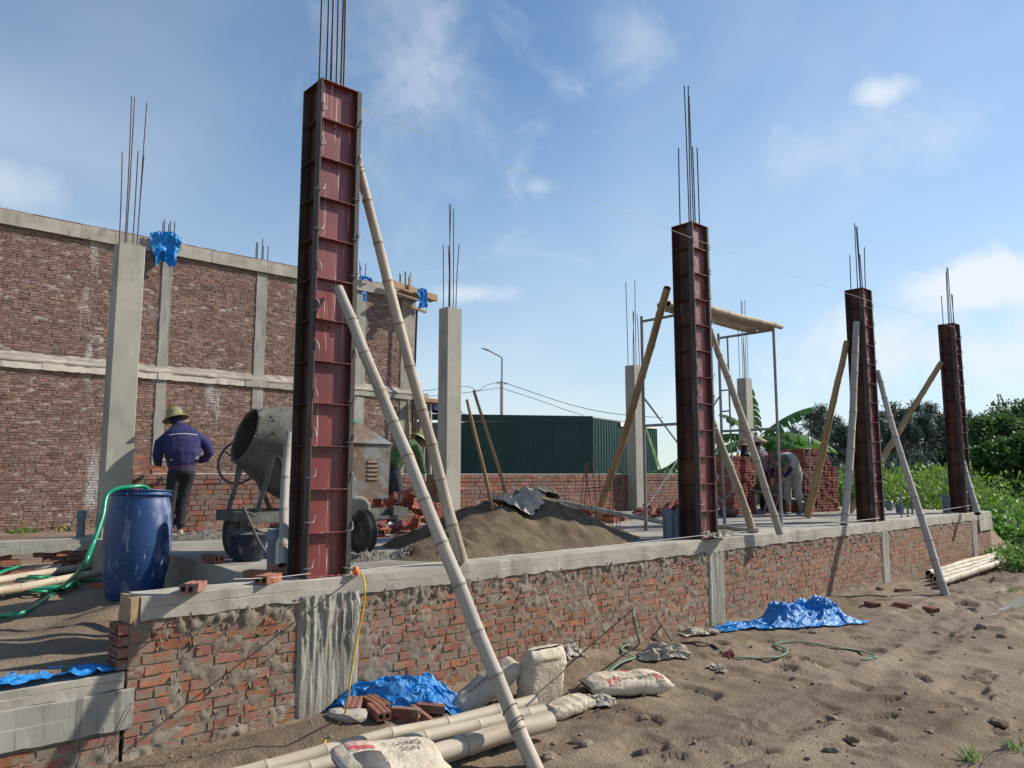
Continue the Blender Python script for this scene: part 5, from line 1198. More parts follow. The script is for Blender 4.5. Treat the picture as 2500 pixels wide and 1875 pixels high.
# woman in conical hat, back to the camera, behind the lower stack
p = pd(1869, 1255, 17.0); p.z = 0
ch = [([(0, 0, .85, .15, .12), (0, 0, .95, .175, .135), (0, .03, 1.1, .195, .14), (0, .07, 1.25, .19, .125), (0, .11, 1.34, .12, .09)], 0), ([(0, .12, 1.34, .05), (0, .15, 1.42, .055)], 1), ([(0, .17, 1.42, .075, .085), (0, .18, 1.52, .075, .09)], 3),
      ([(.17, .08, 1.27, .065), (.22, .10, 1.10, .058), (.2, .22, .98, .05), (.16, .32, .95, .042)], 0), ([(-.17, .08, 1.27, .065), (-.22, .10, 1.10, .058), (-.2, .22, .98, .05), (-.16, .32, .95, .042)], 0),
      ([(0, 0, .9, .16, .13), (0, 0, .8, .16, .14)], 2), ([(-.08, 0, .82, .095), (-.09, 0, .45, .075), (-.09, 0, .08, .06)], 2), ([(.08, 0, .82, .095), (.09, 0, .45, .075), (.09, 0, .08, .06)], 2), ([(-.09, -.06, .03, .038, .026), (-.1, .12, .022, .045, .02)], 4), ([(.09, -.06, .03, .038, .026), (.1, .12, .022, .045, .02)], 4)]
ch += hand((.15, .33, .95), (0, .9, 0), (-1, 0, 0), 1) + hand((-.15, .33, .95), (0, .9, 0), (1, 0, 0), 1)
P4_ = person('person', p, radians(-15), ch, ['mauve_cloth', 'skin', 'trouser_black', 'hair', 'sandal'], 'worker in mauve shirt and conical palm hat behind the lower brick stack', .013)
hat_part(P4_, CONE, 'palm_hat', (0, .16, 1.54), (radians(-8), 0, 0))
# worker in navy shirt with brown hat, facing right
p = pd(1815, 1255, 17.6); p.z = 0
ch = [([(0, 0, .85, .15, .12), (0, 0, .95, .17, .13), (0, .02, 1.1, .19, .13), (0, .03, 1.24, .185, .12), (0, .05, 1.32, .12, .09)], 0), ([(0, .05, 1.32, .05), (0, .07, 1.38, .055)], 1), ([(0, .09, 1.40, .07, .085), (0, .11, 1.47, .078, .09), (0, .10, 1.55, .07, .085)], 1), ([(0, .06, 1.48, .08, .08), (0, .05, 1.56, .07, .08)], 3),
      ([(.17, .04, 1.25, .065), (.22, .08, 1.08, .058), (.18, .24, 1.02, .048), (.14, .32, 1.02, .042)], 0), ([(-.17, .04, 1.25, .065), (-.22, .08, 1.08, .058), (-.18, .24, 1.02, .048), (-.14, .32, 1.02, .042)], 0),
      ([(0, 0, .9, .16, .13), (0, 0, .8, .16, .14)], 2), ([(-.08, 0, .82, .095), (-.09, 0, .45, .075), (-.09, 0, .08, .06)], 2), ([(.08, 0, .82, .095), (.09, 0, .45, .075), (.09, 0, .08, .06)], 2), ([(-.09, -.06, .03, .038, .026), (-.1, .12, .022, .045, .02)], 4), ([(.09, -.06, .03, .038, .026), (.1, .12, .022, .045, .02)], 4)]
ch += hand((.13, .33, 1.02), (0, .9, 0), (-1, 0, 0), 1) + hand((-.13, .33, 1.02), (0, .9, 0), (1, 0, 0), 1)
P5_ = person('person', p, radians(-110), ch, ['navy_dark', 'skin', 'trouser_black', 'hair', 'sandal'], 'worker in dark navy shirt and brown brimmed hat at the lower brick stack', .013)
hat_part(P5_, FLOP, 'straw_hat', (0, .09, 1.52), (radians(-6), 0, 0))

# ------------------------------------------------------------------ wheelbarrow, cup, basins
wp = pd(1893, 1255, 16.0); wp.z = 0
WB = empty('wheelbarrow', wp, radians(-42)); tag(WB, 'grey wheelbarrow holding a few bricks in front of the bending worker', 'wheelbarrow')
t = MB(); t.add([(-.28, -.2, .38), (.2, -.2, .34), (.2, .2, .34), (-.28, .2, .38), (-.42, -.3, .62), (.34, -.3, .60), (.34, .3, .60), (-.42, .3, .62)], [(0, 1, 2, 3), (0, 4, 5, 1), (1, 5, 6, 2), (2, 6, 7, 3), (3, 7, 4, 0)]); t.build('tray', 'mixer_frame', WB)
for s in (-1, 1): MB().tube(smooth_path([(.62, s * .06, .21), (.2, s * .22, .33), (-.4, s * .27, .45), (-1.0, s * .29, .62)], 4), .017, 8).build('handle', 'scaffold_steel', WB); MB().tube(smooth_path([(-.2, s * .25, .41), (-.32, s * .26, .05), (-.15, s * .26, .0), (0.0, s * .24, .36)], 4), .014, 8).build('leg', 'scaffold_steel', WB)
wmx = fit(None, Vector((0, 1, 0))).to_4x4(); wmx.translation = Vector((.62, 0, .2)); w_ = MB().lathe([(.13, -.03), (.18, -.045), (.2, -.02), (.2, .02), (.18, .045), (.13, .03)], 28, 0, wmx).build('wheel', 'rubber', WB); MB().lathe([(.132, -.03), (.03, -.02), (.001, -.03)], 20, 0, wmx).build('rim', 'mixer_frame', w_)
for k, (dx, dy, dz, rz, lb) in enumerate([(-.1, 0, .47, .3, 'lower brick inside the wheelbarrow tray'), (.08, .08, .51, 1.2, 'middle brick inside the wheelbarrow tray'), (.0, -.08, .58, .8, 'brick lying across the top of the wheelbarrow load')]):
    q = wp + Matrix.Rotation(radians(-42), 3, 'Z') @ Vector((dx, dy, dz)); loose(q, (.1, .15, rz), lb, 'bricks in the wheelbarrow')
q = pd(1803, 1121, 16.25); CU = empty('plastic_cup', (q.x, q.y, 1.185)); tag(CU, 'plastic cup of amber drink standing on the lower brick stack', 'cup')
MB().lathe([(.034, 0), (.04, .07), (.0, .07)], 16).build('drink', 'glass_beer', CU); MB().lathe([(.0405, .071), (.043, .12), (.041, .12), (.039, .072)], 16).build('cup_wall', 'cup_clear', CU)
o = MB().lathe([(.001, .0), (.14, 0), (.20, .14), (.21, .15), (.2, .15), (.14, .02)], 24).build('basin', 'bag_dark'); o.location = pd(1778, 1250, 14.6); o.location.z = 0; tag(o, 'grey shallow basin on the platform left of the lower brick stack', 'basin')
o = MB().lathe([(.001, .0), (.14, 0), (.19, .2), (.20, .21), (.18, .2), (.13, .02)], 24).build('basket', 'net_green'); o.location = pz(1958, 1249, 0); tag(o, 'green plastic basket behind the bending worker', 'basket')
fs_ = empty('flag_stake', pd(1981, 1245, 16.1)); fs_.location.z = 0; tag(fs_, 'thin pale stake with a small white rag standing before the tall brick stack', 'stake')
MB().tube([(0, 0, 0), (.03, 0, 1.72)], .016, 8).build('pole', 'scaffold_steel', fs_); MB().add([(-.02, 0, 1.60), (.06, .02, 1.66), (.13, -.02, 1.58), (.05, .01, 1.47)], [(0, 1, 2, 3)]).build('rag', 'flag_white', fs_)
# ------------------------------------------------------------------ wet mortar lumps on the platform
def lumps(name, cx, cy, rx, ry, h, seed, mat, label, cat, n=50):
    u = np.linspace(-1, 1, n); U, V = np.meshgrid(u, u); d = np.hypot(U, V)
    Zl = h * np.maximum(0, 1 - d ** 2) * (.3 + 1.4 * np.maximum(0, fbm(U * 4 + seed, V * 4, 4, seed, .65) - .25)) - .01
    m = MB().grid(cx + U * rx, cy + V * ry, Zl, sm=False); return tag(m.build(name, mat), label, cat, kind='thing')
q = pz(512, 1312, 0); lumps('mortar_heap', q.x, q.y - .05, .62, .34, .12, 4, 'wet_mortar', 'low heap of wet grey mortar beside the worker in navy', 'mortar')
q = pz(905, 1365, 0); lumps('mortar_lump', q.x, q.y, .26, .16, .11, 9, 'wet_mortar', 'small lump of wet mortar at the mixer wheel', 'mortar')
q = pz(1010, 1362, 0); lumps('mortar_lump', q.x + .05, q.y + .1, .3, .2, .16, 12, 'wet_mortar', 'dark wet lump at the left foot of the sand pile', 'mortar')
# ------------------------------------------------------------------ green corrugated shed, lamp post, lines
def corrugated(a, b, z0, z1, pitch, amp):
    a = Vector(a); b = Vector(b); d = b - a; L = d.length; u = d / L; nrm = Vector((u.y, -u.x, 0)); n = int(L / pitch) * 6
    s = np.linspace(0, L, n + 1); w = amp * np.sign(np.sin(2 * pi * s / pitch)) * np.abs(np.sin(2 * pi * s / pitch)) ** .5
    X = a.x + u.x * s + nrm.x * w; Y = a.y + u.y * s + nrm.y * w
    return np.stack([X, X]), np.stack([Y, Y]), np.stack([X * 0 + z0, X * 0 + z1])
sA = pd(1449, 1157, 28.0); sB = pd(1010, 1157, 29.0); sC = pd(1606, 1157, 35.0)
zr = pd(1449, 1016, 28.0).z; zl = pd(1126, 1008, 28.7).z; zc = pd(1600, 1042, 35.0).z
SHD = empty('green_shed', (sA.x, sA.y, -.5)); tag(SHD, 'dark green corrugated metal shed behind the low brick wall', 'shed'); s0 = -Vector(SHD.location)
def shp(mb, n, m_): o = mb.build(n, m_, SHD); o.location = s0; return o
fl = lambda p: Vector((p.x, p.y, 0))
mb = MB(); mb.grid(*corrugated(fl(sB), fl(sA), -.6, zr - .16, .25, .012), sm=False); shp(mb, 'long_wall', 'shed_green')
mb = MB(); X, Y, Z = corrugated(fl(sA), fl(sC), -.6, zr - .1, .28, .03); Z[1] = np.linspace(zr - .1, zc, Z.shape[1]); mb.grid(X, Y, Z, sm=False); shp(mb, 'gable_wall', 'shed_green')
mb = MB(); bk = fl(sB) + (fl(sC) - fl(sA))
mb.add([(sB.x, sB.y, zl), (sA.x, sA.y, zr), (sC.x, sC.y, zc + .05), (bk.x, bk.y, zc + .05), (sB.x, sB.y, zl - .05), (sA.x, sA.y, zr - .05), (sC.x, sC.y, zc), (bk.x, bk.y, zc)], [(0, 1, 2, 3), (4, 7, 6, 5), (0, 4, 5, 1), (1, 5, 6, 2)]); shp(mb, 'roof', 'lamp_metal')
mb = MB(); q = (fl(sA) - fl(sB)).normalized(); nn = Vector((q.y, -q.x, 0)) * .04
mb.add([fl(sB) + nn + Vector((0, 0, zl - .22)), fl(sA) + nn + Vector((0, 0, zr - .24)), fl(sA) + nn + Vector((0, 0, zr + .02)), fl(sB) + nn + Vector((0, 0, zl + .02))], [(0, 1, 2, 3)]); shp(mb, 'fascia', 'shed_green')
a = fl(sA) + (fl(sC) - fl(sA)) * .35; b = fl(sC); mb = MB(); k = Vector((.06, -.06, 0)); mb.add([a + k + Vector((0, 0, zr - .20)), b + k + Vector((0, 0, zc - .08)), b + k + Vector((0, 0, zc + .08)), a + k + Vector((0, 0, zr - .02))], [(0, 1, 2, 3)]); shp(mb, 'flashing', 'shed_white')
o = sheet('cloth_bundle', Vector((sB.x, sB.y, zl)) + (fl(sA) - fl(sB)) * .17 + Vector((.3, .5, .02)), .8, .5, .5, 5, 'blue_cloth', 'dark blue cloth bundled on the green shed roof', 'cloth', 20, 2, hump=.35)
LP = empty('street_lamp', pd(1225, 1157, 42)); LP.location.z = -.6; tag(LP, 'tall street lamp on a concrete pole rising behind the green shed', 'street lamp')
zz = lambda py: pd(1225, py, 42).z + .6
MB().tube([(0, 0, 0), (0, 0, zz(925))], [.14, .10], 10).build('pole', 'pole_concrete', LP)
arm = pd(1176, 850, 42) - Vector(LP.location); MB().tube(smooth_path([(0, 0, zz(930)), (0, 0, zz(885)), (0.02 * arm.x, 0.02 * arm.y, zz(868)), (arm.x * .35, arm.y * .35, zz(860)), (arm.x * .6, arm.y * .6, zz(854.5))], 5), .045, 8).build('arm', 'lamp_metal', LP)
a1 = Vector((arm.x * .55, arm.y * .55, zz(855.5))); MB().tube([a1, a1.lerp(arm, .5) + Vector((0, 0, .02)), arm], [.06, .10, .05], 8, flat=.5).build('lamp_head', 'lamp_metal', LP)
MB().span((-.35, -.05, zz(934)), (.35, .05, zz(930))).build('cross_arm', 'lamp_metal', LP)
def cable(pts, label, r=.02):
    m = MB().tube(smooth_path(pts, 6), r, 5); o = m.build('power_cable', 'wire_black'); tag(o, label, 'cable', 'power lines by the street lamp')
cable([pd(1225, 932, 42), pd(1300, 958, 42.3), pd(1400, 990, 42.6), pd(1500, 1010, 43), pd(1620, 1020, 44)], 'upper power line running right from the street lamp', .018)
cable([pd(1225, 948, 42), pd(1300, 972, 42.3), pd(1380, 1000, 42.6), pd(1425, 1014, 43)], 'lower power line running right from the street lamp', .016)
cable([pd(1225, 932, 42), pd(1190, 940, 41), pd(1165, 954, 40), pd(1135, 943, 39), pd(1020, 955, 36), pd(900, 962, 34)], 'upper power line running left from the street lamp', .016)
cable([pd(1225, 946, 42), pd(1120, 961, 39), pd(1020, 969, 36), pd(900, 974, 34)], 'lower power line running left from the street lamp', .016)

# ------------------------------------------------------------------ building extras: overhanging boards, tarps on the posts, props at its right end
def board(name, c, d, rz, label, tilt=0.0): o = MB().box((0, 0, 0), d).build(name, 'plank'); o.location = c; o.rotation_euler = (0, tilt, rz); return tag(o, label, 'board', 'boards on the building roof corner')
board('board', py_(1000, 708, BY - .3) + Vector((.2, 0, 0)), (1.8, .06, .22), 0, 'long plank edge jutting from the roof corner of the brick building', radians(7))
board('board', py_(1018, 722, BY - .4), (1.3, .35, .05), 0, 'second plank under the blue tarp on the roof corner', radians(6))
board('board', py_(1000, 698, BY - .36), (.09, .05, .6), 0, 'upright batten at the roof corner of the brick building')
board('board', py_(1012, 752, BY - .4), (.9, .08, .08), 0, 'short bracket board below the roof corner', radians(8))
o = MB().tube([(0, 0, 0), (-.1, 0, -4.0)], .035, 8).build('steel_prop', 'wire_black'); o.location = py_(1018, 752, BY - .35); tag(o, 'thin dark prop hanging down from the roof corner of the brick building', 'prop')
def rag(name, P, w, h, seed, label, dep=.12):
    u = np.linspace(0, 1, 22); v = np.linspace(0, 1, 26); U, V = np.meshgrid(u, v)
    nar = 1 - .35 * V + .25 * (fbm(U * 2, V * 3, 2, seed) - .5)
    X = (U - .5) * w * nar; Z = -V * h * (1 - .25 * fbm(U * 3, V * 0, 2, seed + 3)) + .10 * np.sin(U * 3.1); Y = -dep * (ridg(U * 3, V * 2.2, 3, seed + 1) ** 2) - .05
    o = MB().grid(X, Y, Z, sm=False).build(name, 'tarp'); o.location = P; return tag(o, label, 'tarp')
rag('blue_tarp', py_(402, 578, BY - .12), .72, .95, 3, 'blue tarp hanging over a post top behind the first concrete column', .25)
rag('blue_tarp', py_(1028, 712, BY - .55), .42, .75, 8, 'blue tarp draped over the planks at the roof corner', .15)
rag('blue_tarp', py_(890, 682, BY - .12), .5, .12, 11, 'blue tarp scrap on the parapet by the third bar cluster', .1)
rag('blue_tarp', py_(887, 718, BY - .12), .16, .35, 14, 'narrow strip of blue plastic hanging on a post below the parapet', .04)
mb = MB(); p0 = py_(1012, 1150, BY + .3); p1 = py_(1062, 1150, BY + .3)
o = MB().span((p0.x, BY + 1.2, -.5), (p1.x + 1.0, BY + 1.25, 2.6)).build('opening_shade_sheet', 'opening_shade'); tag(o, 'black sheet standing in for the shaded opening between brick building and shed', 'sheet')  # added black sheet: the opening's shade is put into its colour
for k, (px, top, bot, mt, lb) in enumerate([(1004, 975, 1150, 'bamboo_brown', 'slanting wooden prop at the right end of the brick building'), (1015, 985, 1150, 'bamboo_brown', 'brown wooden post right of the brick building corner'), (1026, 985, 1150, 'scaffold_steel', 'pale steel prop right of the brick building corner'), (1034, 985, 1155, 'scaffold_steel', 'second steel prop near the bending green worker'), (1051, 980, 1155, 'bamboo_grey', 'grey post just left of the second concrete column')]):
    a = py_(px, bot, BY - .2 + .25 * (k % 2)); b = py_(px - (8 if k == 0 else 0), top, BY - .2 + .25 * (k % 2)); a.z = -.45; o = MB().tube([Vector((0, 0, 0)), b - a], .05, 8).build('post', mt); o.location = a; tag(o, lb, 'post')
o = MB().box((0, 0, 0), (1.0, .8, .12)).build('lintel_slab', 'wood'); o.location = py_(1040, 980, BY); tag(o, 'timber edge above the props at the right end of the brick building', 'timber')

# ------------------------------------------------------------------ vegetation
def leafquad(mb, p, d, n, L, W, mi=0, fold=.0):
    d = d.normalized(); s = d.cross(n)
    if s.length < 1e-4: s = Vector((1, 0, 0))
    s.normalize(); p = Vector(p)
    mb.add([p, p + d * L * .45 + s * W * .5, p + d * L, p + d * L * .45 - s * W * .5], [(0, 1, 2, 3)], mi)
def rv(r): 
    while True:
        v = Vector((r.uniform(-1, 1), r.uniform(-1, 1), r.uniform(-1, 1)))
        if .05 < v.length < 1: return v.normalized()
def banana(P, leaves, label, seed, hstem=1.6):
    r = random.Random(seed); root = empty('banana_plant', P, 0); tag(root, label, 'banana plant', 'banana plants behind the low wall')
    MB().tube(smooth_path([(0, 0, 0), (.03, 0, hstem * .5), (0, .03, hstem)], 3), [.13, .12, .12, .11, .10, .09, .07][:7], 10).build('stem', 'stem_green', root)
    for (az, el, L, W, bendk) in leaves:
        mb = MB(); base_ = Vector((0, 0, hstem * .92)); d = Vector((cos(az) * cos(el), sin(az) * cos(el), sin(el))); side = d.cross(Vector((0, 0, 1))).normalized()
        n = 24; pts = []
        for i in range(n + 1):
            t = i / n; q = base_ + d * L * t + Vector((0, 0, -bendk * L * t * t)); pts.append(q)
        mb.tube(pts, [.022 * (1 - .8 * i / n) for i in range(n + 1)], 5, 1)
        for sgn in (-1, 1):
            i = 4
            while i < n:
                k = min(n, i + r.choice((1, 2, 2, 3)))
                t0, t1 = i / n, k / n; w0 = W * math.sin(pi * min(1, (t0 * 1.05) ** .75)) ** .6 if t0 < .97 else .02; w1 = W * math.sin(pi * min(1, (t1 * .97) ** .75)) ** .6
                dr = r.uniform(.45, 1.05); tw = (pts[k] - pts[i]) * .25
                a, b = pts[i], pts[k] - (pts[k] - pts[i]) * .06
                va = side * sgn; e0 = a + va * w0 - Vector((0, 0, 1)) * w0 * dr + tw; e1 = b + va * w1 - Vector((0, 0, 1)) * w1 * dr + tw
                m0 = a + va * w0 * .5 - Vector((0, 0, 1)) * w0 * dr * .25 + tw * .5; m1 = b + va * w1 * .5 - Vector((0, 0, 1)) * w1 * dr * .25 + tw * .5
                mb.add([a, b, m1, m0, e1, e0], [(0, 1, 2, 3), (3, 2, 4, 5)]); i = k
        mb.build('leaf', ['leaf_banana', 'stem_green'], root)
A_R = math.atan2(RGT.y, RGT.x)
def lv(*a): return [(A_R + radians(x), radians(e), L, W, b) for x, e, L, W, b in a]
bp = lambda px, dep: Vector((pd(px, 1157, dep).x, pd(px, 1157, dep).y, -.45))
banana(bp(1850, 21.5), lv((4, 42, 2.3, .36, .26), (-6, 24, 2.4, .40, .55), (12, 12, 1.8, .38, .35), (95, 80, 1.7, .22, .05), (175, 25, 1.8, .26, .5), (150, 55, 1.8, .26, .4), (-60, 15, 1.7, .3, .5), (200, 5, 1.6, .3, .4), (-30, -5, 1.5, .26, .3), (-120, 20, 1.6, .28, .5)), 'banana plant with torn leaves reaching right, behind the scaffold', 3, 2.45)
banana(bp(1765, 22.5), lv((10, 30, 1.6, .26, .5), (170, 35, 1.7, .26, .5), (80, 60, 1.5, .24, .3), (-100, 20, 1.6, .28, .5), (-40, 5, 1.5, .28, .4), (200, 0, 1.5, .28, .4)), 'banana plant half hidden behind the second steel form', 7, 1.5)
banana(bp(1615, 20.5), lv((170, 75, 1.9, .25, .15), (20, 45, 1.7, .28, .5), (-20, 10, 1.6, .3, .45), (150, 10, 1.5, .3, .4), (-90, 25, 1.5, .3, .5), (60, 30, 1.4, .28, .4), (190, -10, 1.4, .28, .3), (-50, -10, 1.4, .28, .3)), 'banana plant beside the right end of the green shed', 11, 1.4)
banana(bp(1930, 24), lv((10, 35, 1.4, .24, .5), (160, 30, 1.5, .24, .5), (-80, 30, 1.4, .24, .5), (90, 60, 1.2, .22, .3), (-20, 0, 1.3, .24, .4)), 'small banana plant behind the bending worker', 13, 1.1)
banana(bp(1500, 33), lv((100, 75, 1.5, .3, .1), (10, 40, 1.3, .26, .4), (170, 40, 1.3, .26, .4)), 'banana leaf tip poking above the green shed roof', 17, 2.6)
def crown_tree(name, P, h, crown_r, n, L, W, mat, label, seed, kind, group, trunk_r=.12, czf=.55):
    r = random.Random(seed); root = empty(name, P); tag(root, label, 'tree', group)
    tr = MB(); tr.tube(smooth_path([(0, 0, 0), (.1 * r.uniform(-1, 1), 0, h * .4), (r.uniform(-.2, .2), r.uniform(-.2, .2), h * .92)], 4), [trunk_r * (1 - .085 * i) for i in range(9)], 8)
    mb = MB(); clumps = []
    if kind == 'pine':
        for k in range(46):
            t = r.random() ** .8; z = h * (.12 + .86 * t); a = r.uniform(0, 2 * pi); R = crown_r * (1 - t) ** .6 * r.uniform(.35, 1.0) + .1
            tip = Vector((R * cos(a), R * sin(a), z + R * .45)); b = Vector((0, 0, z - R * .15)); tr.tube([b, b.lerp(tip, .6) + Vector((0, 0, .05)), tip], [.03, .02, .008], 4)
            for q in range(int(n / 46)):
                s = r.uniform(.25, 1.05); p = b.lerp(tip, s) + rv(r) * .22 * crown_r * r.random(); d = (Vector((cos(a), sin(a), 0)) * .5 + Vector((0, 0, .75)) + rv(r) * .9); leafquad(mb, p, d, rv(r), L * r.uniform(.5, 1.2), W)
    else:
        for k in range(34):
            v = rv(r); v.z = abs(v.z) * .9 + (-.25 if r.random() < .3 else 0); c = Vector((v.x * crown_r, v.y * crown_r, h * czf + v.z * h * (1 - czf))) * 1.0; c = Vector((c.x * r.uniform(.5, 1), c.y * r.uniform(.5, 1), c.z)); clumps.append((c, crown_r * r.uniform(.22, .38)))
            b = Vector((0, 0, h * r.uniform(.25, .5))); tr.tube([b, b.lerp(c, .55) + Vector((0, 0, .2)), c], [.06, .04, .012], 5)
        for c, R in clumps:
            for q in range(int(n / 34)):
                v = rv(r); p = c + Vector((v.x * R, v.y * R, v.z * R * .7)) * r.random() ** .4; leafquad(mb, p, (v + rv(r) * .8 + Vector((0, 0, -.2))), (v * .5 + rv(r) * .6 + Vector((0, 0, .7))), L * r.uniform(.6, 1.3), W * r.uniform(.7, 1.2))
    tr.build('trunk', 'bark', root); mb.build('crown', mat, root)
rt = random.Random(44)
pines = [(1985, 1000, 62), (2010, 990, 58), (2045, 1020, 60), (2060, 1045, 52), (1950, 1040, 64), (2155, 1010, 60), (2185, 985, 62), (2215, 1000, 56), (2245, 985, 58), (2280, 985, 60), (2310, 1010, 57), (2345, 1015, 60), (2380, 1005, 62), (2130, 1035, 55), (2095, 1050, 58), (1915, 1060, 66), (2410, 1015, 58), (2260, 1020, 50), (2330, 1040, 49), (2190, 1030, 50), (2230, 1040, 48), (1880, 1075, 60)]
plab = ['leftmost', 'second', 'third']
pines.sort()
for k, (px, py, dep) in enumerate(pines):
    side = 'left of the third steel form' if px < 2110 else 'between the third and farthest forms' if px < 2320 else 'right of the farthest form'
    P = pd(px, 1157, dep); P.z = -1.2; h = pd(px, py, dep).z + 1.2
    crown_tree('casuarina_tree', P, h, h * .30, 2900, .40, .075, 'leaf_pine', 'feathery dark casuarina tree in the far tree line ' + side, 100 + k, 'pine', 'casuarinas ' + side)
for k, (px, py, dep, R, lb) in enumerate([(2430, 985, 44, 3.0, 'big rounded leafy tree at the right edge above the field'), (2505, 955, 47, 3.6, 'tallest leafy tree cut by the right edge of the picture'), (2385, 1035, 46, 2.2, 'smaller leafy tree left of the big rounded one'), (2480, 1040, 38, 2.4, 'leafy tree low in front of the big tree at the right edge')]):
    P = pd(px, 1157, dep); P.z = -1.2; h = (pd(px, py, dep).z + 1.2) * .88; crown_tree('leafy_tree', P, h, R * .9, 15000, .24, .15, 'leaf_tree', lb, 200 + k, 'leaf', 'leafy trees at the right edge', .16, .50)
# undergrowth band, bushes and field: nobody could count these
def scrub(name, pts, mat, label, cat, seed, n, L, W, hk):
    r = random.Random(seed); mb = MB()
    for (cx, cy, R, h) in pts:
        zb = g1(cx, cy) - .05; k = int(n * R * R)
        nb = 9; bl = [(r.uniform(-.6, .6) * R, r.uniform(-.6, .6) * R, r.uniform(.25, .8) * h, R * r.uniform(.3, .5)) for _ in range(nb)]
        for q in range(k):
            bx, by, bz, br = r.choice(bl); v = rv(r); p = Vector((cx + bx + v.x * br, cy + by + v.y * br, zb + max(.02, bz + v.z * h * .35)))
            leafquad(mb, p, v + rv(r) * .7 + Vector((0, 0, hk)), v * .4 + rv(r) * .6 + Vector((0, 0, .8)), L * r.uniform(.6, 1.3), W * r.uniform(.7, 1.3))
    return tag(mb.build(name, mat), label, cat, kind='stuff')
pts = []
r = random.Random(71)
for k in range(46):
    px = r.uniform(2070, 2420); dep = r.uniform(23, 33); q = pd(px, 1157, dep); pts.append((q.x, q.y, r.uniform(.9, 1.5), r.uniform(1.7, 2.15)))
scrub('bush_thicket', pts, 'leaf_bush', 'sunlit green bushes beyond the far end of the platform', 'bushes', 5, 300, .17, .085, .3)
pts = []
for k in range(80):
    px = r.uniform(2330, 2560); dep = r.uniform(20.5, 42); q = pd(px, 1157, dep); pts.append((q.x, q.y, r.uniform(.8, 1.4), r.uniform(.45, 1.0) if dep < 30 else r.uniform(.6, 1.3)))
scrub('water_spinach', pts, 'leaf_field', 'low bright green leafy growth around the pond at the right', 'plants', 6, 210, .16, .12, .4)
pts = []
for k in range(60):
    px = r.uniform(1700, 2560); dep = r.uniform(40, 52); q = pd(px, 1157, dep); pts.append((q.x, q.y, r.uniform(1.4, 2.2), r.uniform(1.6, 3.2)))
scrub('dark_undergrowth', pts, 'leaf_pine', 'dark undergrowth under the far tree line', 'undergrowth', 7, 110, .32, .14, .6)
pts = [(pd(px, 1157, d).x, pd(px, 1157, d).y, .8, h) for px, d, h in ((1560, 23, 1.0), (1600, 22, 1.0), (1640, 23, 1.2), (1700, 24, 1.2), (1780, 23, 1.3), (1820, 24, 1.4), (1880, 25, 1.3), (1950, 26, 1.4), (2000, 26, 1.3), (2040, 27, 1.5))]
scrub('back_bushes', pts, 'leaf_bush', 'green bushes behind the low wall between the banana plants', 'bushes', 8, 420, .2, .08, .5)
pts = []
for k in range(16):
    px = r.uniform(2440, 2560); py = r.uniform(1372, 1400); q = pz(px, py, -1.05); pts.append((q.x, q.y, .45, .35))
scrub('bank_weeds', pts, 'leaf_field', 'weeds on the bank right of the bamboo bundle', 'weeds', 9, 700, .10, .05, .6)
# pond and puddle
m = MB(); q0 = pd(2560, 1157, 27); m.lathe([(0.001, 0), (9, 0)], 40, 0, Matrix.Translation((q0.x + 6, q0.y - 4.5, -.98))); tag(m.build('pond_water', 'water'), kind='structure')
m = MB(); u = np.linspace(-1, 1, 30); U, V = np.meshgrid(u, u); zc_ = -1.083; m.grid(13.2 + 2.6 * U, 3.4 + 1.0 * V, U * 0 + zc_, sm=True); tag(m.build('puddle_water', 'puddle'), kind='structure')
# far house and crane tip
q = pd(2162, 1157, 85); HS = empty('far_house', (q.x, q.y, -1.2)); tag(HS, 'grey house gable half hidden in the far trees', 'house'); hh = pd(2162, 1010, 85).z + 1.2
MB().box((0, 0, hh / 2), (3.2, 5, hh), Matrix.Rotation(CAM_A, 3, 'Z')).build('wall', 'house_wall', HS); MB().box((0, 0, hh + .1), (3.6, 5.4, .25), Matrix.Rotation(CAM_A, 3, 'Z')).build('roof', 'shed_white', HS); MB().box((-.6, 1.2, hh + 1.2), (.5, .5, 2.4), Matrix.Rotation(CAM_A, 3, 'Z')).build('chimney', 'roof_tile', HS)
q = pd(2445, 1157, 150); CR = empty('far_crane', (q.x, q.y, -1.2)); tag(CR, 'thin lattice crane boom tip above the right trees', 'crane'); b0 = pd(2463, 1040, 150) - Vector(CR.location); b1 = pd(2438, 962, 150) - Vector(CR.location)
cr = MB()
for s in (-1, 1): cr.tube([b0 + RGT * .9 * s, b1 + RGT * .25 * s], .12, 5)
for k in range(9):
    t = k / 9; a = b0.lerp(b1, t); b = b0.lerp(b1, t + .11); w = .9 - .65 * t; cr.tube([a + RGT * w * (-1) ** k, b - RGT * w * (-1) ** k], .07, 4)
cr.build('boom', 'crane_steel', CR); MB().tube([Vector((0, 0, 0)), b0], .4, 6).build('mast', 'crane_steel', CR)

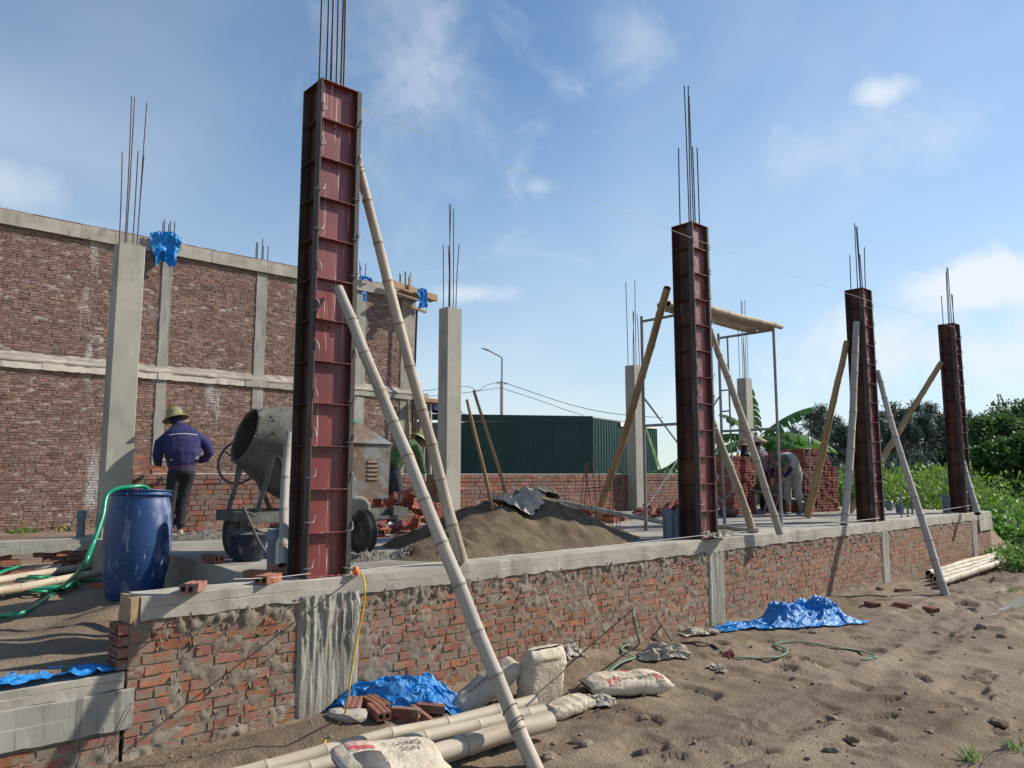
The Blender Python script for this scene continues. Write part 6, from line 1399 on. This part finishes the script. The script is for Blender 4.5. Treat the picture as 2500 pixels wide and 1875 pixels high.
# ------------------------------------------------------------------ tarps and bags in front of the wall
def crumple(name, cx, cy, sx_, sy_, h, seed, mat, label, cat, rz=0.0, n=70, freq=3.2, wall=None):
    u = np.linspace(-1, 1, n); U, V = np.meshgrid(u, u); rad = np.hypot(U * .9, V * .9)
    o1 = 1 + .30 * (fbm(U * 1.3 + seed, V * 1.3, 3, seed) - .5) * 2
    c, s = cos(rz), sin(rz); lx = U * sx_ * o1; ly = V * sy_ * o1
    jx = .09 * (fbm(U * 4, V * 4, 3, seed + 3) - .5); jy = .09 * (fbm(U * 4, V * 4, 3, seed + 4) - .5)
    X = cx + c * (lx + jx) - s * (ly + jy); Y = cy + s * (lx + jx) + c * (ly + jy)
    env = sst(1.02, .45, np.maximum(np.abs(U), np.abs(V)))
    body = .35 + .9 * fbm(U * 1.6 + 3, V * 1.6, 3, seed + 7)
    rg = ridg(U * freq + 1.1 * fbm(U * 3, V * 3, 2, seed), V * freq * .8 + .8 * fbm(U * 2, V * 4, 2, seed + 9), 5, seed + 1) ** 1.6
    Z = gz(X, np.minimum(Y, WY - .05)) + .012 + h * env * (.75 * body + .55 * rg) + .02 * rg
    if wall is not None: Y = np.minimum(Y, wall)
    o = MB().grid(X, Y, Z, sm=False).build(name, mat); return tag(o, label, cat, kind='thing')
q = gp(1975, 1525); crumple('blue_tarp', q.x + .05, q.y + .08, .70, .34, .21, 5, 'tarp', 'big crumpled bright blue tarp on the mud against the foundation wall', 'tarp', radians(-30), 90, 3.4, WY - .04)
q = gp(1835, 1532); crumple('blue_tarp', q.x, q.y + .02, .42, .13, .04, 9, 'tarp', 'flat trailing end of the big blue tarp near the second post', 'tarp', radians(-25), 40, 2.5, WY - .04)
q = gp(985, 1725); crumple('blue_tarp', q.x, q.y + .10, .55, .16, .15, 15, 'tarp', 'crumpled blue tarp over bricks at the foot of the wall near the first post', 'tarp', radians(-40), 80, 3.0, WY - .045)
q = pz(95, 1672, -.45); u = np.linspace(-1, 1, 50); v = np.linspace(-1, 1, 16); U, V = np.meshgrid(u, v)
X = q.x + .02 + U * .48 ; Y = WY + .10 + V * .11 + .03 * (fbm(U * 3, V * 3, 3, 4) - .5); Z = -.462 + .05 * ridg(U * 4, V * 2, 3, 6) ** 2 * sst(1, .6, np.abs(U)) + .012
tag(MB().grid(X, Y, Z, sm=False).build('blue_tarp', 'tarp'), 'strip of blue plastic lying on the low ground beam at the left edge', 'tarp')
def bag(P, L, W, H, rot, label, seed, red=(), txt=None, open_end=False, mat='bag_paper'):
    """a paper cement bag: pinched pillow with creases; printed blocks are child patches following its skin"""
    n, k = 46, 34; u = np.linspace(-1, 1, n); a = np.linspace(0, 2 * pi, k + 1); U, A = np.meshgrid(u, a)
    prof = (1 - np.abs(U) ** 5) ** .5 * .92 + .08
    fl_ = np.sign(np.cos(A)) * np.abs(np.cos(A)) ** .55; fh = np.sign(np.sin(A)) * np.abs(np.sin(A)) ** .8
    def skin(U, A, off=0.0):
        prof = (1 - np.abs(U) ** 5) ** .5 * .9 + .1 * (1 - 0 * U)
        fl_ = np.sign(np.cos(A)) * np.abs(np.cos(A)) ** .55; fh = np.sign(np.sin(A)) * np.abs(np.sin(A)) ** .8
        cr_ = 1 + .42 * (ridg(U * 2.6 + seed + .6 * fbm(U * 2, A, 2, seed), np.abs(A - pi) * 1.3, 5, seed) - .6) + .5 * (fbm(U * 1.6, np.abs(A - pi) * .8, 3, seed + 3) - .5)
        x = U * L / 2 * (1 + .16 * (fbm(np.abs(A - pi) * 1.5, A * 0, 2, seed) - .5)); y = fl_ * W / 2 * (.80 + .20 * prof) * (1 + .12 * (cr_ - 1) + .14 * (fbm(U * 2.2, U * 0, 2, seed + 8) - .5)); z = fh * H / 2 * prof * cr_
        z = z + off * np.sign(fh); return x, y, np.maximum(z, -H / 2 * .8)
    x, y, z = skin(U, A)
    mb = MB(); mb.grid(x, y, z, sm=True)
    o = mb.build('cement_bag', [mat]); o.location = P; o.rotation_euler = rot; tag(o, label, 'cement bag', 'used cement bags by the wall')
    for (u0, u1, a0, a1, mt) in red:
        uu, aa = np.meshgrid(np.linspace(u0, u1, 14), np.linspace(a0, a1, 12)); x, y, z = skin(uu, aa, .0); cen = np.stack([x * 0, y, z], -1); nr = np.linalg.norm(cen, axis=-1, keepdims=True) + 1e-6; d = cen / nr * .003
        m2 = MB().grid(x, y + d[..., 1], z + d[..., 2], sm=True); m2.build('print_block', mt, o)
    if txt:
        for (s, u0, av, size, flip) in txt:
            cu = bpy.data.curves.new('t', 'FONT'); cu.body = s; cu.size = size; cu.align_x = 'CENTER'; cu.resolution_u = 2
            to = bpy.data.objects.new('t', cu); COL.objects.link(to); dg = bpy.context.evaluated_depsgraph_get(); me = bpy.data.meshes.new_from_object(to.evaluated_get(dg)); bpy.data.objects.remove(to)
            co = np.empty(len(me.vertices) * 3); me.vertices.foreach_get('co', co); co = co.reshape(-1, 3)
            tx, ty = co[:, 0] * flip, co[:, 1] * flip
            uu = u0 + tx / (L / 2); f_ = np.clip((av + ty) / (W / 2 * .95), -.98, .98); aa = np.arccos(np.sign(f_) * np.abs(f_) ** (1 / .55)); x, y, z = skin(uu, aa)
            me.vertices.foreach_set('co', np.stack([x, av + ty, z + .007], -1).ravel()); me.materials.clear(); me.materials.append(MATS['ink']); me.update()
            t = bpy.data.objects.new('lettering', me); link(t, o)
    return o
yaw = lambda deg: math.atan2(RGT.y, RGT.x) + radians(deg)
q = gp(1528, 1688, .07); bag(q, .72, .40, .15, (0, 0, yaw(14)), 'flattened lettered cement bag lying alone on the sand', 3, red=[(.58, .80, 1.75, 2.6, 'bag_red'), (-.60, -.32, 1.9, 2.7, 'bag_red'), (-.3, .25, .75, 1.2, 'bag_red')], txt=[('LONG SON', .18, -.09, .088, -1)])
q = gp(1322, 1712, .20); bag(q, .48, .40, .24, (radians(8), radians(-74), yaw(-58)), 'bulging pale cement bag standing upright against the sand by the wall', 7, red=[(-.2, .15, 1.9, 2.5, 'bag_red'), (.5, .9, -.6, -.1, 'bag_red')])
q = gp(1180, 1722, .12); bag(q, .66, .30, .16, (radians(5), radians(-34), yaw(20)), 'slim cement bag leaning behind the big bamboo prop with red stripe', 11, red=[(-.35, -.05, -1.6, .2, 'bag_red'), (.55, .85, -1.3, 1.2, 'bag_red')], txt=[('LONG SON', .2, -.05, .06, 1)])
q = gp(1385, 1740, .05); bag(q, .40, .26, .10, (0, radians(-8), yaw(30)), 'crushed end of a cement bag beside the cut bamboo ends', 13, red=[(.6, .9, -1.2, 1.2, 'bag_red')])
q = pz(955, 1858, -.80); bag(q, .62, .40, .10, (radians(10), radians(4), yaw(30)), 'cement bag with dark and red print draped over the foreground bamboos', 17, red=[(-.75, -.25, .5, 1.5, 'bag_red'), (-.95, -.5, -.4, .45, 'bag_dark'), (-.72, -.2, 1.55, 2.2, 'bag_dark')], txt=[('LONG', .38, .06, .06, 1), ('SON', .38, .0, .06, 1)])
GS = 'scraps of cement paper on the mud'
for k, (px, py, s1, s2, h, mt, lb) in enumerate([(1628, 1607, .26, .12, .12, 'paper_scrap', 'crumpled pale paper scrap standing on the mud below the hose loop'), (1450, 1725, .16, .09, .06, 'paper_scrap', 'grey paper scrap in front of the lettered cement bag'), (1710, 1552, .24, .10, .06, 'paper_scrap', 'torn woven scrap at the foot of the second post'), (1755, 1632, .09, .05, .04, 'paper_scrap', 'tiny grey scrap with a stick on the mud'), (1395, 1635, .12, .06, .05, 'stone', 'pale splinter of paper on the sand mound by the wall'), (945, 1690, .2, .1, .12, 'bag_paper', 'torn paper end sticking out behind the near blue tarp')]):
    q = gp(px, py); crumple('paper_scrap', q.x, q.y, s1, s2, h, 20 + k, mt, lb, 'paper', yaw(10 * k), 26, 1.6, WY - .05)
q = gp(848, 1752); 
def rock(name, P, d, rz, seed, mat, label, cat, group=None):
    r = random.Random(seed); bm = bmesh.new(); bmesh.ops.create_icosphere(bm, subdivisions=2, radius=1)
    for v in bm.verts: v.co = Vector((v.co.x * d[0], v.co.y * d[1], max(-.6, min(.62, v.co.z)) * d[2])) * (1 + r.uniform(-.12, .12))
    me = bpy.data.meshes.new(name); bm.to_mesh(me); bm.free(); me.materials.append(MATS[mat]); o = bpy.data.objects.new(name, me); o.location = P; o.rotation_euler = (0, 0, rz); link(o); return tag(o, label, cat, group)
rock('concrete_chunk', q + Vector((0, 0, .02)), (.16, .10, .055), yaw(-12), 2, 'stone', 'flat grey concrete chunk under the yellow cord at the wall foot', 'chunk')
rr = random.Random(23)
clod_me = []
for k in range(7):
    bm = bmesh.new(); bmesh.ops.create_icosphere(bm, subdivisions=2, radius=1); r_ = random.Random(k)
    for v in bm.verts: v.co *= 1 + r_.uniform(-.3, .25)
    me = bpy.data.meshes.new('clod'); bm.to_mesh(me); bm.free(); me.materials.append(MATS['clod']); clod_me.append(me)
cl = MB()                                                        # countless clods and pebbles on the mud
for k in range(500):
    px = rr.uniform(350, 2500); py = rr.uniform(1400, 1875) ; z = -1.03; p = pz(px, py, z)
    if p.y > WY - .06 or p.y < 1 or p.x > 17: continue
    p.z = g1(p.x, p.y); s = rr.choice((.006, .008, .01, .013, .018)) * (1.6 if p.x > 9 else 1.0) * (2.0 if rr.random() < .03 else 1); R3 = Euler((rr.uniform(0, 3), rr.uniform(0, 3), rr.uniform(0, 3))).to_matrix(); cl.box(p, (s * 2, s * 1.5, s * 1.2), R3, 0, s * .4, rr)
tag(cl.build('mud_clods', 'clod'), 'small clods and pebbles scattered over the mud', 'clods', kind='stuff')
for k, (px, py, s) in enumerate([(1890, 1620, .04), (2035, 1760, .07), (2030, 1835, .06), (2270, 1785, .05), (2440, 1765, .07), (2080, 1805, .05), (1570, 1755, .05), (2330, 1550, .06), (2375, 1490, .07), (2400, 1530, .08), (1340, 1850, .06), (1985, 1545, .05), (2150, 1440, .08), (1430, 1820, .06)]):
    q = gp(px, py); o = bpy.data.objects.new('mud_clod', clod_me[k % 7]); o.location = q; o.scale = (s, s * .8, s * .55); o.rotation_euler = (0, 0, k); link(o)
    tag(o, 'larger dark mud clod lying on the path', 'clod', 'larger mud clods on the path')
for k, (px, py, n, lb) in enumerate([(2375, 1855, 30, 'small grass tuft at the bottom right corner'), (2480, 1830, 22, 'grass tuft cut by the right edge near the bottom'), (2470, 1445, 30, 'grass tuft beside the puddle at the right')]):
    q = gp(px, py); r_ = random.Random(k); mb = MB()
    for j in range(n):
        d = Vector((r_.uniform(-1, 1), r_.uniform(-1, 1), r_.uniform(.4, 1.4))); leafquad(mb, Vector((r_.uniform(-.05, .05), r_.uniform(-.05, .05), -.01)), d, rv(r_), r_.uniform(.06, .14), .012)
    o = mb.build('grass_tuft', 'leaf_field'); o.location = q; tag(o, lb, 'grass', 'grass tufts on the mud')
for k, (px, py, n, lb) in enumerate([(140, 1290, 46, 'weedy tuft at the foot of the tall building near the grey pipe'), (55, 1300, 34, 'weedy tuft at the foot of the tall building at the left edge'), (160, 1298, 30, 'yellowish weed beside the back ring beam')]):
    q = pz(px, py, -.42); r_ = random.Random(k + 9); mb = MB()
    for j in range(n):
        d = Vector((r_.uniform(-1, 1), r_.uniform(-1, 1), r_.uniform(.3, 1.2))); leafquad(mb, Vector((r_.uniform(-.25, .25), r_.uniform(-.2, .2), 0)), d, rv(r_), r_.uniform(.1, .26), .04)
    o = mb.build('weed', 'leaf_bush' if k != 2 else 'leaf_dry'); o.location = q; o.location.z = g1(q.x, q.y); tag(o, lb, 'weed', 'weeds at the foot of the building')

# ------------------------------------------------------------------ hoses, cords, strings
def hose(name, pts, r, mat, label, cat='hose', n=8, k=8, flat=1.0, group=None): return tag(MB().tube(smooth_path(pts, k), r, n, flat=flat).build(name, mat), label, cat, group)
bl = Vector(BR.location)
def lp(px, py, dz=.018):
    z = -.4
    for _ in range(6): p = pz(px, py, z); z = g1(p.x, p.y)
    return pz(px, py, z) + Vector((0, 0, dz))
hose('green_hose', [bl + Vector((.14, -.05, H - .14)), bl + Vector((.04, -.10, H + .015)), bl + Vector((-.10, -.17, H + .035)), pd(266, 1203, 6.70), pd(250, 1262, 6.55), pd(228, 1325, 6.40), pd(196, 1392, 6.28), lp(140, 1450, .05), lp(75, 1492), lp(0, 1508), lp(-120, 1500)], .019, 'hose_green', 'green hose running from inside the blue barrel down across the ground')
rr = random.Random(8); pts = []
for k in range(64):
    t = k / 63 * 5.2 * 2 * pi; px = 70 + (105 + 16 * rr.uniform(-1, 1)) * cos(t) + 6 * sin(t * .37); py = 1432 + 17 * sin(t) + 4 * rr.uniform(-1, 1); pts.append(lp(px, py, .015 + .03 * rr.random()))
hose('green_hose', pts, .016, 'hose_green', 'coil of green hose under the bamboo poles left of the barrel', k=5)
hose('green_hose', [lp(165, 1424), lp(200, 1422), lp(240, 1420), lp(275, 1423)], .015, 'hose_green', 'short stretch of green hose between coil and barrel')
hose('green_hose', [pz(-40, 1420, -.30), pz(0, 1398, -.30), pz(45, 1382, -.31), pz(25, 1378, -.32), pz(-20, 1382, -.34)], .018, 'hose_green', 'thick loop of green hose over the old bamboo at the left edge')
hose('yellow_cord', [Vector((C1.x + CW + .03, WY - .05, .035)), pz(880, 1395, .02), pd(890, 1425, 5.35), pd(888, 1480, 5.3), pd(872, 1560, 5.25), pd(858, 1640, 5.2), pd(850, 1700, 5.18), gp(838, 1760, .03), gp(800, 1808, .02), gp(778, 1850, .02), gp(765, 1890, .02)], .0065, 'cord_yellow', 'yellow electric cord hanging from the wall cap to the foreground', 'cord', 6)
pg = empty('cord_plug', (C1.x + CW + .035, WY - .045, .035)); tag(pg, 'orange plug connector at the foot of the nearest steel form', 'plug')
MB().lathe([(.001, -.035), (.02, -.03), (.026, 0), (.022, .03), (.001, .038)], 14).build('body', 'plug_orange', pg); MB().lathe([(.028, -.008), (.031, 0), (.028, .008)], 14).build('collar', 'plug_orange', pg)
hose('flat_hose', [gp(1478, 1652, .02), gp(1510, 1630, .04), gp(1550, 1612, .03)], .022, 'hose_flat', 'short length of flattened green hose above the lettered bag', flat=.35)
hose('flat_hose', [gp(1553, 1610, .02), gp(1520, 1595, .02), gp(1525, 1583, .03), gp(1560, 1585, .05), gp(1548, 1560, .16), gp(1553, 1535, .26), gp(1570, 1527, .30), gp(1600, 1545, .2), gp(1640, 1572, .03)], .013, 'hose_flat', 'green hose looping up against the foundation wall', flat=.6)
hose('dark_hose', [gp(1660, 1572, .01), gp(1710, 1570, .01), gp(1745, 1580, .01), gp(1772, 1605, .01)], .020, 'hose_dark', 'dark hose running to the red-taped joint on the mud', flat=.5)
hose('flat_hose', [gp(1795, 1606, .01), gp(1850, 1610, .01), gp(1890, 1608, .01), gp(1915, 1600, .015), gp(1920, 1590, .02), gp(1892, 1577, .02), gp(1930, 1571, .02), gp(1980, 1572, .01), gp(2040, 1582, .01), gp(2100, 1592, .01), gp(2137, 1603, .01), gp(2128, 1609, .01), gp(2105, 1613, .01)], .018, 'hose_flat', 'flattened green hose winding away right from the red-taped joint', flat=.4)
q = gp(1780, 1606); crumple('tape_joint', q.x, q.y, .05, .035, .05, 3, 'rag_red', 'red taped joint between dark and green hose on the mud', 'tape', 0, 18, 2)
sy_ = WY - .035
def string(a, b, label, r=.003, sag=.01):
    a = Vector(a); b = Vector(b); hose('string_line', [a, a.lerp(b, .5) - Vector((0, 0, sag)), b], r, 'string', label, 'string', 5, 6, group='mason string lines')
string((C1.x - .6, sy_, .062), (C1.x, sy_, .05), 'string line over the cap left of the nearest form')
string((C1.x + CW, sy_, .04), (C2.x, sy_, .06), 'string line along the cap between the first and second forms', .0035)
string((C2.x + CW, sy_, .06), (C3.x, sy_, .07), 'string line along the cap between the second and third forms', .004)
string((C3.x + CW, sy_, .07), (C4.x, sy_, .16), 'string line along the cap between the third and fourth forms', .004)
string((3.2, 11.05, .82), (18.5, 11.05, .83), 'string line along the top of the low back wall', .005)
string((C1.x + CW, C1.y, 3.95), (C4.x, C4.y, 4.0), 'thin wire running across the sky from the nearest to the farthest form', .0022, .12)
q = pz(1722, 1312, 0); o = sheet('woven_sack', (C2.x + .22, C2.y - .09, .02), .24, .10, .10, 31, 'paper_scrap', 'torn woven sack wrapped at the foot of the second steel form', 'sack', 30, 2.5)
wires = MB()
WS = empty('binding_wires', (WX0, WY, -1)); tag(WS, 'rusty binding wires poking out of the foundation wall', 'wire'); rr = random.Random(51)
for k, (px, py, L) in enumerate([(405, 1520, .28), (385, 1550, .2), (600, 1500, .25), (640, 1560, .3), (318, 1718, .25), (325, 1760, .22), (700, 1480, .2), (560, 1720, .3), (250, 1780, .25), (690, 1580, .22), (830, 1500, .15), (810, 1460, .2), (1050, 1440, .2), (1075, 1430, .15), (1690, 1420, .2), (1780, 1450, .2)]):
    p = py_(px, py, WY - .012); a = rr.uniform(-2.6, -1.9); e = p + Vector((cos(a) * L, -.03 * rr.random(), sin(a) * L * .8)); o = MB().tube(smooth_path([p + Vector((0, .02, 0)), p - Vector((0, .03, 0)), p.lerp(e, .5) - Vector((0, .015, 0)), e], 3), .0025, 5).build('wire', 'wire_tie', WS); o.location = -Vector(WS.location)
